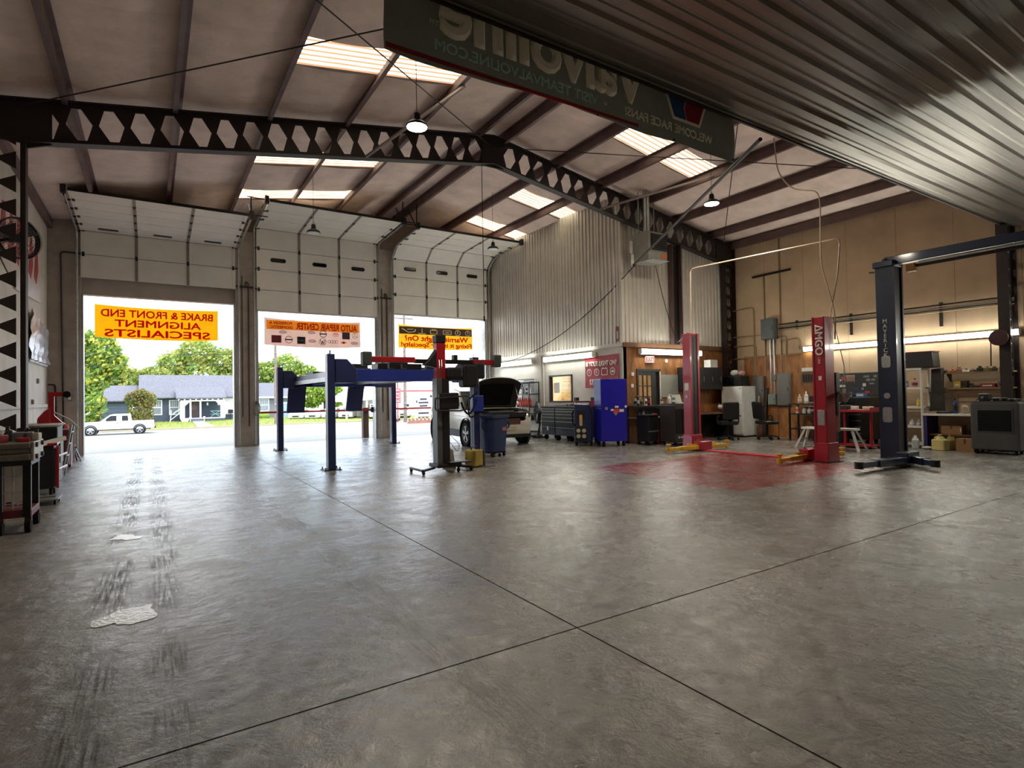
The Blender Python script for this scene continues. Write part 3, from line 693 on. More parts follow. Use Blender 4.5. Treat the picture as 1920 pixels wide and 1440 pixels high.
for x in (-2.34, -1.2, 0, 1.2, 2.32): b.lathe([(.012, -.006), (.02, 0), (.012, .006)], (x, -.025, .03), 8, 'y')
b.build('eyelets', M_blkm, vb)
B().box(-2.42, 2.42, -.07, .03, .98, 1.02).build('hanging_bar', M_blkm, vb)

# ================================================================ LAMPS
def highbay(x, y, z, lit, label):
    r = thing('high_bay_lamp', label, 'lamp', (x, y, z))
    B().lathe([(.05, .16), (.06, .05), (.13, .02), (.165, -.02), (.165, -.05), (.15, -.05)], n=20).build('lamp_housing', M_blkm, r, smooth=True)
    b = B().lathe([(.149, -.045), (.149, -.056), (.10, -.06), (.0, -.061)], n=20)
    b.build('lens', glow('led_lens', '#fff3dc', 200) if lit else M_wpl, r)
    B().tube([(0, 0, .15), (0, 0, rz_(x)-z-.04)], .006, 4).build('cable', M_blk, r)
    B().tube([(.03*math.sin(a), 0, .19+.03*math.cos(a)) for a in [i*PI/5 for i in range(11)]], .006, 5).build('hook', M_steel, r)
highbay(3.45, 7.95, 5.6, True, 'round high bay lamp, lit, hanging in front of the lattice truss')
highbay(10.42, 7.96, 5.6, True, 'round high bay lamp, lit, hanging above the red two-post lift')
highbay(3.43, 14.4, 5.6, False, 'round high bay lamp, unlit, hanging before the middle overhead door')
highbay(8.62, 14.35, 5.83, False, 'round high bay lamp, unlit, hanging before the third overhead door')
M_tube = glow('fluorescent_tube', '#f2f4e8', 14)
def strip(loc, L, axis, out, label, wide=.16, group=None):
    """strip light along axis; out = unit vector away from the wall"""
    r = thing('strip_light', label, 'lamp', loc, 0, group); h = L/2
    def bx(b, a0, a1, o0, o1, z0, z1):
        if axis == 'y': x = sorted((out*o0, out*o1)); return b.box(x[0], x[1], a0, a1, z0, z1)
        y = sorted((out*o0, out*o1)); return b.box(a0, a1, y[0], y[1], z0, z1)
    bx(B(), -h, h, 0, .05, -wide/2, wide/2).build('lamp_body', M_wht, r)
    for e in (-h, h-.02): bx(B(), e, e+.02, .05, .13, -wide/2, wide/2).build('end_cap', M_wpl, r)
    pr = [(.05, -wide*.42)]+[(.05+.075*math.sin(a), -wide*.42*math.cos(a)) for a in [i*PI/8 for i in range(1, 8)]]+[(.05, wide*.42)]
    b = B()
    if axis == 'y': b.prism([(out*p[0], p[1]) for p in pr], -h+.02, h-.02, 'y')
    else: b.prism([(out*p[0], p[1]) for p in pr], -h+.02, h-.02, 'x')
    b.build('diffuser', M_tube, r)
    return r
strip((OX-.05, 17.05, 2.56), 2.25, 'y', -1, 'strip light on the office side wall over the black shelving')
strip((OX-.05, 14.0, 2.575), 2.5, 'y', -1, 'strip light on the office side wall over the office window')
strip((13.05, OY-.07, 2.60), 2.62, 'x', -1, 'strip light on the plywood office front above the exit sign')
strip((XR-.01, 7.93, 2.59), 2.4, 'y', -1, 'strip light on the tan wall behind the red lift post', .13)
strip((XR-.01, 5.50, 2.60), 2.4, 'y', -1, 'strip light on the tan wall above the cluttered shelves', .13)
strip((XR-.01, 2.95, 2.60), 2.4, 'y', -1, 'strip light on the tan wall just past the dark steel column', .13)
strip((XR-.01, .4, 2.60), 2.4, 'y', -1, 'added unseen strip light on the tan wall under the low ribbed deck', .13)  # unseen continuation of the wall row, added to light under the deck
conduit('conduit', [(OX-.02, 15.55, 2.62), (OX-.02, 15.55, 2.72), (OX-.02, 12.9, 2.74), (OX-.02, 12.6, 2.62), (OX-.02, 12.6, 2.3)], .014, M_ofw, 'thin painted conduit looping over the strip light by the office window')
# ================================================================ FOUR-POST LIFT
L4 = thing('four_post_lift', 'dark blue four-post vehicle lift raised high with two hanging ramps', 'car lift', (4.63, 14.0, 0))
M_nb = mat('lift_blue', '#26305e', .4, .1, coat=.2)
px0, px1, py0, py1 = -1.63, 1.64, -2.62, 2.60
for x in (px0, px1):
    for y in (py0, py1):
        s = 1 if x < 0 else -1
        pp = B().box(x-.075, x+.075, y-.10, y+.10, .012, 2.30).build('post', M_nb, L4, bevel=.012)
        B().box(x+s*.06, x+s*.079, y-.035, y+.035, .3, 2.1).build('ladder_slot', M_blkm, pp)
        B().box(x-.17, x+.17, y-.16, y+.16, 0, .014).build('base_plate', M_blkm, pp)
        for ax in (-.14, .14):
            for ay in (-.12, .12): B().cyl((x+ax, y+ay, .01), (x+ax, y+ay, .06), .014, n=6).build('anchor_bolt', M_steel, pp)
        for ay in (-.035, .035): B().cyl((x, y+ay, 2.30), (x, y+ay, 2.38), .01, n=6).build('cable_rod', M_steel, pp)
for y in (py0, py1):
    B().box(px0+.08, px1-.08, y-.09, y+.09, 1.75, 2.0).build('cross_beam', M_blue if False else mat('beam_blue', '#22348a', .4, coat=.2), L4, bevel=.01)
    for s in (-1, 1): B().prism([(s*1.55, 1.72), (s*1.55, 2.2), (s*1.32, 2.2), (s*1.12, 1.98), (s*1.12, 1.72)], y-.12, y+.12).build('beam_end', M_nb, L4, bevel=.008)
for x in (-1.02, .72):
    rw = B().box(x-.25, x+.25, -2.55, 3.25, 1.88, 2.03).build('runway', M_nb, L4, bevel=.008)
    for k in (-1, 1): B().box(x+k*.23, x+k*.26, -2.5, 3.2, 1.80, 1.90).build('runway_rail', M_galv, rw)
    B().prism([(3.25, 1.85), (3.30, 1.85), (3.62, 1.02), (3.56, 1.00)], x-.25, x+.25, 'x').build('ramp', M_nb, L4)
    for k in range(4): B().box(x-.24+.15*k, x-.21+.15*k, 3.22, 3.24, 1.7, 1.85).build('ramp_hinge', M_blkm, L4)
    B().box(x-.2, x+.2, -2.5, -2.36, 2.03, 2.12).build('wheel_stop', M_blk, L4)
    B().cyl((x, -2.0, 2.03), (x, -2.0, 2.08), .2, n=20).build('turn_plate', M_blkm, L4)
    B().box(x-.16, x+.16, .7, 1.2, 2.03, 2.10).build('slip_plate', M_blkm, L4)
B().box(-.6, .4, -2.5, -2.05, 2.0, 2.14).build('jack_tray', M_blkm, L4, bevel=.02); B().box(-.3, .1, -2.45, -2.1, 2.14, 2.24).build('bridge_jack', M_blk, L4, bevel=.02)
B().box(px1-.12, px1+.16, py0-.14, py0-.02, 1.05, 1.42).build('power_unit', M_blue, L4, bevel=.015)
B().tube(bend([(px1+.1, py0-.1, 1.05), (px1-.25, py0-.2, .9), (px1-.3, py0-.2, 1.3), (px1-.05, py0-.2, 1.5)], .12), .018, 6).build('hydraulic_hose', M_dk, L4)
# ================================================================ WHEEL ALIGNER TOWER
AL = thing('wheel_aligner', 'black and red wheel alignment tower on casters with a red camera beam', 'garage machine', (4.56, 9.62, 0), 0)
B().box(-.11, .0, -.11, .11, .12, 1.75).build('mast_grey', mat('mast_grey', '#5d6062', .4, .3), AL, bevel=.01)
B().box(.0, .14, -.12, .12, .12, 1.75).build('mast_lower', M_blk, AL, bevel=.01)
B().box(-.09, .09, -.08, .08, 1.55, 2.42).build('mast_upper', M_red, AL, bevel=.01)
for x in (-.05, .0): B().cyl((x, -.085, 1.5), (x, -.085, 2.1), .012, n=6).build('guide_rod', M_chrome, AL)
B().box(-.10, .10, -.09, .09, 2.42, 2.56).build('mast_cap', M_blk, AL, bevel=.012)
B().box(-1.32, -.5, -.05, .05, 2.04, 2.14).build('camera_beam', M_red, AL, bevel=.012); B().box(.7, 1.18, -.05, .05, 2.02, 2.12).build('camera_beam', M_red, AL, bevel=.012)
B().box(-.5, .7, -.04, .04, 2.03, 2.11).build('beam_centre', M_blkm, AL, bevel=.01)
for x in (-1.40, 1.24): B().box(x-.08, x+.08, -.09, .09, 1.98, 2.22).build('camera_head', mat('head_grey', '#3b413f', .5), AL, bevel=.02)
for x in (-.95, -.7): B().box(x-.05, x+.05, -.04, .04, 1.93, 2.02).build('clip', M_blk, AL)
B().hexa([(-.35, -.07, 2.0), (-.06, -.07, 1.95), (-.06, .07, 1.95), (-.35, .07, 2.0), (-.22, -.07, 2.12), (-.06, -.07, 2.33), (-.06, .07, 2.33), (-.22, .07, 2.12)]).build('carriage', M_blk, AL, bevel=.02)
B().box(.28, .36, -.05, .05, 2.1, 2.2).build('target_clip', M_blk, AL)
for x, z, sx_, sz in ((.26, 1.85, .34, .22), (.60, 1.80, .34, .44), (.80, 1.9, .22, .32)): B().box(x-sx_/2, x+sx_/2, -.16, .1, z-sz/2, z+sz/2).build('wheel_target', M_blk, AL, bevel=.05, seg=3)
B().prism([(.1, 1.72), (.45, 1.72), (.45, 1.95), (.12, 1.92)], -.14, .1).build('arm_bracket', M_blkm, AL, bevel=.02)
B().box(-.10, .30, -.2, -.11, 1.17, 1.48).build('keyboard_box', M_blk, AL, bevel=.02)
B().tube(bend([(-.2, -.22, 1.38), (-.2, -.22, 1.16), (.34, -.22, 1.14), (.50, -.22, 1.2), (.50, -.22, 1.42), (-.2, -.22, 1.38)], .06), .016, 6).build('handle_loop', M_blk, AL)
B().tube(sag((.34, -.2, 1.3), (.72, -.1, 1.35), .25), .02, 6).build('cable', M_dk, AL)
B().tube(bend([(.14, -.1, .7), (.35, -.1, .5), (.3, -.12, .35), (.14, -.12, .55)], .1), .006, 5).build('cable', M_blk, AL)
B().box(-.16, .34, -.2, .2, .10, .17).build('base', M_blk, AL, bevel=.015)
B().bar((-.16, -.05, .1), (-.42, -.12, .07), .07, .035).bar((-.42, -.12, .07), (-.42, .45, .07), .05, .035).bar((.3, -.05, .1), (.56, -.15, .07), .07, .035).bar((.56, -.15, .07), (.56, .4, .07), .05, .035).build('base_legs', M_blkm, AL)
for x, y in ((-.42, -.15), (-.42, .42), (.56, -.15), (.56, .38), (.28, -.16)):
    B().cyl((x-.018, y, .035), (x+.018, y, .035), .035, n=12).build('caster', M_dk, AL)
B().box(.05, .5, -.3, -.12, .18, .20).build('pedal', M_blk, AL)
tb = thing('equipment_box', 'worn yellow and black equipment box at the foot of the blue lift post', 'box', (5.42, 9.9, 0), .35)
B().box(-.13, .13, -.14, .14, .02, .34).build('case', mat('dull_yellow', '#b39a3e', .6, var=.2), tb, bevel=.025)
B().box(.10, .18, -.15, .15, .0, .33).build('case_side', M_blk, tb, bevel=.02); B().tube(bend([(-.08, 0, .33), (-.08, 0, .40), (.08, 0, .40), (.08, 0, .33)], .03), .012).build('handle', M_blk, tb)
B().tube([(0, -.14, .06), (.05, -.25, .012), (.3, -.3, .012)], .008, 5).build('cord', M_blk, tb)
pb = thing('parts_tray', 'pale plastic drip tray leaning behind the alignment tower', 'tray', (4.92, 9.95, 0), .2)
B().prism([(-.12, .0), (.12, .0), (.06, .36), (-.05, .42)], -.02, .02).build('tray_face', mat('cream_plastic', '#b8a996', .6), pb, bevel=.01); B().box(-.12, .12, -.02, .1, 0, .03).build('tray_lip', mat('cream_plastic', '#b8a996'), pb)

# ================================================================ WASTE BIN ON DOLLY
wbn = thing('waste_bin', 'dark blue square plastic waste bin standing on a wheeled dolly', 'trash bin', (6.72, 11.35, 0), .15)
M_bin = mat('bin_blue', '#1d2d55', .5, var=.1)
b = B(); sec = []
def sqsec(h, z, r=.1): return [(p[0], p[1], z) for p in rrect(-h, h, -h, h, r, 3)]
lay = [sqsec(.235, .12), sqsec(.28, .82), sqsec(.285, .90)]; n = len(lay[0]); vs = [p for l in lay for p in l]; fs = []
for k in range(2): fs += [(k*n+i, k*n+(i+1) % n, (k+1)*n+(i+1) % n, (k+1)*n+i) for i in range(n)]
fs += [tuple(range(n-1, -1, -1))]; b.add(vs, fs).build('bin_body', M_bin, wbn, smooth=True)
b = B(); lay = [sqsec(.285, .90), sqsec(.315, .90), sqsec(.315, .96), sqsec(.27, .96), sqsec(.265, .88)]; n = len(lay[0]); vs = [p for l in lay for p in l]
b.add(vs, [(k*n+i, k*n+(i+1) % n, (k+1)*n+(i+1) % n, (k+1)*n+i) for k in range(4) for i in range(n)]).build('rim', M_bin, wbn)
B().prism(rrect(-.27, .27, -.27, .27, .1, 3), .80, .81, 'z').build('bin_liner', M_blk, wbn)
for s in (-1, 1): B().tube(bend([(s*.28, -.12, .85), (s*.40, -.12, .80), (s*.40, -.12, .66), (s*.27, -.12, .62)], .05), .022).build('handle', M_bin, wbn)
B().box(.07, .19, -.272, -.262, .60, .68).build('label_plate', mat('label_red', '#a8626c', .6), wbn); text('lettering', 'WASTE', .04, M_wht, wbn, (.13, -.274, .64), XD, ZD) if False else None
B().box(-.22, .22, -.22, .22, .085, .125).build('dolly', M_dk, wbn, bevel=.02)
for x, y in ((-.18, -.18), (.18, -.18), (-.18, .18), (.18, .18), (.0, -.24)): B().cyl((x-.016, y, .042), (x+.016, y, .042), .042, n=12).build('caster', M_dk, wbn)

# ================================================================ WHITE SUV, BONNET UP
def wheel(parent, x, y, side, R=.345, w=.21):
    t = B().lathe([(R-.11, -w/2), (R-.03, -w/2), (R, -w/2+.04), (R, w/2-.04), (R-.03, w/2), (R-.11, w/2), (R-.11, -w/2)], (x, y, R), 28, 'y', False).build('tyre', M_dk, parent, smooth=True)
    o = side*(w/2-.01); M_rim = mat('alloy_rim', '#b4b4b4', .35, .4)
    b = B().lathe([(R-.10, o-side*.10), (R-.10, o), (R-.125, o), (R-.135, o-side*.03)], (x, y, R), 28, 'y', False); b.build('rim', M_rim, t)
    b = B()
    for k in range(5):
        a = 2*PI*k/5+.3
        for da in (-.13, .13): b.bar((x, y+o-side*.02, R), (x+(R-.115)*math.cos(a+da), y+o-side*.02, R+(R-.115)*math.sin(a+da)), .03, .05, (0, 1, 0))
    b.lathe([(.05, o-side*.05), (.05, o+side*.0), (.03, o+side*.01)], (x, y, R), 12, 'y'); b.build('spokes', M_rim, t)
    B().cyl((x, y+o-side*.12, R), (x, y+o-side*.11, R), R-.11, n=20).build('brake_disc', M_blkm, t)
SU = thing('white_suv', 'white compact SUV parked with its bonnet propped open in front of the third door', 'car', (8.50, 15.25, 0), -1.68)
M_car = mat('pearl_white', '#d3cfc4', .25, .0, var=.02, coat=.8)
st = [(2.14, .50, .42, .70), (2.06, .76, .30, .80), (1.86, .87, .26, .92), (1.55, .905, .26, 1.0), (.95, .91, .24, 1.03), (.2, .91, .24, 1.04), (-.6, .91, .24, 1.06), (-1.3, .905, .26, 1.09), (-1.8, .88, .30, 1.10), (-2.10, .82, .34, 1.08), (-2.2, .7, .45, 1.0)]
b = B(); vs = []; fs = []; NP = 13
for x, hw, zb, zt in st:
    h = zt-zb; ring = [(-hw*.97, zt), (-hw, zt-.12*h), (-hw*1.0, zb+.5*h), (-hw*.985, zb+.25*h), (-hw*.93, zb+.06*h), (-hw*.8, zb), (0, zb), (hw*.8, zb), (hw*.93, zb+.06*h), (hw*.985, zb+.25*h), (hw, zb+.5*h), (hw, zt-.12*h), (hw*.97, zt)]
    vs += [(x, p[0], p[1]) for p in ring]
for k in range(len(st)-1): fs += [(k*NP+i, k*NP+i+1, (k+1)*NP+i+1, (k+1)*NP+i) for i in range(NP-1)]
fs += [tuple(range(NP)), tuple((len(st)-1)*NP+i for i in range(NP))]
for k in range(5, len(st)-1): fs.append((k*NP+NP-1, k*NP, (k+1)*NP, (k+1)*NP+NP-1))
body = b.add(vs, fs).build('body', M_car, SU, smooth=True)
gz = lambda z: .90-.30*(z-1.03)/.6
sp = [(1.00, 1.03), (.12, 1.56), (-.45, 1.64), (-1.40, 1.62), (-1.85, 1.50), (-2.12, 1.08)]
b = B(); n = len(sp); vs = [(x, -gz(z), z) for x, z in sp]+[(x, gz(z), z) for x, z in sp]
b.add(vs, [tuple(range(n)), tuple(range(2*n-1, n-1, -1))]+[(i, i+1, i+1+n, i+n) for i in range(n-1)]).build('cabin_shell', M_car, SU, bevel=.03)
def win(pts, nm='window'):
    for s in (-1, 1):
        B().add([(x, s*(gz(z)+.006), z) for x, z in pts], [tuple(range(len(pts)))]).build(nm, M_glass, SU)
win([(.70, 1.12), (.16, 1.48), (-.32, 1.54), (-.34, 1.13)]); win([(-.42, 1.13), (-.40, 1.54), (-1.05, 1.54), (-1.22, 1.15)]); win([(-1.32, 1.17), (-1.18, 1.52), (-1.5, 1.50), (-1.72, 1.22)])
B().add([(.985, -.80, 1.06), (.985, .80, 1.06), (.16, .62, 1.545), (.16, -.62, 1.545)], [(0, 1, 2, 3)]).build('windscreen', M_glass, SU).location = (.012, 0, .014)
for s in (-1, 1):
    B().ball((.62, s*1.0, 1.16), .1, 8, (.7, 1.2, .75)).build('wing_mirror', M_car, SU, smooth=True)
    B().prism([(.86, .24), (.86, .44), (-.86, .46), (-.86, .24)], s*.905-.02, s*.905+.02).build('sill_trim', mat('grey_cladding', '#4b4c4c', .6), SU)
    for x in (1.32, -1.34):
        B().lathe([(.43, -.05), (.43, .02), (.37, .02), (.37, -.05)], (x, s*.90, .36), 24, 'y', False).build('wheel_arch', M_blk, SU)
        B().cyl((x, s*.86, .36), (x, s*.918, .36), .38, n=24).build('wheel_well', M_dk, SU); wheel(SU, x, s*.84, s)
    B().hexa([(1.70, s*.70, .76), (2.02, s*.62, .72), (1.98, s*.74, .72), (1.66, s*.89, .76), (1.60, s*.72, .92), (1.98, s*.60, .84), (1.94, s*.74, .84), (1.58, s*.885, .93)]).build('headlamp', mat('lamp_lens', '#c9c2b6', .1, coat=1), SU, bevel=.01)
    B().lathe([(.05, 0), (.055, .02), (.03, .03)], (2.07, s*.58, .46), 12, 'x').build('fog_lamp', M_blk, SU)
    B().box(-.45, -.25, s*.915-.01, s*.915+.015, .93, .96).build('door_handle', M_car, SU); 
B().box(1.02, 1.92, -.70, .70, .55, .93).build('engine_bay', M_blk, SU); B().box(1.15, 1.75, -.42, .40, .80, .985).build('engine_cover', M_blk, SU, bevel=.04); B().box(1.2, 1.5, .46, .66, .85, 1.0).build('battery', M_dk, SU, bevel=.02)
B().box(1.95, 2.02, -.62, .62, .80, .88).build('slam_panel', M_blk, SU)
b = B()
for k in range(4): b.box(2.10, 2.165, -.36, .36, .62+.04*k, .638+.04*k)
b.build('grille', M_chrome, SU); B().box(2.08, 2.15, -.38, .38, .61, .77).build('grille_back', M_blk, SU)
B().box(2.11, 2.17, -.26, .26, .45, .56).build('number_plate', mat('plate', '#b9b29c', .5), SU); B().box(2.0, 2.11, -.66, .66, .24, .33).build('lower_intake', M_blk, SU)
# bonnet: curved panel hinged at the cowl
ho = bpy.data.objects.new('bonnet', None)
b = B(); vs = []; fs = []; nx, ny = 8, 12; HM = Matrix.Translation((1.0, 0, 1.06)) @ Matrix.Rotation(math.radians(-56), 4, 'Y')
def hood_pts(th):
    out = []
    for i in range(nx+1):
        for j in range(ny+1):
            u, v = i/nx, j/ny*2-1; L = 1.08*(1-.14*abs(v)**3); hw = .80-.10*u**3
            out.append(tuple(HM @ Vector((u*L, v*hw, .05*math.sin(PI*u)+.06*(1-v*v)*1.0-.10*u*u+th))))
    return out
N = (nx+1)*(ny+1); top, bot = hood_pts(.0), hood_pts(-.035)
fs = [(i*(ny+1)+j, i*(ny+1)+j+1, (i+1)*(ny+1)+j+1, (i+1)*(ny+1)+j) for i in range(nx) for j in range(ny)]
bonnet = B().add(top, fs).build('bonnet', M_car, SU, smooth=True)
B().add(bot, fs).build('bonnet_inner', mat('hood_rim', '#3d3835', .6), bonnet, smooth=True)
ins = [tuple(HM @ Vector((x, y, z))) for x, y, z in [(.12+.74*i/4, (-.58+1.16*j/6)*(1-.12*(i/4)**2), -.045+.05*math.sin(PI*(.12+.74*i/4))+.06*(1-(j/3-1)**2)*.6-.10*(.12+.74*i/4)**2) for i in range(5) for j in range(7)]]
B().add(ins, [(i*7+j, i*7+j+1, (i+1)*7+j+1, (i+1)*7+j) for i in range(4) for j in range(6)]).build('bonnet_liner', M_dk, bonnet, smooth=True)
e0 = [top[nx*(ny+1)+j] for j in range(ny+1)]; e1 = [bot[nx*(ny+1)+j] for j in range(ny+1)]
B().add(e0+e1, [(j, j+1, j+ny+2, j+ny+1) for j in range(ny)]).build('bonnet_edge', M_car, bonnet)
b = B().tube([tuple(HM @ Vector((.7, .62, -.02))), (1.62, .70, .93)], .008, 5).build('bonnet_prop', M_steel, SU)
# ================================================================ RED TWO-POST LIFT (floor plate type)
M_lr = mat('lift_red', '#a3122a', .38, .05, coat=.3, var=.08)
RL = thing('two_post_lift', 'crimson two-post floor plate lift with yellow arms on the red painted bay', 'car lift', (11.15, 7.62, 0))
def lpost(y, sgn, x=0, letters=True):
    p = B().prism([(-.16, 0), (.18, 0), (.18, 2.84), (-.16, 2.84)], y-.11, y+.11).build('post', M_lr, RL, bevel=.012)
    B().prism([(-.20, .012), (.24, .012), (.20, .38), (-.165, .38)], y-.14, y+.14).build('post_foot', M_lr, p, bevel=.01)
    B().box(-.24, .28, y-.18, y+.18, 0, .014).build('base_plate', M_blkm, p)
    B().box(-.10, .12, y+sgn*.108, y+sgn*.113, .15, 2.8).build('channel_slot', M_blk, p); B().box(-.02, .03, y+sgn*.112, y+sgn*.118, .15, 2.75).build('chain', M_blkm, p)
    for s in (-.14, .14): B().box(s-.03, s+.03, y+sgn*.10, y+sgn*.13, .1, 2.84).build('channel_lip', M_lr, p)
    return p
pa = lpost(1.63, -1); pb_ = lpost(-1.62, 1)
B().box(-.165, -.16, 1.57, 1.69, 1.45, 1.63).build('warning_plate', M_wpl, pa); B().cyl((-.16, 1.63, 1.3), (-.175, 1.63, 1.3), .045, n=14).build('round_sticker', M_galv, pa)
text('lettering', '\u0394MGO', .21, M_wpl, pb_, (-.166, -1.62, 2.38), (0, 0, -1), (0, -1, 0), bold=.006, sx=.95); text('lettering', 'USA', .07, M_wpl, pb_, (-.166, -1.62, 1.98), (0, 0, -1), (0, -1, 0))
B().box(-.166, -.16, -1.66, -1.60, 1.60, 1.68).build('sticker', M_wpl, pb_); B().box(-.168, -.16, -1.70, -1.56, .72, 1.02).build('instruction_plate', M_galv, pb_, bevel=.01)
B().box(-.11, .13, -1.51, 1.51, .0, .03).build('floor_plate', mat('lift_red_worn', '#b4343c', .5, var=.25, scale=6), RL, bevel=.006)
def arm(p0, p1, w0=.14):
    a, b_ = Vector(p0), Vector(p1); m = a.lerp(b_, .62)
    o = B().bar(a, m, w0, .09).build('swing_arm', M_yel, RL, bevel=.008)
    B().bar(a.lerp(b_, .45), b_, w0*.7, .065).build('arm_extension', M_yel, o, bevel=.006)
    B().bar(a+Vector((0, 0, .05)), a.lerp(b_, .35)+Vector((0, 0, .075)), .05, .05).build('arm_gusset', M_yel, o)
    B().cyl(b_-Vector((0, 0, .06)), b_+Vector((0, 0, .03)), .055, n=14).cyl(b_+Vector((0, 0, .03)), b_+Vector((0, 0, .075)), .022, n=8).lathe([(.03, .07), (.06, .10), (.06, .115)], tuple(b_), 12).build('lift_pad', M_yel, o)
    return o
for y, s, t0, t1 in ((1.30, -1, (-1.12, 1.38, .1), (.82, 1.26, .1)), (-1.30, 1, (-1.18, -1.38, .1), (.90, -1.46, .1))):
    B().box(-.24, .20, y-.10, y+.10, .03, .24).build('carriage', M_lr, RL, bevel=.015)
    arm((-.20, y, .10), t0); arm((.16, y, .10), t1)
    for x in (-.19, .15): B().cyl((x, y, .22), (x, y, .28), .03, n=8).build('arm_pin', M_steel, RL)
B().box(.18, .34, -1.75, -1.55, 1.35, 1.75).build('power_unit', M_blk, RL, bevel=.02); B().cyl((.26, -1.65, .9), (.26, -1.65, 1.35), .09, n=14).build('oil_tank', M_blkm, RL)
# overhead line of the red lift: hydraulic pipe and power drop
op = thing('overhead_pipe', 'pale overhead pipe bridging the tops of both crimson lift posts', 'pipe', (11.15, 7.62, 2.84))
B().tube(bend([(.06, 1.63, 0), (.08, 1.63, 1.62), (.08, -1.92, 1.50), (.08, -1.95, 1.42), (.03, -1.92, .8), (.12, -1.72, .1), (.1, -1.68, -.3)], .14), .016, 8).build('pipe', mat('pale_pipe', '#cbb9a0', .4, .3), op, smooth=True)
conduit('power_drop', [(11.15, 6.92, 6.78), (11.15, 6.85, 6.0), (11.15, 6.55, 5.55), (11.15, 6.02, 5.35), (11.15, 5.98, 5.1), (11.1, 5.98, 3.9), (11.25, 5.80, 2.9), (11.3, 5.85, 2.4)], .014, mat('pale_pipe', '#cbb9a0'), 'pale power conduit dropping from the purlins to the lettered crimson post', rad=.22)
fn = thing('funnel', 'grey funnel hanging on cords beside the lettered crimson lift post', 'funnel', (11.40, 5.74, 1.32))
B().lathe([(.02, -.16), (.05, -.12), (.12, .0), (.125, .03)], n=14).build('funnel_cone', M_galv, fn); B().tube([(-.1, 0, .02), (0, 0, .55), (.1, 0, .02)], .006, 4).tube([(0, 0, .55), (-.10, .12, 1.4)], .008, 4).build('cord', M_galv, fn)
# ================================================================ NAVY TWO-POST LIFT (overhead beam type)
NL = thing('two_post_lift', 'tall navy two-post lift with an overhead crossbar and white lettering', 'car lift', (11.62, 5.02, 0))
M_mv = mat('lift_navy', '#1f2c48', .4, .1, coat=.25)
for y, s in ((0, -1), (-3.35, 1)):
    p = B().box(-.16, .17, y-.15, y+.15, .02, 3.72).build('post', M_mv, NL, bevel=.014)
    B().box(-.26, .26, y-.24, y+.24, 0, .022).build('base_plate', M_blkm, p)
    B().box(-.09, .09, y+s*.149, y+s*.155, .1, 3.6).build('channel_slot', M_blk, p)
    for x in (-.14, .15): B().box(x-.025, x+.025, y+s*.14, y+s*.18, .1, 3.7).build('channel_lip', M_mv, p)
    B().box(-.20, .20, y-.18, y+.18, 3.66, 3.78).build('post_cap', M_mv, p, bevel=.02); B().lathe([(.09, 0), (.09, .05), (.04, .09)], (0, y, 3.78), 14).build('cable_pulley', M_blkm, p)
    B().box(-.23, .23, y+s*.14, y+s*.34, .05, .26).build('carriage', M_mv, NL, bevel=.015)
    for tx, ty in ((-1.52, .16), (-.35, -.55 if y == 0 else .5)):
        a = Vector((-.2 if tx < -1 else .1, y+s*.25, .12)); b_ = Vector((tx, y+s*.25+ty if tx > -1 else y+s*.25+(.12 if y == 0 else -.1), .12))
        o = B().bar(a, a.lerp(b_, .65), .17, .13).build('swing_arm', M_mv, NL, bevel=.012); B().bar(a.lerp(b_, .4), b_, .12, .10).build('arm_extension', M_mv, o, bevel=.01)
        B().cyl(b_-Vector((0, 0, .06)), b_+Vector((0, 0, .06)), .07, n=14).build('lift_pad', M_blk, o)
for k, ch in enumerate('MAVERICK'): text('lettering', ch, .105, M_wpl, NL, (-.166, .0, 2.66-.09*k), (0, -1, 0), ZD, bold=.0012)
for z, h, w_ in ((1.91, .22, .15), (.93, .28, .16)): B().prism([(a[0], a[1]+z) for a in rrect(-w_/2, w_/2, -h/2, h/2, .04)], -.168, -.161, 'x').build('instruction_plate', M_galv, NL)
B().cyl((-.168, 0, 1.28), (-.161, 0, 1.28), .055, n=18).build('round_badge', M_galv, NL)
B().box(-.08, .08, -3.35, 0, 3.70, 3.86).build('crossbar', M_mv, NL, bevel=.01); B().cyl((-.11, -3.3, 3.66), (-.11, -.55, 3.66), .022, n=8).build('shut_off_bar', M_chrome, NL); B().cyl((-.02, -3.3, 3.62), (-.02, -.4, 3.62), .03, n=8).build('padded_bar', M_blk, NL)
B().box(-.10, .02, -.48, -.34, 3.52, 3.66).build('limit_switch', mat('amber_box', '#a06a26', .5), NL, bevel=.01)
B().cyl((-.16, .16, 3.6), (-.22, .22, 3.6), .02, n=8).build('grease_nipple', M_chrome, NL)

# ================================================================ OFFICE FRONT AREA
ex = thing('exit_sign', 'white exit sign with red lettering mounted above the black office door', 'sign', (12.22, OY-.005, 2.38))
B().box(-.17, .17, -.06, 0, -.10, .10).build('sign_box', M_wpl, ex, bevel=.008); text('lettering', 'EXIT', .17, mat('exit_red', '#c41e24', .5, emit=.6), ex, (0, -.063, -.005), XD, ZD, bold=.004)
ut = thing('unit_heater', 'grey gas unit heater with black louvres hung by the office corner', 'heater', (11.62, 10.95, 5.0))
B().box(-.36, .36, -.30, .32, .0, .78).build('cabinet', mat('heater_grey', '#8c8a82', .5, .2), ut, bevel=.012)
for k in range(7): B().box(-.26, .34, -.34, -.29, .28+.065*k, .325+.065*k).build('louvre', M_blk, ut)
B().box(.12, .32, -.312, -.30, .10, .18).build('rating_label', mat('label_orange', '#d0572c', .5), ut); B().box(-.36, .3, -.42, -.1, -.02, .0).build('drip_tray', M_galv, ut)
for x, r_ in ((-.16, .045), (-.05, .06)): B().tube([(x, 0, .78), (x, 0, rz_(11.6)-5.0-.06)], r_, 12).build('flue_pipe', M_galv, ut, smooth=True)
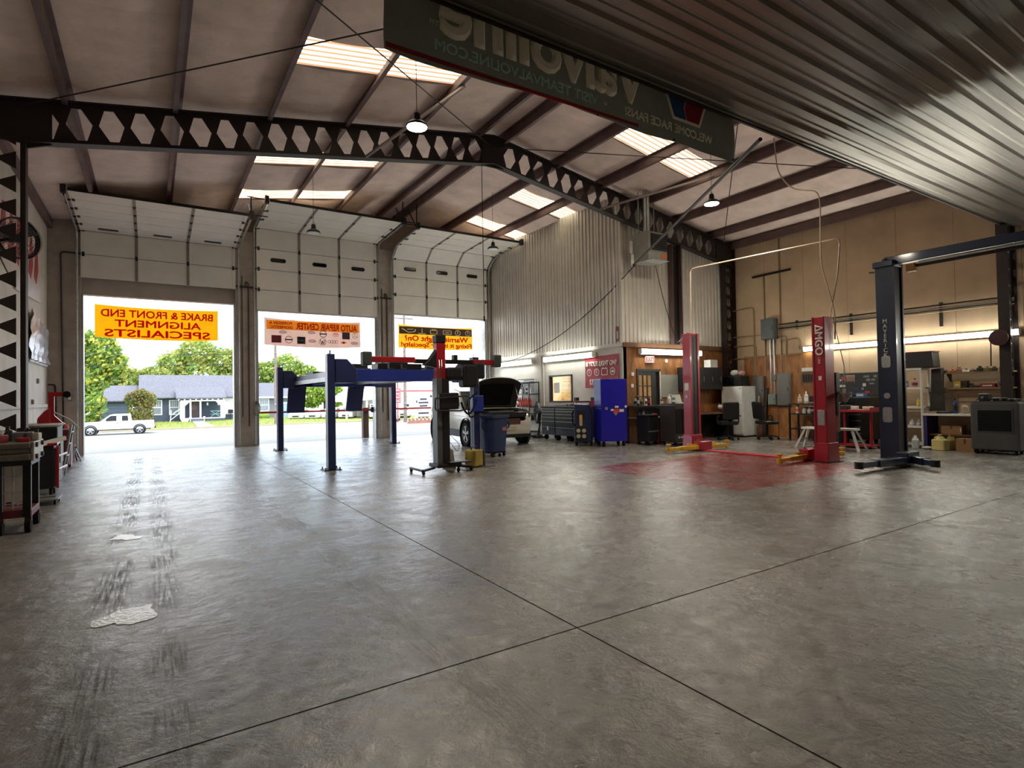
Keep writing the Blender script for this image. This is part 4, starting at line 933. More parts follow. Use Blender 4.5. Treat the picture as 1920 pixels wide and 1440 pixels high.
for x in (-.3, .3): B().cyl((x, .1, .78), (x, .1, rz_(11.6)-5.0-.1), .01, n=6).build('hanger_rod', M_steel, ut)
ha = thing('hose_boom', 'long dark boom pole slung from the deck edge to the office corner', 'pole', (11.25, 11.2, 4.95))
B().tube([(0, 0, 0), (-4.15, -6.6, -.06)], .028, 8).build('boom', M_blkm, ha); B().ball((0, 0, 0), .05).build('end_fitting', M_blk, ha)
for k, (a, b_) in enumerate((((-.03, .1, .12), .05), ((-.03, .14, .5), .07))): B().prism(rrect(-.06, .06, -.18, .18, .05), -.01, .01, 'y').build('bracket_plate', M_wpl, ha).location = (a[0], a[1]-.1, a[2])
conduit('hanging_cable', sag((11.2, 11.15, 4.9), (10.98, 18.3, 2.6), .55, 16), .012, M_dk, 'thin dark cable sagging from the boom pole down to the office side lights', 'cable', rad=.01)
conduit('hanging_cable', sag((11.75, 11.2, 6.5), (13.2, 11.4, 2.9), .45, 14)+[Vector((11.15+.05, 9.35, 2.88))], .010, M_dk, 'thin dark cable hanging from the truss to the plain crimson lift post', 'cable', rad=.01)
# bench with bottles
bn = thing('work_bench', 'black steel wall bench below the office door window', 'bench', (12.1, 11.38, 0))
B().box(-.85, .85, -.22, .22, 1.0, 1.05).build('bench_top', M_blkm, bn, bevel=.006)
B().box(-.83, .83, -.2, .2, .70, .73).build('lower_shelf', M_galv, bn)
for x in (-.82, .82):
    for y in (-.2, .2): B().box(x-.02, x+.02, y-.02, y+.02, 0, 1.0).build('leg', M_blkm, bn)
def bottle(loc, h, r_, col, label, cap='#e8e8e8', spray=False, jug=False, name='bottle', cat='bottle', group=None):
    m = mat('plastic_'+col.strip('#'), col, .35); mc = mat('plastic_'+cap.strip('#'), cap, .4)
    t = thing(name, label, cat, loc, random.uniform(0, 6), group)
    if jug:
        B().prism(rrect(-r_, r_, -r_*.7, r_*.7, r_*.3), 0, h*.68, 'z').build('body', m, t, bevel=r_*.15)
        B().lathe([(r_*.7, h*.66), (r_*.45, h*.82), (r_*.25, h*.88)], n=12).build('shoulder', m, t); B().lathe([(r_*.3, h*.87), (r_*.3, h)], n=12).build('cap', mc, t)
        B().tube(bend([(r_*.3, 0, h*.85), (r_*.85, 0, h*.8), (r_*.9, 0, h*.5)], r_*.3), r_*.13).build('handle', m, t)
        return t
    B().lathe([(r_*.92, 0), (r_, h*.03), (r_, h*.62), (r_*.85, h*.72), (r_*.32, h*.82), (r_*.3, h*.86)], n=14).build('body', m, t, smooth=True)
    B().lathe([(r_*.36, h*.85), (r_*.36, h*.97), (r_*.25, h)], n=10).build('cap', mc, t)
    B().lathe([(r_*1.012, h*.2), (r_*1.012, h*.52)], n=14).build('label_band', mat('label_'+cap.strip('#'), cap, .5), t)
    if spray: B().box(-.012, .012, -r_*1.3, r_*.5, h*.94, h*1.06).build('trigger_head', mc, t)
    return t
for i, (x, h, r_, c, cp) in enumerate(((11.36, .26, .04, '#8a9aa0', '#20262c'), (11.47, .30, .035, '#28282c', '#c0c0c0'), (11.60, .22, .045, '#6b6248', '#2c2c2c'), (11.78, .24, .035, '#d6d4ce', '#3a4a7a'), (11.90, .28, .04, '#2a2422', '#b02020'), (12.42, .22, .04, '#4c5258', '#d8d8d8'))):
    bottle((x, 11.36, 1.05), h, r_, c, ['pale grey aerosol can on the black bench', 'black aerosol can with silver top on the black bench', 'olive bottle with dark cap on the black bench', 'white bottle with blue cap on the black bench', 'dark bottle with red cap on the black bench', 'slate bottle with pale cap on the black bench'][i], cp)
for i, (x, c) in enumerate(((11.48, '#8f98a0'), (11.66, '#d8d8d8'))): bottle((x, 11.36, .73), .2, .035, c, ['silver aerosol can on the lower bench shelf', 'white aerosol can on the lower bench shelf'][i])
rg = B().ball((0, 0, .05), .09, 8, (1, .8, .5)).build('shop_rag', mat('rag_red', '#a8332e', .9), None); rg.location = (12.0, 11.28, .735); tag(rg, 'crumpled red shop rag on the lower bench shelf', 'rag')
bt = thing('utility_cart', 'low black utility cart with a chrome handle beside the tall blue cabinet', 'cart', (11.34, 10.91, 0), .1)
B().box(-.2, .2, -.2, .2, .1, .78).build('cart_body', M_blk, bt, bevel=.01); B().box(-.22, .22, -.22, .22, .78, .82).build('top_tray', M_blkm, bt, bevel=.008); B().box(-.205, .205, -.206, -.2, .36, .39).build('drawer_trim', M_galv, bt)
B().tube(bend([(.26, -.16, .12), (.26, -.16, .8), (.22, -.16, .8)], .03), .012).tube(bend([(.30, -.1, .12), (.30, -.1, .72), (.22, -.1, .72)], .03), .012).build('handle', M_chrome, bt)
for x in (-.16, .16):
    for y in (-.16, .16): B().cyl((x-.015, y, .05), (x+.015, y, .05), .05, n=12).build('caster', M_dk, bt)
rb = thing('bucket', 'red plastic bucket on the floor beside the brown evaporative cooler', 'bucket', (11.78, 10.95, 0))
B().lathe([(.125, 0), (.155, .34), (.165, .34), (.165, .37), (.148, .37), (.12, .02)], n=20).build('pail', mat('bucket_red', '#b01628', .45), rb, smooth=True); B().tube([(.16*math.cos(a), .02, .34-.16*math.sin(a)) for a in [PI*i/10 for i in range(11)]], .005, 5).build('bail_handle', M_steel, rb); B().box(-.06, .03, -.152, -.146, .14, .22).build('label', M_wpl, rb)
def cooler(loc, rz, w_, d, h, col, label, screen=False):
    r = thing('evaporative_cooler', label, 'cooler', loc, rz); m = mat('cooler_'+col.strip('#'), col, .6)
    B().box(-w_/2, w_/2, -d/2, d/2, .09, h).build('cabinet', m, r, bevel=.03, seg=3)
    if screen:
        B().box(-w_*.38, w_*.38, -d/2-.012, -d/2, h*.42, h*.88).build('grille_frame', m, r, bevel=.02); B().box(-w_*.34, w_*.34, -d/2-.02, -d/2-.012, h*.45, h*.85).build('grille', M_dk, r)
        for k in range(9): B().box(-w_*.34, w_*.34, -d/2-.026, -d/2-.02, h*.455+k*h*.044, h*.46+k*h*.044).build('louvre', M_blk, r)
    else:
        for x0, x1, yy in ((-.40, -.20, 0), (-.17, .03, 0), (.12, .38, 0)):
            g = B().box(x0*w_/.9, x1*w_/.9, -d/2-.012, -d/2, h*.3, h*.9).build('pad_grille', M_dk, r)
            for k in range(6): B().box(x0*w_/.9+.03*k, x0*w_/.9+.03*k+.008, -d/2-.018, -d/2-.012, h*.3, h*.9).build('grille_bar', m, g)
        for x in (-.33, -.24): B().box(x, x+.06, -d/2-.006, -d/2, .20, .25).build('sticker', M_wpl, r)
        B().cyl((.06, -d/2, .38), (.06, -d/2-.012, .38), .03, n=12).build('badge', M_wpl, r)
    B().box(-w_/2+.04, w_/2-.04, -d/2+.03, d/2-.03, h, h+.03).build('top_panel', m, r)
    for x in (-w_/2+.08, w_/2-.08):
        for y in (-d/2+.08, d/2-.08): B().cyl((x-.02, y, .045), (x+.02, y, .045), .045, n=12).build('caster', M_dk, r)
    return r
cooler((12.02, 10.38, 0), -.12, .88, .6, 1.08, '#3a3434', 'dark brown wheeled evaporative cooler behind the plain crimson lift post')
bottle((11.66, 10.40, 1.11), .24, .05, '#dcdcda', 'white spray bottle on the dark brown cooler', '#c8d0d8', True); bottle((11.84, 10.42, 1.11), .20, .055, '#4e6a5c', 'green bottle with white cap on the dark brown cooler')
lp = thing('laptop', 'open laptop with a pale blank screen on the dark brown cooler', 'laptop', (12.12, 10.42, 1.11), -.1)
B().box(-.17, .17, -.12, .12, 0, .018).build('keyboard_deck', M_wpl, lp, bevel=.005); B().hexa([(-.17, .12, .02), (.17, .12, .02), (.17, .13, .02), (-.17, .13, .02), (-.17, .19, .25), (.17, .19, .25), (.17, .20, .25), (-.17, .20, .25)]).build('screen_lid', M_blk, lp); B().add([(-.16, .116, .025), (.16, .116, .025), (.16, .184, .24), (-.16, .184, .24)], [(0, 1, 2, 3)]).build('screen', mat('screen_pale', '#b9b9b2', .3), lp)
wbd = thing('notice_sheet', 'grey blank wipe board on the plywood beside the office door', 'board', (13.07, OY-.002, 1.62)); B().box(-.37, .37, -.02, 0, -.32, .32).build('board_face', mat('board_grey', '#96958c', .4, var=.1), wbd); B().box(-.37, .37, -.05, -.02, -.34, -.32).build('pen_ledge', M_galv, wbd)
for i, (x, z) in enumerate(((11.55, 1.95), (11.53, 1.62), (12.95, 2.35))):
    o = B().box(-.05, .05, -.03, 0, -.05, .05).build('wall_switch', M_wpl, None, bevel=.008); o.location = (x, OY, z); tag(o, ['small white sensor box on plywood left of the office door top', 'small white switch plate on plywood left of the office door', 'small white junction box on plywood under the strip light'][i], 'switch')
cb = thing('wall_cabinet', 'long black wall cabinet hung on the plywood above the desk', 'cabinet', (14.25, OY, 1.82))
B().box(-.82, .82, -.36, 0, -.34, .34).build('carcass', M_blk, cb, bevel=.006)
for k in range(4): d_ = B().box(-.81+.405*k+.004, -.81+.405*(k+1)-.004, -.38, -.362, -.33, .33).build('cabinet_door', M_blk, cb); B().box(-.81+.405*k+.33, -.81+.405*k+.345, -.39, -.38, -.1, .05).build('handle', M_galv, d_)
bx_ = thing('carton', 'small white carton on top of the black wall cabinet', 'box', (14.75, 11.45, 2.16)); B().box(-.17, .17, -.12, .12, 0, .24).build('carton_body', M_wpl, bx_); B().box(-.17, .17, -.02, .02, .24, .243).build('tape', M_card, bx_)
dsk = thing('desk', 'dark desk with a brown top under the black wall cabinet', 'desk', (14.05, 11.15, 0))
B().box(-.95, .95, -.32, .4, .74, .78).build('desk_top', M_wood, dsk, bevel=.005); B().box(-.94, -.5, -.28, .38, 0, .74).build('pedestal', M_blk, dsk); B().box(-.94, .94, .36, .39, .1, .74).build('back_panel', M_blk, dsk); B().box(.9, .94, -.28, .38, 0, .74).build('side_panel', M_blk, dsk)
for k in range(3): B().box(-.92, -.52, -.295, -.28, .04+.235*k, .255+.235*k).build('drawer', M_blkm, dsk)
pp_ = thing('paper_pile', 'leaning pile of white paper on the brown desk', 'papers', (13.5, 11.1, .78)); B().prism([(-.12, 0), (.12, 0), (.04, .3), (-.08, .26)], -.04, .04).build('paper_stack', M_wht, pp_); B().box(-.12, .12, -.1, .1, 0, .02).build('loose_sheets', M_wht, pp_)
bwl = thing('desk_toy', 'small brown and white figure ornament with ears on the brown desk', 'ornament', (14.6, 10.98, .78)); B().ball((0, 0, .1), .11, 10, (1, .8, .9)).build('body', mat('toy_brown', '#5a3325', .8), bwl, smooth=True); B().ball((-.1, -.02, .17), .07, 8).build('muzzle', M_wpl, bwl, smooth=True)
for x in (-.12, .09): B().ball((x, 0, .25), .04, 6, (.6, .5, 1.2)).build('ear', M_blk, bwl)
def office_chair(loc, rz, label):
    r = thing('office_chair', label, 'chair', loc, rz); m = mat('black_leather', '#1b1b1c', .4, var=.15, scale=8)
    B().box(-.25, .25, -.24, .24, .44, .55).build('seat', m, r, bevel=.05, seg=3)
    B().hexa([(-.24, .2, .60), (.24, .2, .60), (.24, .30, .60), (-.24, .30, .60), (-.22, .28, 1.10), (.22, .28, 1.10), (.22, .36, 1.10), (-.22, .36, 1.10)]).build('backrest', m, r, bevel=.05, seg=3)
    B().box(-.15, .15, .17, .25, .93, 1.02).build('head_pad', m, r, bevel=.03)
    B().bar((0, .1, .46), (0, .30, .75), .08, .03).build('back_bracket', M_blk, r)
    for s in (-1, 1): B().tube(bend([(s*.25, .05, .47), (s*.31, .05, .5), (s*.31, .05, .70), (s*.31, .2, .70)], .04), .018).build('armrest', M_blk, r); 
    B().cyl((0, 0, .12), (0, 0, .44), .03).build('gas_column', M_blkm, r)
    for k in range(5):
        a = 2*PI*k/5+.4; l = B().bar((0, 0, .12), (.29*math.cos(a), .29*math.sin(a), .08), .04, .03).build('leg', M_blk, r); B().cyl((.29*math.cos(a)-.02, .29*math.sin(a), .032), (.29*math.cos(a)+.02, .29*math.sin(a), .032), .032, n=10).build('caster', M_dk, l)
    return r
office_chair((14.1, 10.42, 0), 2.6, 'black padded office chair in front of the white fridge'); office_chair((15.0, 9.75, 0), 1.2, 'black office chair turned sideways before the electrical panels')
fr = thing('fridge', 'white two-door fridge freezer in the corner by the tan wall', 'fridge', (15.52, 11.03, 0))
B().box(-.30, .36, -.37, .37, .04, 1.56).build('cabinet', M_wpl, fr, bevel=.012)
for z0, z1 in ((.08, .985), (.995, 1.55)): d_ = B().box(-.36, -.30, -.37, .37, z0, z1).build('fridge_door', M_wpl, fr, bevel=.015); B().box(-.39, -.36, .28, .31, (z0+.3 if z0 < .5 else z0+.05), (z1-.05 if z0 < .5 else z1-.2)).build('handle', M_wpl, d_); 
B().box(-.364, -.36, -.33, -.27, 1.48, 1.505).build('badge', M_gry, fr)
mw = thing('microwave', 'black microwave oven on top of the white fridge', 'microwave', (15.5, 11.1, 1.56)); B().box(-.24, .24, -.3, .3, .01, .32).build('case', M_blk, mw, bevel=.01); B().box(-.252, -.24, -.1, .28, .04, .29).build('oven_door', M_glass, mw); B().box(-.25, -.24, -.28, -.12, .04, .29).build('keypad', M_blkm, mw)
sb = thing('shopping_bag', 'crumpled white and pink bag on top of the black microwave', 'bag', (15.48, 11.02, 1.88)); B().ball((0, .1, .1), .14, 8, (1, 1, .75)).build('bag_bulk', M_wpl, sb); B().ball((0, -.15, .09), .11, 8, (1, 1, .8)).build('bag_fold', mat('bag_pink', '#b98a8a', .7), sb)
tl = thing('tube_light_carton', 'white fluorescent tube leaning upright beside the white fridge', 'tube', (15.75, 10.55, 0)); B().tube([(0, 0, .05), (.1, 0, 1.25)], .02, 8).build('glass_tube', M_wpl, tl); B().tube([(0, 0, 0), (0.005, 0, .06)], .021, 8).build('end_pin', M_steel, tl)
wd_ = thing('timber_offcut', 'dark timber boards leaning upright between fridge and panels', 'boards', (15.8, 10.42, 0))
for k, (y, h) in enumerate(((-.08, 1.5), (.02, 1.75), (.12, 1.35))): B().hexa([(-.1, y-.045, 0), (-.06, y-.045, 0), (-.06, y+.045, 0), (-.1, y+.045, 0), (.12, y-.045, h), (.16, y-.045, h), (.16, y+.045, h), (.12, y+.045, h)]).build('board', M_wood if k else mat('dark_board', '#2e211b', .7), wd_)

# ================================================================ TAN WALL SERVICES
def wbox(name, y0, y1, z0, z1, d, m, label, cat, door=True):
    r = thing(name, label, cat, (XR-.03, (y0+y1)/2, z0)); w_ = (y1-y0)/2; h = z1-z0
    B().box(-d, 0, -w_, w_, 0, h).build('enclosure', m, r, bevel=.008)
    if door: B().box(-d-.012, -d, -w_+.02, w_-.02, .02, h-.02).build('cover', m, r, bevel=.004); B().box(-d-.02, -d-.012, -w_+.04, -w_+.06, h*.45, h*.55).build('latch', M_blk, r)
    return r
M_pan = mat('panel_grey', '#6f6d69', .5, .2)
wbox('electrical_panel', 10.39, 10.79, .96, 1.87, .11, M_pan, 'grey electrical panel on plywood nearer the fridge', 'electrical panel'); wbox('electrical_panel', 9.56, 9.96, .96, 1.92, .11, M_pan, 'grey electrical panel on plywood nearer the lettered crimson post', 'electrical panel')
wbox('junction_box', 9.99, 10.24, .98, 1.30, .14, mat('pale_green_box', '#7d8a82', .5), 'pale green junction box between the two grey electrical panels', 'electrical box'); wbox('wireway_box', 9.95, 10.37, 2.97, 3.6, .22, mat('slate_box', '#565a5a', .5, .2), 'large slate pull box high on the tan wall', 'electrical box')
wbox('disconnect_switch', 9.99, 10.13, 1.72, 1.9, .08, M_pan, 'small grey switch box above the pale green junction box', 'electrical box', False)
cg = mat('conduit_tan', '#9a8768', .5, .3, world=True)
cx = XR-.03
for i, pts in enumerate((
        [(cx, 10.2, 2.97), (cx, 10.2, 1.3)], [(cx, 10.08, 2.97), (cx, 10.08, 1.3)],
        [(cx, 9.86, 6.2), (cx, 9.86, 1.92)], [(cx, 10.38, 5.0), (cx, 10.38, 1.87)], [(cx, 9.95, 3.05), (cx, 9.7, 3.05), (cx, 9.7, 1.92)],
        [(cx, 11.6, 2.45), (cx, 9.2, 2.45), (cx, 9.2, 2.6)], [(cx, 11.6, 3.15), (cx, 10.4, 3.15)], [(cx, 11.55, 4.0), (cx, 10.75, 4.05), (cx, 10.75, 3.2), (cx, 10.75, 1.87)],
        [(cx, 9.9, 2.9), (cx, 9.3, 2.95), (cx, 9.3, 2.62)], [(cx, 11.5, 2.85), (cx, 10.7, 2.85), (cx, 10.7, 1.87)])):
    conduit('conduit', pts, .02 if i > 1 else .026, M_galv if i < 2 else cg, ['bright galvanised riser pipe under the slate pull box, nearer the fridge', 'bright galvanised riser pipe under the slate pull box, nearer the lettered post', 'tall tan conduit running from eave to grey panel', 'tan conduit rising from the panel nearer the fridge', 'short tan elbow conduit beside the slate pull box', 'long level tan conduit just over the plywood sheets', 'dark level conduit into the slate pull box', 'tan conduit with a rounded loop near the wall corner', 'tan elbow conduit from slate box to the strip light', 'lower tan conduit bend near the wall corner'][i], rad=.12)
tr_ = thing('pipe_rack', 'bundle of parallel conduits on brackets along the tan wall', 'pipe rack', (XR, 7.15, 3.3))
for k in range(5): B().tube([(-.05-.012*(k % 2), -2.75, -.07+.042*k), (-.05-.012*(k % 2), 2.75, -.07+.042*k)], .016, 6).build('pipe', [cg, M_blkm, M_galv, cg, M_blkm][k], tr_)
for y, z in ((.68, -.42), (-1.38, -.42), (2.2, -.1)): B().box(-.045, -.0, y-.03, y+.03, z, .16).build('bracket', M_blkm, tr_)
o = B().bar((XR-.03, 9.5, 5.0), (XR-.03, 10.75, 4.98), .05, .06).build('wall_rail', M_blkm); tag(o, 'short dark level bar high on the tan wall', 'bar')
# ================================================================ OFFICE SIDE WALL GROUP
rbn = thing('poster_banner', 'red banner with white warning light symbols on the office side wall', 'banner', (OX-.03, 12.51, 2.05))
b = B(); vs = []; fs = []
for sd in (0, 1):
    for j in range(7):
        for i in range(15):
            u, v = i/14, j/6; vs.append((-.01+.012*math.sin(9*u+3*v)-sd*.004, .74-1.48*u, -.46+.92*v+(.03*u if j else -.04*u)))
fs = [(s*105+j*15+i, s*105+j*15+i+1, s*105+(j+1)*15+i+1, s*105+(j+1)*15+i) for s in (0, 1) for j in range(6) for i in range(14)]
b.add(vs, fs).build('banner_cloth', mat('banner_red', '#a81e30', .5, var=.1), rbn, smooth=True)
YD = (0, -1, 0)
fit(text('lettering', 'IS YOUR LIGHT ON?', .2, M_bw, rbn, (-.035, 0, .24), YD, ZD, bold=.008, shear=.1), 1.34); fit(text('lettering', 'LET US FIX IT', .2, M_bw, rbn, (-.035, 0, -.30), YD, ZD, bold=.008, shear=.1), 1.0)
for k in range(4):
    b = B(); yc = .52-.34*k
    if k == 2:
        b.box(-.036, -.03, yc-.13, yc+.13, -.10, -.08).box(-.036, -.03, yc-.13, yc+.13, .08, .10).box(-.036, -.03, yc-.13, yc-.11, -.1, .1).box(-.036, -.03, yc+.11, yc+.13, -.1, .1).box(-.036, -.03, yc-.09, yc-.04, .1, .125).box(-.036, -.03, yc+.04, yc+.09, .1, .125)
    else:
        for i in range(20):
            a0, a1 = 2*PI*i/20, 2*PI*(i+1)/20
            b.add([(-.034, yc+.11*math.cos(a0), .11*math.sin(a0)), (-.034, yc+.11*math.cos(a1), .11*math.sin(a1)), (-.034, yc+.085*math.cos(a1), .085*math.sin(a1)), (-.034, yc+.085*math.cos(a0), .085*math.sin(a0))], [(0, 1, 2, 3)])
        b.box(-.036, -.03, yc-.012, yc+.012, -.04, .06) if k != 3 else b.box(-.036, -.03, yc-.05, yc+.05, -.03, .03)
    b.build('symbol', M_bw, rbn)
ow_n = thing('notice_board', 'white printed price notice on the office wall behind the black shelving', 'notice', (OX-.006, 16.55, 1.72)); B().box(-.008, 0, -.62, .62, -.42, .28).build('sheet', M_wht, ow_n)
for k in range(9): B().box(-.011, -.008, -.55, .1+.04*(k % 3), .2-.06*k, .22-.06*k).build('print_line', M_bg, ow_n)
B().box(-.011, -.008, -.55, .55, .235, .255).build('print_heading', M_bk, ow_n); B().box(-.011, -.008, .25, .45, -.1, .16).build('print_figure', M_bk, ow_n)
fx = thing('extinguisher_sign', 'narrow red and white fire extinguisher sign on the office corner', 'sign', (OX-.036, 11.8, 3.1)); B().prism(rrect(-.045, .045, -.22, .22, .04), -.006, 0, 'x').build('sign_plate', mat('sign_red', '#8f1c24', .5), fx); B().prism(rrect(-.02, .02, -.14, .08, .015), -.009, -.006, 'x').build('pictogram', M_wpl, fx)
sh = thing('shelf_unit', 'black metal shelving unit against the office wall behind the white SUV', 'shelf', (10.95, 16.2, 0))
for x in (-.2, .2):
    for y in (-.5, .5): B().box(x-.015, x+.015, y-.015, y+.015, 0, 1.85).build('post', M_blkm, sh)
for z in (.15, .55, .98, 1.42, 1.82): B().box(-.21, .21, -.51, .51, z, z+.03).build('shelf', M_blkm, sh)
for k in range(7):
    bottle((10.86, 15.80+.125*k, 1.01), .31, .055, '#c03a20' if k % 2 else '#b5301c', 'red-orange bottle in the row on the black shelving', '#d8472c', group='red-orange bottles on black shelving')
for i, (y, z, c) in enumerate(((15.9, 1.45, '#d8dce0'), (16.05, 1.45, '#33373c'), (16.3, 1.45, '#c8ccd0'))): bottle((10.9, y, z), .24, .05, c, ['pale bottle on the upper black shelf', 'dark bottle on the upper black shelf', 'silver can on the upper black shelf beside the post'][i])
for i, y in enumerate((15.85, 16.15, 16.45)):
    o = B().box(-.14, .14, -.12, .12, 0, .16+.03*i).build('storage_box', [M_blk, M_gry, M_card][i], None, bevel=.01); o.location = (10.95, y, .58); tag(o, ['black storage box on the low black shelf', 'grey storage box on the low black shelf', 'brown storage box on the low black shelf'][i], 'box'); B().box(-.145, .145, -.125, .125, .13+.03*i, .17+.03*i).build('lid', M_gry if i == 0 else M_blk, o)
df = thing('drum_fan', 'black round floor fan standing beside the black shelving', 'fan', (10.75, 15.25, 0), -.5)
def cage_fan(r, R, z, depth, blades=4, ax='x'):
    b = B()
    for k in range(5): b.tube([(-depth/2*(1-(k/5)**2)-.005, R*(k+1)/5*math.cos(a), z+R*(k+1)/5*math.sin(a)) for a in [2*PI*i/24 for i in range(24)]], .005, 4, True)
    b.build('front_cage', M_blk, r); b = B()
    for k in range(24):
        a = 2*PI*k/24; b.tube([(-depth/2, .06*math.cos(a), z+.06*math.sin(a)), (-depth/2*.6, R*.6*math.cos(a), z+R*.6*math.sin(a)), (0, R*math.cos(a), z+R*math.sin(a))], .003, 4)
    b.build('cage_wires', M_blk, r)
    B().lathe([(R, -depth*.1), (R+.01, 0), (R, depth*.4), (R-.02, depth*.4), (R-.015, -depth*.1)], (0, 0, z), 28, 'x', False).build('shroud', M_blk, r)
    B().lathe([(.07, -.06), (.08, 0), (.07, .18), (.03, .2)], (0, 0, z), 16, 'x').build('motor', M_blkm, r)
    for k in range(blades):
        a = 2*PI*k/blades+.3; c, s = math.cos(a), math.sin(a)
        B().add([(-.03, .07*c-.03*s, z+.07*s+.03*c), (.03, .07*c+.05*s, z+.07*s-.05*c), (.05, R*.88*c+.16*s, z+R*.88*s-.16*c), (-.05, R*.9*c-.12*s, z+R*.9*s+.12*c)], [(0, 1, 2, 3)]).build('blade', mat('fan_blade', '#57585a', .4, .4), r)
cage_fan(df, .36, .82, .2); B().bar((0, -.3, .04), (0, .3, .04), .06).bar((0, 0, .04), (0.1, 0, .5), .05).bar((-.2, .28, .03), (.2, .28, .03), .05).bar((-.2, -.28, .03), (.2, -.28, .03), .05).build('stand', M_blkm, df)
# ---- wide navy tool chest
tcx = thing('tool_chest', 'wide navy rolling tool chest with many drawers under the office window', 'tool chest', (10.72, 13.45, 0))
M_tc = mat('chest_navy', '#1a2836', .4, .15, coat=.2)
B().box(-.28, .28, -1.12, 1.12, .16, 1.0).build('chest_body', M_tc, tcx, bevel=.01); B().box(-.30, .30, -1.14, 1.14, 1.0, 1.05).build('top_mat', M_blk, tcx, bevel=.01)
hs_ = [.20, .42, .60, .72, .82, .91, .985]
for k in range(6):
    for y0, y1 in ((.40, 1.10), (-1.10, .38)):
        if y1 < .39 and k in (1, 4): pass
        d_ = B().box(-.30, -.28, y0+.01, y1-.01, hs_[k]+.006, hs_[k+1]-.006).build('drawer', M_tc, tcx, bevel=.004); B().box(-.312, -.30, y0+.02, y1-.02, hs_[k+1]-.028, hs_[k+1]-.014).build('drawer_pull', M_galv, d_)
for y in (-.95, -.3, .35, .98):
    for x in (-.2, .2): B().cyl((x, y-.02, .08), (x, y+.02, .08), .08, n=14).build('caster', M_dk, tcx)
B().box(-.315, -.30, .72, .80, .30, .42).build('sticker', M_wpl, tcx)
cr_ = thing('battery_charger', 'red and white boxed charger on top of the navy tool chest', 'charger', (10.72, 12.75, 1.05)); B().box(-.12, .12, -.42, .42, 0, .16).build('case', mat('case_red', '#8a1c2c', .5), cr_, bevel=.015); fit(text('lettering', 'SERVICE', .1, M_wpl, cr_, (-.124, 0, .07), YD, ZD), .6) if False else B().box(-.123, -.12, -.36, .36, .05, .11).build('trim_strip', M_wpl, cr_)
for i, y in enumerate((-.36, .4)): B().box(-.06, .06, y-.05, y+.05, .16, .26).build('clamp_post', M_blk, cr_)
for i, (y, h) in enumerate(((13.35, .07), (13.9, .05))): o = B().box(-.1, .1, -.16, .16, 0, h).build('hand_tool_case', [M_blk, M_gry][i], None, bevel=.012); o.location = (10.7, y, 1.05); tag(o, ['flat black tool case on the navy tool chest', 'flat grey tool case on the navy tool chest'][i], 'case'); B().box(-.102, -.1, -.04, .04, h*.3, h*.7).build('latch', M_steel, o)
# ---- small blue service machine with dials
ac = thing('service_machine', 'blue wheeled refrigerant service machine with round gauges beside the navy chest', 'garage machine', (10.02, 12.0, 0), -.75)
B().prism([(-.24, .1), (.24, .1), (.26, .95), (.18, 1.12), (-.24, 1.15)], -.25, .25, 'y').build('case', mat('machine_blue', '#20285a', .4, coat=.2), ac, bevel=.04, seg=3)
B().box(-.21, .1, -.262, -.25, .15, .52).build('lower_panel', M_blk, ac, bevel=.02)
for x, z in ((-.13, .42), (.02, .42), (-.13, .27), (.02, .27)): B().cyl((x, -.262, z), (x, -.285, z), .055, n=16).build('gauge', mat('gauge_face', '#b8b4a0', .4), ac)
B().box(-.16, .06, -.265, -.25, .72, .98).build('display_panel', M_blk, ac, bevel=.01); B().prism(rrect(-.10, -.02, .55, .85, .03), -.29, -.265, 'y').build('glove', mat('tan_glove', '#c0a86a', .8), ac)
B().tube(bend([(-.22, -.1, 1.0), (-.30, -.18, .9), (-.28, -.2, .6), (-.2, -.25, .55)], .08), .02).build('hose', M_dk, ac); B().tube(bend([(-.2, 0, 1.12), (-.2, 0, 1.2), (.18, 0, 1.2), (.18, 0, 1.1)], .04), .015).build('handle', M_blk, ac)
for x in (-.2, .2):
    for y in (-.2, .2): B().cyl((x-.02, y, .055), (x+.02, y, .055), .055, n=12).build('caster', M_dk, ac)
# ---- tall bright blue cabinet
bc = thing('tool_cabinet', 'tall bright blue rolling tool cabinet with race stickers', 'tool cabinet', (10.42, 11.35, 0), -.35)
M_bb = mat('cabinet_blue', '#1616a0', .38, coat=.25, var=.05)
B().box(-.36, .36, -.25, .25, .14, 1.02).build('lower_cabinet', M_bb, bc, bevel=.008); B().box(-.37, .37, -.25, .25, 1.03, 1.80).build('upper_chest', M_bb, bc, bevel=.008)
for x in (-.28, .28):
    for y in (-.18, .18): B().cyl((x-.02, y, .07), (x+.02, y, .07), .07, n=12).build('caster', M_dk, bc)
B().box(-.36, .36, -.256, -.25, 1.0, 1.04).build('seam_trim', M_bb, bc); M_stk = mat('sticker_red', '#c0392c', .5)
for x0, x1, z0, z1, m in ((-.02, .15, .90, 1.0, M_stk), (.15, .27, .92, .99, M_wpl), (-.10, -.02, .95, 1.0, M_wpl), (-.26, -.18, .98, 1.05, M_gry), (.02, .12, 1.03, 1.08, M_wpl), (.30, .36, 1.03, 1.09, M_wpl)): B().box(x0, x1, -.262, -.25, z0, z1).build('sticker', m, bc)
B().prism([(-.02, .90), (.10, .90), (.04, .82)], -.26, -.25, 'y').build('sticker', M_gry, bc)

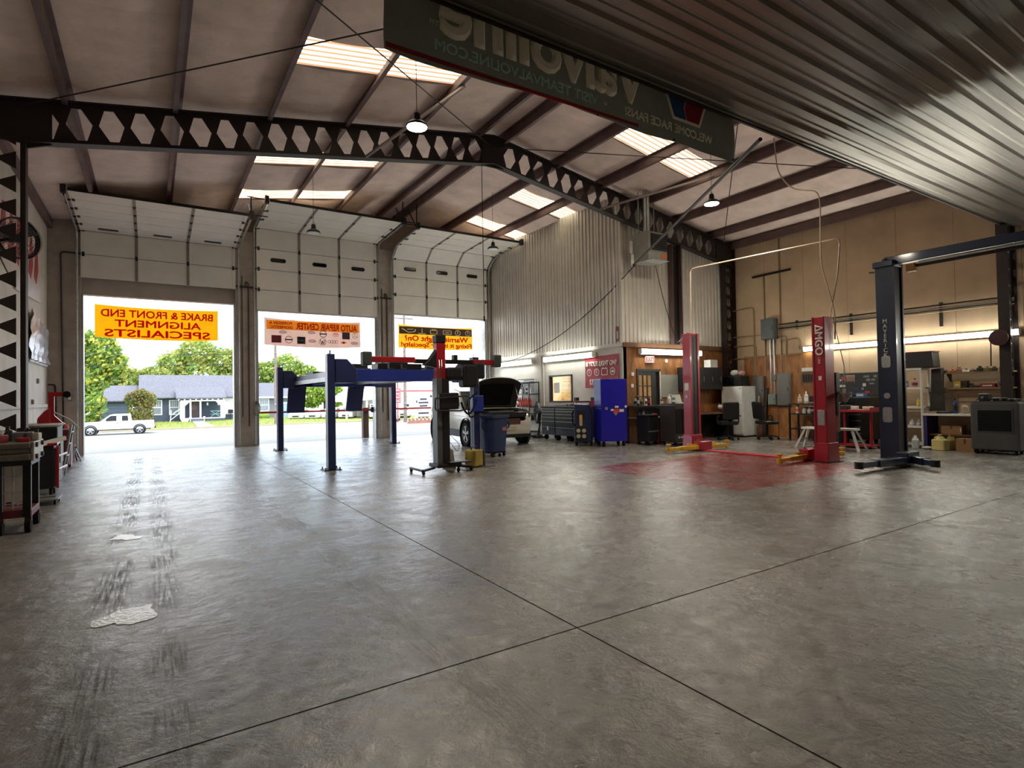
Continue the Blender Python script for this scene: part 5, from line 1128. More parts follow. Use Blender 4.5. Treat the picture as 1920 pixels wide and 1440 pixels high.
# ================================================================ TAN WALL WORK AREA
pk = thing('hook_board', 'rack of keys and hooks under a white header on plywood behind the lettered post', 'board', (XR-.035, 8.98, 1.83)); B().box(-.02, 0, -.3, .24, -.22, .1).build('backing', M_wood, pk); B().box(-.025, 0, -.3, .24, .12, .22).build('header_card', M_wpl, pk)
for k in range(7): B().box(-.04, -.02, -.27+.075*k, -.22+.075*k, -.18, .03).build('hanging_tool', M_blkm, pk)
bs = thing('supply_stand', 'black supply stand holding spray bottles beside the plywood wall', 'shelf', (15.6, 8.95, 0)); 
for z in (.3, .72, 1.0): B().box(-.24, .24, -.36, .36, z, z+.03).build('shelf', M_blk, bs)
for x in (-.22, .22):
    for y in (-.34, .34): B().box(x-.02, x+.02, y-.02, y+.02, 0, 1.0).build('post', M_blk, bs)
for i, (y, z, c, cp, h) in enumerate(((9.05, 1.03, '#b9a98c', '#e0d8c8', .26), (8.86, 1.03, '#d4d2cc', '#ffffff', .34), (9.12, .75, '#e6e4e0', '#e86a2a', .28), (8.92, .75, '#c9c9c9', '#d0d0d0', .18), (8.78, .75, '#b8b8b4', '#c8c8c8', .17))):
    bottle((15.5, y, z), h, .05, c, ['beige pump bottle on top of the black supply stand', 'tall white bottle on top of the black supply stand', 'white spray bottle with orange trigger on the black supply stand', 'squat pale tub bottle on the black supply stand', 'small grey bottle on the black supply stand'][i], cp, spray=(i == 2))
sw = thing('work_stool', 'white splay-legged low bench standing behind the lettered crimson post', 'bench', (13.55, 7.2, 0))
B().box(-.14, .14, -.62, .62, .46, .51).build('bench_top', M_wpl, sw, bevel=.01)
for y in (-1, 1):
    for x in (-1, 1): l = B().bar((x*.08, y*.55, .47), (x*.2, y*.74, .0), .05, .04).build('leg', M_wpl, sw)
    B().bar((-.15, y*.65, .22), (.15, y*.65, .22), .03).build('stretcher', M_galv, sw)
tbx = thing('tool_chest', 'black tool chest with a sticker-covered raised lid against the tan wall', 'tool chest', (15.55, 7.7, 0))
B().box(-.3, .3, -.6, .6, .12, .98).build('chest_body', M_blk, tbx, bevel=.01); B().hexa([(.22, -.6, 1.22), (.28, -.6, 1.22), (.28, .6, 1.22), (.22, .6, 1.22), (.30, -.6, 1.85), (.36, -.6, 1.85), (.36, .6, 1.85), (.30, .6, 1.85)]).build('lid', M_blk, tbx, bevel=.015)
B().box(-.3, .32, -.6, .6, .98, 1.2).build('top_box', M_blk, tbx, bevel=.01)
for k in range(5): d_ = B().box(-.31, -.3, -.58, .58, .16+.16*k, .30+.16*k).build('drawer', M_blkm, tbx); B().box(-.32, -.31, -.4, .4, .27+.16*k, .285+.16*k).build('drawer_pull', M_galv, d_)
rnd = random.Random(4)
for x in (-.22, .22):
    for y in (-.5, .5): B().cyl((x, y-.02, .06), (x, y+.02, .06), .06, n=12).build('caster', M_dk, tbx)
def onlid(y, z): return .215+.08*(z-1.22)/.63
for k, (y, z, w_, h, m) in enumerate(((.13, 1.66, .26, .26, M_bp), (.46, 1.64, .07, .06, M_wpl), (.38, 1.66, .05, .05, M_wpl), (.36, 1.50, .24, .06, M_wpl), (.30, 1.70, .1, .1, M_stk), (-.28, 1.74, .14, .05, M_gry), (-.5, 1.74, .08, .06, M_gry), (-.33, 1.65, .09, .07, M_gry), (-.45, 1.65, .1, .05, M_gry), (-.24, 1.52, .08, .08, M_wpl), (-.42, 1.55, .12, .04, M_gry), (.27, 1.38, .1, .1, M_bp), (.42, 1.36, .07, .05, mat('sticker_green', '#1f5a3a', .5)), (-.05, 1.42, .12, .08, mat('sticker_blue', '#2a3a6a', .5)), (-.2, 1.42, .06, .06, M_gry), (-.32, 1.33, .12, .05, M_stk))):
    x = onlid(y, z); B().box(x-.006, x, y-w_/2, y+w_/2, z-h/2, z+h/2).build('sticker', m, tbx)
for i in range(2):
    for j in range(4): B().cyl((onlid(0, 1.6+.1*i)-.010, .04+.06*j, 1.60+.11*i), (onlid(0, 1.6+.1*i)-.004, .04+.06*j, 1.60+.11*i), .022, n=10).build('poster_emblem', M_bk, tbx)
for i, (y, c, l, h) in enumerate(((7.35, '#4a78b8', 'blue rectangular carton on the stickered black tool chest', .1), (7.62, '#20262a', 'dark carton on the stickered black tool chest', .06), (8.12, '#c9c4b8', 'pale carton on the stickered black tool chest', .09))):
    o = B().box(-.08, .08, -.1, .1, 0, h).build('carton', mat('carton_%d' % i, c, .6), None, bevel=.006); o.location = (15.4, y, 1.205); tag(o, l, 'box'); B().box(-.081, -.08, -.08, .08, h*.3, h*.7).build('label', M_wpl, o)
rt = thing('tool_trolley', 'red topped tool trolley with tubular legs beside the stickered black chest', 'trolley', (14.35, 6.95, 0)); 
B().box(-.25, .25, -.40, .40, .86, .92).build('tray', M_lr, rt, bevel=.01); B().box(-.26, .26, -.42, -.40, .88, .97).build('tray_lip', M_lr, rt); B().box(-.25, .25, -.4, .4, .05, .08).build('lower_frame', M_lr, rt)
for y in (-.3, .3): B().cyl((0, y, .06), (0, y, .87), .03).build('column', M_lr, rt)
for x in (-.2, .2):
    for y in (-.36, .36): B().cyl((x-.012, y, .025), (x+.012, y, .025), .027, n=10).build('caster', M_dk, rt)
for i, (y, c, l, d) in enumerate(((6.68, '#d8c8a0', 'cream power tool on the red trolley', (.1, .09, .07)), (6.98, '#e2ded6', 'white small box on the red trolley', (.06, .07, .08)), (7.2, '#26262a', 'black drill case on the red trolley', (.12, .1, .1)))):
    o = B().box(-d[0], d[0], -d[1], d[1], 0, d[2]).build('workshop_item', mat('item_%d' % i, c, .5), None, bevel=.015); o.location = (14.3, y, .925); tag(o, l, 'tool'); B().box(-d[0]*.5, d[0]*.5, -.015, .015, d[2], d[2]+.03).build('grip', M_blk, o)
pr_ = thing('parts_washer', 'dark parts washer with silver rails between white bench and red trolley', 'garage machine', (14.8, 7.85, 0)); B().box(-.25, .25, -.35, .3, .0, .85).build('tank', M_blk, pr_, bevel=.01); B().box(-.28, .28, -.4, .36, .85, .90).build('rim', M_galv, pr_, bevel=.01)
for z in (.98, 1.08): B().cyl((-.26, -.42, z), (-.26, .42, z), .012).build('rail', M_chrome, pr_)
for y in (-.3, .25): B().cyl((-.26, y, .5), (-.26, y, 1.1), .012).build('rail_post', M_chrome, pr_); 
fit(text('lettering', 'Resistor', .1, M_wpl, pr_, (-.262, 0, 1.20), YD, ZD), .01) if False else B().box(-.27, -.255, -.28, .2, 1.14, 1.20).build('name_strip', M_wpl, pr_)
B().box(-.25, .25, -.4, .4, 1.1, 1.26).build('hood', M_blk, pr_, bevel=.02)
dr = thing('oil_drain', 'rust brown drum on the floor behind the lettered crimson post', 'drum', (13.0, 6.9, 0)); B().lathe([(.2, .45), (.21, .46), (.21, .75), (.2, .76), (.21, .77), (.21, 1.1), (.2, 1.12)], n=20).build('drum_shell', mat('rust_brown', '#6c4330', .6, var=.3), dr); B().cyl((0, 0, 0), (0, 0, .46), .03).lathe([(.22, 0), (.2, .04), (.05, .06)], n=16).build('pedestal', M_blkm, dr)
# white plastic shelving
ws = thing('shelf_unit', 'white five-tier plastic shelving by the navy lift post', 'shelf', (15.6, 6.38, 0))
for z in (.05, .46, .92, 1.38, 1.84): B().box(-.22, .22, -.40, .40, z, z+.05).build('shelf', M_wpl, ws, bevel=.006)
for x in (-.2, .2):
    for y in (-.38, .38): B().cyl((x, y, 0), (x, y, 1.86), .028, n=10).build('post', M_wpl, ws)
for i, (y, z, c, cp, h, r_) in enumerate(((6.35, 1.43, '#7ea8c0', '#e8e8e8', .2, .05), (6.16, 1.43, '#b09a94', '#8a2a2a', .22, .06), (6.1, .97, '#c8b040', '#d8c860', .2, .04), (6.45, .51, '#c8ccd8', '#ffffff', .15, .055), (6.24, .51, '#b4b8c8', '#e0e0e8', .15, .055), (6.1, .51, '#9aa0b0', '#d0d0d8', .14, .05), (6.4, .10, '#a8a49c', '#e0e0e0', .18, .06))):
    bottle((15.46, y, z), h, r_, c, ['sky blue tub on the white plastic shelving', 'dusty pink tub with dark red lid on the white plastic shelving', 'yellow bottle on the white plastic shelving', 'pale jar on the white plastic shelving beside a grey jar', 'grey blue jar on the white plastic shelving', 'slate jar at the post of the white plastic shelving', 'grey bottle on the lowest white plastic shelf'][i], cp)
cs = thing('equipment_case', 'large black hooded case with a red edge on top of the white shelving', 'case', (15.62, 6.2, 1.89)); B().prism([(-.45, 0), (.45, 0), (.45, .28), (.30, .37), (-.42, .40)], -.2, .2, 'x').build('case_shell', M_blk, cs, bevel=.02); B().box(-.21, .2, -.45, .4, .375, .39).build('red_edge', mat('edge_red', '#8a2820', .5), cs); B().box(-.206, -.2, .12, .28, .04, .14).build('label', M_stk, cs); B().box(-.206, -.2, .12, .3, .2, .22).build('label', M_wpl, cs)
hv = thing('work_jacket', 'dark work clothes hanging beside the white plastic shelving', 'clothing', (15.72, 5.78, .85)); 
for k in range(4): B().prism([(-.16+.03*k, 0), (.14, 0), (.10, 1.0), (-.1, 1.03)], .05*k-.1, .05*k-.06, 'x').build('cloth_fold', mat('dark_cloth', '#3a3632', .9, var=.3, scale=6), hv, bevel=.015)
# right hand bench
rbh = thing('work_bench', 'white topped bench with a violet blue leg below the wall shelves', 'bench', (15.65, 5.55, 0)); B().box(-.33, .33, -.85, .42, .76, .81).build('bench_top', M_wpl, rbh, bevel=.006); B().box(-.31, .31, .34, .40, 0, .76).build('leg', mat('violet_blue', '#2c2a6e', .5), rbh); B().box(-.31, .31, -.84, -.78, 0, .76).build('leg', M_blkm, rbh); B().box(-.2, .31, -.8, .34, .3, .33).build('lower_shelf', M_wood, rbh)
for i, (y, z) in enumerate(((5.07, 1.76), (5.18, 1.40))):
    L_ = 1.35 if i == 0 else 1.55; r = thing('wall_shelf', ['upper wooden wall shelf crowded with small parts', 'lower wooden wall shelf with a pipe rail'][i], 'shelf', (XR-.02, y, z)); B().box(-.25, 0, -L_/2, L_/2, -.03, 0).build('shelf_board', mat('pale_wood', '#8f7550', .6, var=.2), r)
    for s in (-1, 1): B().prism([(0, -.03), (-.22, -.03), (0, -.22)], s*L_*.4-.015, s*L_*.4+.015, 'y').build('bracket', M_blkm, r)
    if i: B().cyl((-.27, -L_/2, -.1), (-.27, L_/2, -.1), .014).build('rail', M_wood, r)
cols = ['#5a4c42', '#a8432e', '#8c6a54', '#d0ccc4', '#4a4a3a', '#2c2a2a', '#6a6030', '#40372f', '#777064', '#302c2a']
nm = ['grey brown parts tin', 'rusty red parts tin', 'tan parts box', 'white parts box', 'olive fitting', 'black fitting', 'mustard fitting', 'brown clamp', 'grey clamp', 'dark clamp']
for k in range(10):
    h = .06+.07*rnd.random(); w_ = .04+.025*rnd.random(); r = thing('spare_part', nm[k]+' on the upper wooden wall shelf', 'spare part', (XR-.15, 5.66-.13*k, 1.76), rnd.uniform(-.4, .4)); m = mat('part_%d' % k, cols[k], .6)
    B().box(-.06, .06, -w_, w_, 0, h*.7).build('body', m, r, bevel=.008); B().cyl((0, 0, h*.7), (0, 0, h), w_*.55, n=10).build('top_fitting', M_blkm if k % 2 else M_steel, r)
for k, (y, w_, h, c, l) in enumerate(((5.82, .05, .2, '#c9c7c0', 'white funnel cup on the lower wooden wall shelf'), (5.42, .07, .15, '#c8a828', 'yellow box on the lower wooden wall shelf'), (5.28, .05, .16, '#2a2626', 'black box on the lower wooden wall shelf'), (5.1, .09, .05, '#3a302a', 'brown tray on the lower wooden wall shelf'), (4.86, .14, .09, '#8e2026', 'red tool roll on the lower wooden wall shelf'), (4.6, .08, .14, '#6e6a64', 'grey grinder on the lower wooden wall shelf'))):
    r = thing('spare_part', l, 'spare part', (XR-.16, y, 1.40)); m = mat('pt_%d' % k, c, .5)
    (B().lathe([(.03, 0), (w_, h)], n=12) if k == 0 else B().box(-.08, .08, -w_, w_, 0, h)).build('body', m, r, bevel=.01); B().box(-.085, -.08, -w_*.6, w_*.6, h*.3, h*.6).build('marking', M_wpl if k in (1, 4) else M_blkm, r)
bottle((15.5, 5.38, .81), .36, .045, '#28407a', 'slim blue bottle with long neck on the white topped bench', '#1c1c1e'); bottle((15.5, 5.2, .81), .24, .09, '#b4a890', 'squat beige jug on the white topped bench', '#8f8672', jug=True, name='jug', cat='jug')
for i, (y, l) in enumerate(((5.75, 'stack of papers on the white topped bench'), (5.58, 'dark tray on the white topped bench'))): o = B().box(-.14, .14, -.12, .12, 0, .04).build('bench_clutter', [M_card, M_blk][i], None, bevel=.005); o.location = (15.5, y, .812); tag(o, l, 'papers' if i == 0 else 'tray'); B().box(-.1, .1, -.08, .08, .04, .05).build('top_sheet', M_gry, o)
bottle((15.12, 6.05, 0), .30, .10, '#b9c0c2', 'clear white plastic jug on the floor by the violet blue leg', '#d8d8d8', jug=True, name='jug', cat='jug')
bottle((14.98, 5.5, 0), .36, .15, '#cdbf80', 'large pale yellow jug on the floor below the bench', '#b8aa6a', jug=True, name='jug', cat='jug'); bottle((15.3, 5.42, 0), .34, .13, '#9a8a50', 'dull ochre jug behind the large yellow jug', '#8a7a40', jug=True, name='jug', cat='jug')
for x, y, w_, h, l in ((15.12, 5.05, .16, .28, 'small brown cardboard box on the floor by the grey cooler'), (15.72, 5.5, .2, .2, 'flat brown cardboard box on the lower bench shelf')):
    o = B().box(-.14, .14, -w_, w_, 0, h).build('cardboard_box', M_card, None); o.location = (x, y, 0 if h > .25 else .33); tag(o, l, 'box'); B().box(-.142, -.138, -.02, .02, h*.6, h).build('tape', M_wood, o); B().box(-.142, -.14, -w_+.01, -w_+.03, h*.3, h*.7).build('shipping_label', M_wpl, o)
rgs = B().ball((0, 0, .03), .09, 8, (1, 1.3, .4)).build('shop_rag', mat('rag_white', '#b9b9b4', .9), None); rgs.location = (15.05, 5.78, .005); tag(rgs, 'crumpled white rag on the floor below the bench', 'rag')
cooler((15.02, 4.47, 0), -PI/2+.06, .80, .52, 1.08, '#4a4a4b', 'grey wheeled evaporative cooler with a square dark screen', True)
for i, (y, d) in enumerate(((4.66, (.1, .09, .16)), (4.40, (.1, .13, .07)), (4.2, (.12, .1, .05)))):
    r = thing('power_tool', ['black grease pump on the grey cooler', 'black impact wrench on the grey cooler', 'dark hose fitting set on the grey cooler'][i], 'tool', (14.95, y, 1.11), .3*i); B().box(-d[0], d[0], -d[1], d[1], 0, d[2]).build('tool_body', M_blk, r, bevel=.02); B().cyl((-d[0], 0, d[2]*.5), (-d[0]-.06, 0, d[2]*.5), .025).build('nozzle', M_steel, r); B().tube(sag((0, d[1], d[2]*.6), (.1, d[1]+.1, .01), .01), .008).build('lead', M_dk, r)
hr = thing('hose_reel', 'dark red hose reel mounted on the steel column', 'hose reel', (15.38, 4.50, 2.46)); B().lathe([(.05, -.09), (.17, -.085), (.17, -.075), (.12, -.07), (.12, .07), (.17, .075), (.17, .085), (.05, .09)], n=22, axis='x').build('drum', mat('reel_red', '#3c1a18', .5), hr); B().box(-.03, .12, -.02, .02, -.1, .02).build('mount', M_blkm, hr); B().tube([(-.02, .15, 0), (-.02, .16, -.6)], .012).build('hose_end', M_dk, hr)

# ================================================================ LEFT SIDE
wfn = thing('wall_fan', 'large round black wall fan on the lattice column side', 'fan', (-1.95, 12.95, 4.33), 2.35); cage_fan(wfn, .36, 0, .2, 3); B().bar((.05, 0, 0), (.35, .1, -.05), .05).build('wall_bracket', M_blkm, wfn)
pf = thing('poster_banner', 'red and white lettered plastic banner hanging behind the round wall fan', 'banner', (XL+.02, 15.2, 4.55)); b = B(); b.prism([(-2.2, .9), (2.0, .75), (2.4, -.7), (-.5, -.85), (-2.2, -.4)], 0, .01, 'x').build('banner_sheet', mat('banner_white', '#cbbcb4', .4, var=.15), pf)
for k in range(6): B().prism([(-2.0+.7*k, -.25), (-1.8+.7*k, .55), (-1.55+.7*k, .60), (-1.45+.7*k, .0), (-1.7+.7*k, -.35)], .011, .016, 'x').build('red_print', mat('print_crimson', '#a02a2c', .5), pf)
pl = thing('plastic_sheet', 'crumpled silver plastic sheet pinned low on the wall near the first door', 'plastic sheet', (XL+.03, 17.2, 2.95)); b = B(); vs = []; fs = []
for j in range(9):
    for i in range(13): vs.append((.05+.05*math.sin(2.2*i+.7*j)*math.cos(1.3*j), -1.2+.2*i, -.55+.14*j*(1-.25*(i/12))))
b.add(vs, [(j*13+i, j*13+i+1, (j+1)*13+i+1, (j+1)*13+i) for j in range(8) for i in range(12)]).build('sheet', mat('silver_plastic', '#b9b6bc', .25, .2), pl, smooth=True); B().cyl((.0, -1.2, -.58), (.0, 1.3, -.58), .03).build('rail', M_wpl, pl)
for i, (y, z) in enumerate(((17.3, 1.95), (16.6, 1.45))): o = B().box(0, .04, -.05, .05, -.06, .06).build('wall_socket', M_gry, None, bevel=.006); o.location = (XL, y, z); tag(o, ['upper grey socket box on the off-white side wall', 'lower grey socket box on the off-white side wall'][i], 'socket'); B().box(.04, .043, -.03, .03, -.04, .04).build('face_plate', M_blkm, o)
# foreground cart
fc = thing('machine_cart', 'heavy grey slab topped cart with black legs and a red caster base', 'cart', (-1.62, 8.42, 0))
M_sl = mat('slab_grey', '#77726a', .55, .2, var=.25, scale=6)
B().box(-.62, .50, -.36, .32, .80, .87).box(-.62, .50, -.33, .30, .87, .93).box(-.62, .50, -.36, .32, .93, .99).build('slab_top', M_sl, fc, bevel=.012)
B().box(.50, .53, -.34, .30, .79, 1.0).build('end_casting', mat('casting_grey', '#9a9790', .4, .5, var=.35, scale=14), fc, bevel=.01)
for y in (-.22, .16):
    for z in (.83, .96): B().cyl((.53, y, z), (.55, y, z), .028, n=10).build('end_bolt', M_rb, fc)
for x, y in ((.46, -.26), (.46, .24), (.22, -.26), (-.5, -.26), (-.5, .24), (.22, .24)): l = B().box(x-.035, x+.035, y-.035, y+.035, .17, .80).build('leg', M_blkm, fc, bevel=.005); B().box(x+.034, x+.038, y-.01, y+.01, .2, .75).build('edge_strip', M_galv, l)
B().box(-.55, .50, -.30, .28, .74, .80).build('apron', M_blk, fc); B().box(-.5, .50, -.28, .26, .17, .25).build('lower_shelf', mat('base_red', '#6c2028', .5), fc, bevel=.01)
for x, y in ((.47, -.26), (.47, .26), (.24, -.28), (-.5, -.26), (-.5, .26)):
    B().bar((x, y, .18), (x, y, .12), .06, .05).build('caster_fork', mat('base_red', '#6c2028'), fc); B().cyl((x-.025, y, .082), (x+.025, y, .082), .082, n=16).build('caster', M_dk, fc)
wr_ = thing('wire_rack', 'white wire rack standing on the lower shelf of the grey slab cart', 'rack', (-1.30, 8.44, .25))
for z in (.02, .18, .36, .54): B().bar((-.11, -.15, z), (.10, -.15, z), .012).build('rail', M_wpl, wr_); B().bar((-.11, .12, z), (.10, .12, z), .012).build('rail', M_wpl, wr_)
for x in (-.11, 0, .1): B().bar((x, -.15, 0), (x, -.15, .55), .014).build('upright', M_wpl, wr_); B().bar((x, .12, 0), (x, .12, .55), .014).build('upright', M_wpl, wr_)
B().box(-.1, .09, .08, .1, .05, .5).build('back_sheet', M_wht, wr_)
for k, (x, y, d, m, l) in enumerate(((-1.28, 8.62, (.12, .1, .1), M_gry, 'grey metal tray box on the slab cart'), (-1.22, 8.32, (.05, .07, .05), M_lr, 'red clamp tool on the slab cart'), (-1.42, 8.30, (.07, .05, .09), mat('tool_crimson', '#7c1a22', .4), 'crimson grinder on the slab cart'), (-1.14, 8.55, (.035, .05, .09), M_wpl, 'white carton on the slab cart'), (-1.38, 8.5, (.05, .05, .13), mat('cup_dark', '#3b4240', .3), 'dark mug on the slab cart'))):
    r = thing('bench_tool', l, 'tool', (x, y, .99), .4*k)
    B().box(-d[0], d[0], -d[1], d[1], 0, d[2]).build('body', m, r, bevel=.012); B().cyl((d[0]*.3, 0, d[2]), (d[0]*.6, 0, d[2]+.04), .02).build('knob', M_wpl if k == 2 else M_blk, r)
# black and red cart behind
c2 = thing('tool_cart', 'black and red tool cart with silver trim behind the grey slab cart', 'cart', (-1.55, 11.15, 0), .05)
B().box(-.34, .30, -.30, .30, .14, .78).build('body', M_blk, c2, bevel=.01); B().box(.30, .33, -.28, .28, .16, .74).build('side_panel', mat('pink_red', '#9c5a64', .45, var=.2), c2, bevel=.008); B().box(.33, .36, -.30, -.26, .14, .78).build('corner_post', M_lr, c2)
for z in (.42, .62): B().cyl((.35, -.3, z), (.42, .3, z), .015).build('side_rail', M_lr, c2)
B().box(-.36, .34, -.32, .32, .78, .82).build('top_tray', M_lr, c2, bevel=.01); B().bar((.1, -.4, .80), (.42, -.1, .88), .05, .06).build('bright_handle', M_wpl, c2)
for x in (-.28, .26):
    for y in (-.24, .24): B().cyl((x-.02, y, .07), (x+.02, y, .07), .07, n=14).build('caster', M_dk, c2)
ck = thing('creeper_base', 'low silver wheeled creeper frame beside the black and red cart', 'creeper', (-1.32, 10.3, 0)); B().box(-.22, .22, -.25, .25, .07, .09).build('deck', M_galv, ck); B().bar((-.22, -.25, .12), (.2, -.25, .12), .02).build('rail', M_chrome, ck)
for x in (-.18, .18):
    for y in (-.2, .2): B().cyl((x-.012, y, .032), (x+.012, y, .032), .032, n=10).build('caster', M_dk, ck)
# red tyre machine
tm = thing('tyre_machine', 'red and black tyre machine with an upright red post and black roller head', 'garage machine', (-1.62, 13.1, 0))
B().box(-.34, .22, -.34, .34, .0, 1.0).build('cabinet', M_blk, tm, bevel=.02); B().box(.22, .245, -.2, .2, .35, .8).build('side_plate', M_blkm, tm); B().lathe([(.28, 1.0), (.30, 1.03), (.28, 1.06)], (-.02, 0, 0), 20).build('turntable', M_wpl, tm)
B().prism([(-.1, 1.03), (.10, 1.03), (.10, 1.35), (.0, 1.28), (-.1, 1.15)], -.08, .08).build('post_base', M_red, tm, bevel=.03); B().box(.05, .14, -.05, .05, 1.03, 1.62).build('upright_post', M_red, tm, bevel=.01); B().box(.05, .30, -.045, .045, 1.54, 1.62).build('head_arm', M_red, tm, bevel=.01); B().cyl((.32, -.07, 1.575), (.32, .07, 1.575), .06, n=18).build('roller', M_dk, tm)
B().prism([(.12, 1.03), (.30, 1.03), (.24, 1.08), (.12, 1.22)], -.04, .04).build('gusset', M_red, tm, bevel=.01); B().tube([(.14, 0, 1.25), (.36, -.05, 1.12), (.5, -.05, .95)], .012).build('air_hose', M_wpl, tm)
wst = thing('work_ladder', 'folded silver step frame leaning beside the tyre machine', 'ladder', (-1.38, 14.3, 0))
for s in (-.22, .22): B().bar((-.1, s, 0), (.05, s, 1.0), .03, .05).build('rail', M_galv, wst)
for k in range(4): B().bar((-.08+.035*k, -.22, .15+.23*k), (-.08+.035*k, .22, .15+.23*k), .05, .02).build('step', M_galv, wst)
rbx = thing('service_rack', 'red service trolley with silver front frame near the stacked cones', 'trolley', (-1.78, 15.6, 0)); B().box(-.3, .3, -.4, .4, .1, .85).build('body', mat('dark_red', '#6c1a22', .45), rbx, bevel=.01); B().box(.30, .33, -.38, .38, .85, .88).build('front_lip', M_galv, rbx); B().tube(bend([(.32, -.36, .1), (.32, -.36, .9), (.32, .36, .9), (.32, .36, .1)], .05), .014).build('front_frame', M_galv, rbx)
for x in (-.24, .24):
    for y in (-.33, .33): B().cyl((x-.02, y, .05), (x+.02, y, .05), .05, n=12).build('caster', M_dk, rbx)
for k in range(5):
    r = thing('traffic_cone', 'orange traffic cone in the stack by the first door pillar', 'cone', (-1.80, 18.05, .105*k), 0, 'stacked orange cones'); B().prism(rrect(-.17, .17, -.17, .17, .04), 0, .03, 'z').build('cone_base', mat('cone_base', '#c0402c', .6), r); B().lathe([(.13, .03), (.03, .44), (.02, .45)], n=16).build('cone_body', mat('cone_orange', '#dc5a30', .55), r); B().lathe([(.098, .18), (.075, .27)], n=16).build('reflective_band', M_wpl, r)
for i, (x, y, m) in enumerate(((-1.62, 17.3, M_navy), (-1.75, 16.65, M_red))):
    r = thing('jack_stand', ['navy jack stand on the floor by the stacked cones', 'red jack stand on the floor beside the red service trolley'][i], 'jack stand', (x, y, 0), .4)
    for sx in (-1, 1):
        for sy in (-1, 1): B().bar((sx*.04, sy*.04, .34), (sx*.14, sy*.14, 0), .035, .02).build('leg', m, r)
    B().cyl((0, 0, .2), (0, 0, .46), .03).build('ratchet_bar', M_steel, r); B().box(-.06, .06, -.03, .03, .45, .49).build('saddle', m, r); B().box(-.06, .06, -.06, .06, .3, .36).build('collar', m, r)

# ================================================================ ROOF RODS AND BRACES
def rod(a, b_, r_, label, nm='brace_rod', m=M_tr, name2='rod'):
    o = B().tube([a, b_], r_, 6).build(nm, m); return tag(o, label, 'brace')
rod((-1.7, 11.38, 6.05), (6.8, 4.55, 7.35), .011, 'thin roof tie rod running from the fan side column to the ridge'); rod((6.8, 11.38, 7.35), (-1.7, 4.55, 6.05), .011, 'thin roof tie rod crossing below the bright skylights on the fan side')
rod((7.05, 11.38, 7.35), (15.5, 4.55, 6.0), .011, 'thin roof tie rod running from the ridge to the tan wall'); rod((15.4, 11.38, 5.95), (7.05, 4.55, 7.35), .011, 'thin roof tie rod crossing above the red lift')
def brace(a, b_, label):
    o = B().bar(a, b_, .045, .045).build('knee_brace', mat('brace_grey', '#8a7c78', .5, .2)); return tag(o, label, 'brace')
brace((3.78, 11.35, 6.42), (5.0, 9.25, 7.26), 'pale angle brace from the truss to a purlin on the skylight side'); brace((10.2, 11.35, 6.38), (11.88, 9.0, 6.82), 'angle brace from the truss to a purlin above the office corner')
pr2 = thing('pull_rope', 'thin pull rope hanging straight down from the truss ridge', 'rope', (6.62, 11.48, 3.25)); B().tube([(0, 0, 0), (0, 0, 3.68)], .008, 5).build('rope_line', M_dk, pr2); B().cyl((0, 0, -.08), (0, 0, .04), .018, n=8).build('rope_knot', M_dk, pr2)
# ================================================================ OUTSIDE
G0 = -1.5
M_con = mat('street_concrete', '#8a8781', .8, var=.1, scale=.5, world=True); M_drv = mat('apron_concrete', '#8c8983', .8, var=.12, scale=.6, world=True)
def ground(name, m, label, cat, rows):
    b = B(); vs = []; fs = []
    for y, z in rows:
        vs += [(-60, y, z), (75, y, z), (75, y, z-.3), (-60, y, z-.3)]
    for k in range(len(rows)-1):
        for i in range(4): fs.append((k*4+i, k*4+(i+1) % 4, (k+1)*4+(i+1) % 4, (k+1)*4+i))
    fs += [(0, 1, 2, 3), tuple(len(vs)-4+i for i in range(4))]
    return struct(b.add(vs, fs).build(name, m), label, cat)
ground('driveway', M_drv, 'pale concrete apron sloping down from the workshop doors', 'driveway', [(YF+.43, -.005), (24, -.1), (52, -1.42)])
ground('street', M_con, 'wide pale street in front of the houses', 'street', [(52.0, -1.43), (56, G0), (67.2, G0)])
cb_ = ground('kerb', mat('kerb_concrete', '#9c8f78', .8, world=True), 'low concrete kerb along the far side of the street', 'kerb', [(67.2, G0+.14), (67.6, G0+.14)])
ground('lawn', mat('lawn_grass', '#838c40', .9, var=.3, scale=2.2, world=True), 'sunlit front lawn of the houses across the street', 'lawn', [(67.6, G0+.12), (71, -1.25), (80, -1.1), (130, -1.0)])
M_gr = mat('grass_blades', '#8c9644', .8, var=.3, scale=1)
b = B(); rn = random.Random(11); vs = []; fs = []
for k in range(5000):
    x, y = rn.uniform(-8, 19), rn.uniform(67.8, 80); z = -1.38+(min(y, 71)-67.6)*.038+max(0, y-71)*.0167; a = rn.uniform(0, 6.3); w_, h = .03, rn.uniform(.08, .2); i = len(vs)
    vs += [(x-w_*math.cos(a), y-w_*math.sin(a), z), (x+w_*math.cos(a), y+w_*math.sin(a), z), (x+rn.uniform(-.05, .05), y, z+h)]; fs.append((i, i+1, i+2))
tag(b.add(vs, fs).build('grass', M_gr), 'short grass blades on the lawn across the street', 'grass', kind='stuff')
pw = struct(B().hexa([(4.0, 67.3, -1.36), (5.6, 67.3, -1.36), (5.3, 77.8, -1.10), (4.2, 77.8, -1.10), (4.0, 67.3, -1.30), (5.6, 67.3, -1.30), (5.3, 77.8, -1.06), (4.2, 77.8, -1.06)]).build('garden_path', mat('path_pink', '#b5a193', .8)), 'short paved path leading to the grey blue porch', 'path')
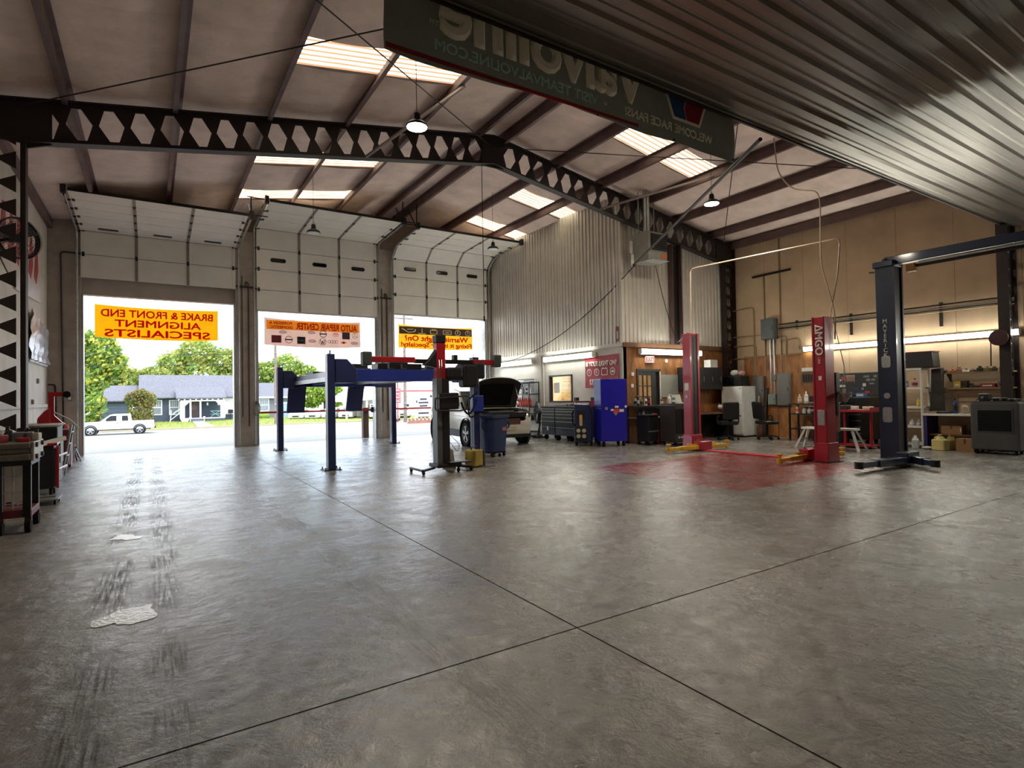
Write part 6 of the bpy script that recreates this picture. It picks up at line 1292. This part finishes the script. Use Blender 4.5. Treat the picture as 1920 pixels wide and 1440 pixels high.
# ---- blue grey house
M_hb = mat('siding_blue_grey', '#424c5a', .7, var=.06, scale=1); M_shg = mat('shingles', '#66656c', .85, var=.25, scale=5); M_trim = mat('trim_white', '#e4e2dc', .6)
H1 = thing('house', 'blue grey bungalow with a white trimmed porch across the street', 'house', (4.0, 81, -1.1))
def gable_roof(b, x0, x1, y0, y1, z0, z1, ym):
    return b.prism([(y0, z0), (ym, z1), (y1, z0), (y1, z0+.12), (ym, z1+.15), (y0, z0+.12)], x0, x1, 'x')
B().box(-5.1, 6.6, 0, 9, 0, 2.95).build('wall', M_hb, H1); rf = gable_roof(B(), -5.3, 7.2, -.55, 9.5, 2.85, 5.75, 4.6).build('roof', M_shg, H1)
B().box(-9.3, -5.1, 0, 7, 0, 2.62).build('wing_wall', M_hb, H1); gable_roof(B(), -9.55, -5.0, -.45, 7.4, 2.55, 4.4, 3.6).build('wing_roof', M_shg, H1)
B().box(-9.0, -6.4, -.05, 0, .1, 2.3).build('garage_door', mat('garage_blue', '#4b5666', .6), H1)
for k in range(4): B().box(-9.0, -6.4, -.07, -.05, .1+.55*k, .13+.55*k).build('door_groove', M_hb, H1)
B().box(-6.25, -5.5, -.06, 0, 0, 2.4).build('corner_board', M_trim, H1)
def window(par, xc, zc, w_, h):
    f = B().box(xc-w_/2, xc+w_/2, -.09, 0, zc-h/2, zc+h/2).build('window', M_trim, par)
    for j in range(2): p = B().box(xc-w_/2+.13, xc+w_/2-.13, -.1, -.09, zc-h/2+.12+j*(h/2-.06), zc-.04+j*(h/2-.06)).build('pane', mat('house_glass', '#7a858c', .1, spec=.8), f)
    for j in (-1, 0, 1): B().box(xc+j*(w_-.26)/4-.02, xc+j*(w_-.26)/4+.02, -.115, -.1, zc, zc+h/2-.12).build('muntin', M_trim, f)
    return f
window(H1, -3.45, 1.75, 1.15, 1.85); window(H1, -1.62, 1.72, 1.1, 1.85)
B().box(-5.1, -1.0, -.15, .0, 0, .75).build('planter_wall', mat('slate_brick', '#454d5c', .8, var=.2, scale=6), H1)
# porch
B().box(-1.0, 3.7, -2.6, 0, 0, .38).build('porch_floor', M_hb, H1); B().box(-1.0, 3.7, -2.65, -2.55, .30, .42).build('porch_edge', M_trim, H1)
B().prism([(-2.9, 2.72), (.2, 4.1), (.2, 4.25), (-2.9, 2.88)], -1.5, 3.85, 'x').build('porch_roof', M_shg, H1)
for k in range(9): B().box(-1.3+.6*k, -1.15+.6*k, -2.85, -2.55, 2.58, 2.76).build('rafter_tail', M_trim, H1)
B().box(-1.05, 3.75, -2.6, -2.4, 2.42, 2.60).build('porch_beam', M_trim, H1)
for x, w_ in ((-.85, .26), (3.5, .26), (.0, .09), (1.05, .09)):
    p = B().box(x-w_, x+w_, -2.62, -2.40, .38, 2.45).build('porch_post', M_trim, H1)
    if w_ > .2: s = 1 if x < 1 else -1; B().prism([(x, 2.45), (x+s*.85, 2.45), (x+s*.3, 1.9)], -2.58, -2.42).build('post_bracket', M_trim, p)
B().prism([(-1.1, .36), (-.1, .3), (-.3, -.02), (-.9, -.02)], -2.7, -2.5).build('porch_skirt', M_trim, H1)
for k in range(3): B().box(.1, 1.25, -2.6-.3*(k+1), -2.6-.3*k, 0, .33-.1*k).build('step', mat('step_slate', '#5d6474', .7), H1)
for x in (-.05, 1.4): B().ball((x, -3.2, .45), .15).cyl((x, -3.2, 0), (x, -3.2, .4), .06).build('newel_post', M_trim, H1)
B().bar((-2.1, -2.4, .0), (-2.0, -2.4, 1.4), .09).bar((-2.1, -2.4, .75), (-.9, -2.4, 1.7), .09).bar((-2.0, -2.4, .3), (-.9, -2.4, 1.25), .08).build('stair_rail', M_trim, H1)
dr_ = B().box(.05, .98, -.08, 0, .42, 2.5).build('front_door', mat('door_brown', '#5d4a44', .5), H1); B().lathe([(.2, 0), (.36, .03), (.2, .06)], (.5, -.15, 1.65), 18, 'y').build('door_wreath', mat('wreath', '#7d6a66', .9), dr_)
for z in (.55, .95): B().box(2.25, 3.3, -1.2, -1.12, z+.2, z+.27).build('chair_rail', mat('mint', '#9ac0b0', .6), H1)
for a, b_ in (((2.25, .45), (3.3, 1.2)), ((3.3, .45), (2.25, 1.2))): B().bar((a[0], -1.15, a[1]), (b_[0], -1.15, b_[1]), .06).build('chair_brace', mat('mint', '#9ac0b0'), H1)
for x in (1.9, 3.1): B().cyl((x, -1.3, 1.9), (x, -1.3, 2.25), .09, n=8).build('porch_lantern', M_trim, H1)
B().box(4.0, 6.6, -.03, 0, .7, 2.8).build('white_siding', M_trim, H1); B().box(4.3, 4.9, -.6, -.35, .8, 1.3).build('mailbox', M_blkm, H1); B().cyl((4.6, -.5, 0), (4.6, -.5, .8), .04).build('mailbox_post', M_blkm, H1)
# ---- second house
H2 = thing('house', 'smaller grey house with a white window and pale blue door beyond the power pole', 'house', (14.4, 82, -1.1)); B().box(-2.3, 3.4, 0, 8, 0, 2.75).build('wall', mat('siding_grey', '#6c7078', .7), H2); gable_roof(B(), -2.7, 3.8, -.6, 8.5, 2.75, 4.7, 4).build('roof', M_shg, H2); B().box(-2.7, 3.8, -.66, -.58, 2.66, 2.88).build('fascia', M_trim, H2)
window(H2, -1.6, 1.75, 1.3, 1.7); B().box(-.25, 1.95, -.08, 0, 0, 2.1).build('door_surround', M_trim, H2); B().box(-.05, 1.8, -.12, -.08, 0, 1.9).build('blue_door', mat('door_blue', '#8ba3c4', .6), H2); B().ball((-1.9, -1.2, .35), .6, 8, (1.4, 1, .8)).build('shrub', mat('shrub_green', '#6d8a34', .9, var=.4, scale=6), H2)
# ---- white shop building
SB = thing('shop_building', 'long white commercial building with a red stripe across the street', 'building', (33, 74, -1.3)); B().box(-9, 20, 0, 10, 0, 4.6).build('wall', mat('shop_white', '#dedad2', .7), SB); B().box(-9, 20, -.06, 0, 3.45, 3.62).build('red_stripe', mat('stripe_red', '#a8343a', .6), SB); B().prism([(-12.5, 2.3), (-7.5, 5.2), (-6, 5.4), (-6, 2.6), (-12.5, 2.2)], -3, 6, 'y').build('canopy_roof', mat('shop_white', '#dedad2'), SB)
for x in (-12.2, -9.6): B().box(x-.1, x+.1, -2.8, -2.6, 0, 2.3).build('canopy_post', M_wpl, SB)
for x in (-3.2, .6): B().box(x-.14, x+.14, -.2, 0, 2.6, 2.9).build('wall_lamp', M_blkm, SB)
B().box(-3.5, -2.7, -.03, 0, .9, 1.7).build('window', M_glass, SB); B().box(2.0, 9.5, -.03, 0, .7, 2.4).build('window', M_glass, SB)
text('lettering', 'SU', .9, mat('stripe_red', '#a8343a'), SB, (-6.9, -3.1, 3.3), XD, ZD, bold=.03)
# ---- trees
def tree(name, x, y, zb, clumps, n, leaf, cols, trunk_h, label, seed, group=None, trunk_r=.25):
    r = thing(name, label, 'tree' if name != 'flowering_bush' else 'bush', (x, y, zb), 0, group); rn = random.Random(seed)
    for ci, c in enumerate(cols):
        b = B(); vs = []; fs = []
        for k in range(n//len(cols)):
            cx, cy, cz, rx, rz2 = clumps[rn.randrange(len(clumps))]
            while True:
                p = [rn.uniform(-1, 1) for _ in range(3)]; d = math.sqrt(sum(q*q for q in p))
                if .3 < d < 1: break
            q = 1/d*(.55+.45*rn.random()**.5)*d**.3
            pos = Vector((cx+p[0]*q*rx, cy+p[1]*q*rx, cz+p[2]*q*rz2)); a = Vector([rn.gauss(0, 1) for _ in range(3)]).normalized(); u = a.orthogonal().normalized()*leaf*rn.uniform(.5, 1.2); v = a.cross(u).normalized()*leaf*rn.uniform(.4, .9)
            i = len(vs); vs += [tuple(pos-u), tuple(pos-v*.8), tuple(pos+u), tuple(pos+v*.8)]; fs.append((i, i+1, i+2, i+3))
        o = b.add(vs, fs).build('foliage', leafmat('leaf_'+c.strip('#'), c), r); o['kind'] = 'stuff'
    B().tube([(0, 0, -.1), (.05, 0, trunk_h*.5), (-.05, .1, trunk_h)], [trunk_r, trunk_r*.8, trunk_r*.5], 8).build('trunk', mat('bark', '#5d4c3e', .9, var=.3), r)
    b = B()
    for c in clumps[:6]: b.tube([(0, 0, trunk_h*.7), (c[0]*.5, c[1]*.5, (trunk_h*.7+c[2])/2+.3), (c[0], c[1], c[2])], [trunk_r*.4, trunk_r*.25, trunk_r*.1], 5)
    b.build('branches', mat('bark', '#5d4c3e'), r)
    return r
def leafmat(name, c):
    if name in MATS: return MATS[name]
    m = mat(name, c, .7, var=.35, scale=1.5); t = m.node_tree; p = t.nodes['Principled BSDF']; o = [n for n in t.nodes if n.type == 'OUTPUT_MATERIAL'][0]
    tl = node(t, 'BsdfTranslucent'); mx = node(t, 'MixShader'); mx.inputs[0].default_value = .4; src = p.inputs['Base Color'].links[0].from_socket
    t.links.new(src, tl.inputs['Color']); t.links.new(p.outputs[0], mx.inputs[1]); t.links.new(tl.outputs[0], mx.inputs[2]); t.links.new(mx.outputs[0], o.inputs[0]); return m
tree('broadleaf_tree', -4.6, 73, -1.2, [(-1.5, 0, 2.4, 2.3, 2.6), (-1.0, .5, 5.5, 2.2, 2.6), (0, 0, 8.0, 2.0, 2.2), (1.0, .5, 6.6, 1.6, 1.6), (-2.5, 0, 8.5, 2.4, 2.6)], 6500, .30, ['#7f9c42', '#c2c04a', '#66864a'], 5, 'tall yellow green tree at the near end of the bungalow garage', 1)
tree('broadleaf_tree', -.5, 92, -1, [(-5, 0, 4, 3.2, 3.2), (-2, 0, 4.6, 3, 2.6), (1, 0, 5, 2.6, 2.4), (-4, 0, 6.4, 2.2, 2.0)], 4200, .38, ['#a8a850', '#829450'], 4, 'olive tree behind the bungalow garage roof', 2)
tree('broadleaf_tree', 6, 97, -1, [(0, 0, 9.4, 3.0, 2.6), (-3, 0, 7.6, 2.6, 2.4), (3.2, 0, 8.0, 2.8, 2.6), (0, 0, 6.4, 4.4, 2.2), (6, 0, 8.8, 2.4, 2.4), (5, 0, 6.5, 3, 2)], 7500, .36, ['#7a9a50', '#a4ae58', '#b4b058'], 6, 'broad airy green tree rising behind the bungalow ridge', 3)
tree('broadleaf_tree', 19, 99, -1, [(0, 0, 7.4, 3.0, 2.6), (-3, 0, 6.4, 2.6, 2.4), (3, 0, 6.0, 2.6, 2.4), (0, 0, 4.2, 4.6, 2.4), (-4, 0, 3.6, 2.6, 2)], 6500, .36, ['#88a048', '#b0b858', '#72904c'], 5, 'rounded green tree behind the smaller grey house', 4)
tree('broadleaf_tree', 22.8, 90, -1, [(0, 0, 3.6, 2.4, 1.9), (1.8, 0, 2.8, 2.0, 1.9), (-1.8, 0, 2.6, 1.8, 1.8)], 3200, .32, ['#a8bc48', '#86a044'], 2.4, 'low yellow green tree beside the white shop building', 5)
tree('broadleaf_tree', 62, 95, -1, [(0, 0, 5.4, 4, 3), (-5, 0, 4, 3, 2.6)], 2500, .4, ['#7c9040', '#5d7838'], 4, 'distant green tree behind the white shop building', 8)
tree('flowering_bush', -1.0, 76, -1.2, [(0, 0, 1.6, 1.35, 1.35), (-.7, 0, 2.9, .95, .9), (.7, 0, 2.8, .95, 1.0), (0, 0, 3.3, .85, .8), (0, 0, .9, 1.3, .8)], 3600, .17, ['#5c7c42', '#8c8a44', '#a07a54'], 1.6, 'rust tipped green bush in front of the bungalow', 6, trunk_r=.12)
# ---- poles and wires
def pole(x, y, z0, h, label):
    r = thing('utility_pole', label, 'pole', (x, y, z0)); B().tube([(0, 0, 0), (.02, 0, h)], [.2, .13], 10).build('pole_shaft', mat('pole_wood', '#7b6c62', .85, var=.2), r); B().box(-1.1, 1.1, -.08, .08, h-.9, h-.75).build('crossarm', mat('pole_wood', '#7b6c62'), r)
    for k in (-1, -.4, .4, 1): B().cyl((k, 0, h-.75), (k, 0, h-.55), .05, n=8).build('insulator', M_wpl, r)
    B().box(-.16, .16, -.28, -.2, 2.1, 2.3).build('pole_tag', M_steel, r); return r
pole(11.85, 68.0, -1.35, 10.5, 'slim grey utility pole in front of the smaller grey house'); pole(24.6, 61.2, -1.5, 12.8, 'thick brown utility pole near the red roadside sign')
for i, (a, b_, d) in enumerate((((-40, 64, 9.4), (24.6, 61.2, 10.4), .9), ((-40, 63, 6.2), (24.6, 61, 6.6), .7), ((-40, 63, 4.6), (24.6, 61, 5.6), .5), ((24.6, 61, 10.4), (60, 59, 10.2), .8), ((11.85, 68, 8.6), (24.6, 61, 7.6), .3), ((24.6, 61, 8.0), (60, 58, 7.2), .6))):
    o = B().tube(sag(a, b_, d, 18), .022, 4).build('power_line', M_blk); tag(o, ['topmost power line crossing above the bungalow', 'middle power line crossing above the bungalow', 'lowest power line crossing above the bungalow', 'topmost power line beyond the brown pole', 'slanting power line between the two poles', 'lower power line beyond the brown pole'][i], 'wire')
# ---- roadside signs
rs_ = thing('roadside_sign', 'stack of small red sign panels on a red post beside the brown pole', 'sign', (24.0, 62, -1.5)); B().cyl((0, 0, 0), (0, 0, 5.6), .07, n=8).build('post', mat('stripe_red', '#a8343a'), rs_)
for k in range(4): p = B().box(-.34, .34, -.1, -.06, 2.25+.42*k, 2.62+.42*k).build('sign_panel', mat('sign_bright_red', '#d23a48', .5), rs_); B().box(-.26, .26, -.115, -.1, 2.38+.42*k, 2.5+.42*k).build('panel_print', M_wpl, p)
pb2 = thing('price_board', 'white portable board with black lettering in front of the white shop', 'sign', (26.2, 60, -1.5)); B().box(-.95, .95, -.05, .05, .15, 3.1).build('board', M_wpl, pb2); B().box(-.8, .8, -.07, -.05, 1.38, 1.46).build('divider', M_gry, pb2)
for k, (z, w_) in enumerate(((2.62, .45), (2.22, .65), (1.85, .5), (1.02, .68), (.52, .72))): B().box(-w_+.15, w_-.05+.15, -.065, -.05, z-.1, z+.1).build('print_line', M_bk, pb2)
B().box(-.78, -.62, -.065, -.05, 2.2, 2.5).build('print_symbol', M_bk, pb2)
bp = thing('brick_planter', 'low brick planter with dry plants at the street corner', 'planter', (24.7, 57.4, -1.5))
for c in range(4):
    for k in range(9): B().box(-1.4+.31*k+(.15 if c % 2 else 0), -1.11+.31*k+(.15 if c % 2 else 0), -.15, .15, .09*c, .08+.09*c).build('brick', mat('brick_red', '#9c6a58', .8, var=.2), bp)
for k in range(6): B().ball((-1.1+.45*k, .1, .5), .18, 6, (1, 1, .9)).build('dry_plant', mat('dry_plant', '#94805a', .9), bp)
# ---- bollard by the door
bo = thing('bollard', 'weathered wooden post outside the middle door by the pillar', 'post', (6.42, 19.75, -.02)); B().box(-.1, .1, -.1, .1, 0, 1.08).build('timber', mat('post_wood', '#5d4c40', .85, var=.25, stretch=(1, 1, .2)), bo, bevel=.01); B().cyl((-.0, -.1, .93), (-.0, -.16, .93), .05).build('strap_hook', M_blk, bo)
# ---- vehicles
def vehicle(name, loc, rz, label, col, kind='car'):
    r = thing(name, label, 'truck' if kind == 'pickup' else 'car', loc, rz); m = mat('auto_'+col.strip('#'), col, .3, coat=.6, var=.02)
    if kind == 'pickup':
        B().prism([(2.75, .50), (2.80, .95), (2.65, 1.12), (1.15, 1.18), (-2.85, 1.20), (-2.9, .55), (-2.7, .48), (2.5, .42)], -.95, .95).build('body', m, r, bevel=.06, seg=3)
        B().prism([(1.25, 1.15), (.45, 1.78), (.2, 1.83), (-1.05, 1.83), (-1.15, 1.15)], -.80, .80).build('cab', m, r, bevel=.05)
        for s in (-1, 1):
            B().prism([(.95, 1.22), (.42, 1.68), (-.02, 1.70), (-.02, 1.22)], s*.805-.01, s*.805+.01).build('window', M_glass, r); B().prism([(-.42, 1.22), (-.42, 1.68), (-.85, 1.68), (-.9, 1.22)], s*.805-.01, s*.805+.01).build('window', M_glass, r)
            B().box(.75, .9, s*1.0-.09, s*1.0+.09, 1.2, 1.38).build('wing_mirror', m, r); B().box(-.15, -.02, s*.955-.01, s*.955+.01, 1.0, 1.05).build('door_handle', M_blk, r); B().box(-2.92, -2.85, s*.8-.08, s*.8+.08, .8, 1.1).build('tail_lamp', M_red, r)
            B().box(-1.17, -1.15, s*.953-.004, s*.953+.004, .5, 1.18).build('panel_gap', M_gry, r); B().box(-2.6, 2.6, s*.92-.03, s*.92+.03, .40, .50).build('sill', M_blk, r)
            for x in (1.85, -1.75): B().lathe([(.50, -.03), (.50, .03), (.40, .03), (.40, -.03)], (x, s*.94, .42), 20, 'y', False).build('wheel_arch', M_blk, r); wheel(r, x, s*.86, s, .40, .24)
        B().box(-2.8, -1.25, -.75, .75, 1.10, 1.21).build('bed', M_blkm, r); B().box(-3.0, -2.88, -.9, .9, .48, .64).build('rear_bumper', M_blkm, r); B().box(2.76, 2.88, -.9, .9, .48, .66).build('front_bumper', M_chrome, r)
    else:
        van = kind == 'van'; h = 1.95 if van else 1.45
        B().prism([(2.15, .35), (2.2, .75), (1.9, .95), (1.0, 1.0), (-2.1, 1.0), (-2.2, .5), (-2.0, .3), (2.0, .28)], -.88, .88).build('body', m, r, bevel=.06)
        B().prism([(1.3, .98), (.7 if van else .45, h), (-1.6 if not van else -2.05, h), (-2.1, .98)], -.76, .76).build('cabin', m, r, bevel=.06)
        for s in (-1, 1):
            B().prism([(1.0, 1.05), (.5, h-.14), (-1.5, h-.14), (-1.8, 1.05)], s*.765-.01, s*.765+.01).build('window', M_glass, r)
            for x in (1.3, -1.3): wheel(r, x, s*.78, s, .33, .2)
            B().box(2.05, 2.2, s*.62-.15, s*.62+.15, .65, .78).build('headlamp', M_wpl, r)
        B().add([(1.22, -.68, 1.05), (1.22, .68, 1.05), ((.78 if van else .53), .62, h-.1), ((.78 if van else .53), -.62, h-.1)], [(0, 1, 2, 3)]).build('windscreen', M_glass, r); B().box(2.17, 2.22, -.4, .4, .45, .62).build('grille', M_blk, r)
    return r
vehicle('pickup_truck', (-2.65, 62.4, G0), PI, 'white extended cab pickup truck parked across the street', '#e4e4e4', 'pickup')
for i, (x, y, c, k, l) in enumerate(((16.4, 77.5, '#d8d8d8', 'car', 'silver white car at the end of the parked row'), (18.2, 76.4, '#e0e0e0', 'car', 'white car second in the parked row'), (20.0, 75.3, '#c9ccd0', 'car', 'pale grey car in the middle of the parked row'), (21.8, 74.2, '#d0c8c4', 'car', 'beige car next to the white van'), (24.6, 71.5, '#e8e8e8', 'van', 'large white van under the shop canopy'), (28.2, 70.8, '#dcdcdc', 'car', 'white car parked before the long white shop'), (24.6, 65.5, '#e2e2e2', 'car', 'white car parked behind the red roadside sign'))):
    vehicle('parked_car', (x, y, -1.36 if y > 67.6 else G0), -2.0 if k == 'car' else -1.8, l, c, k)
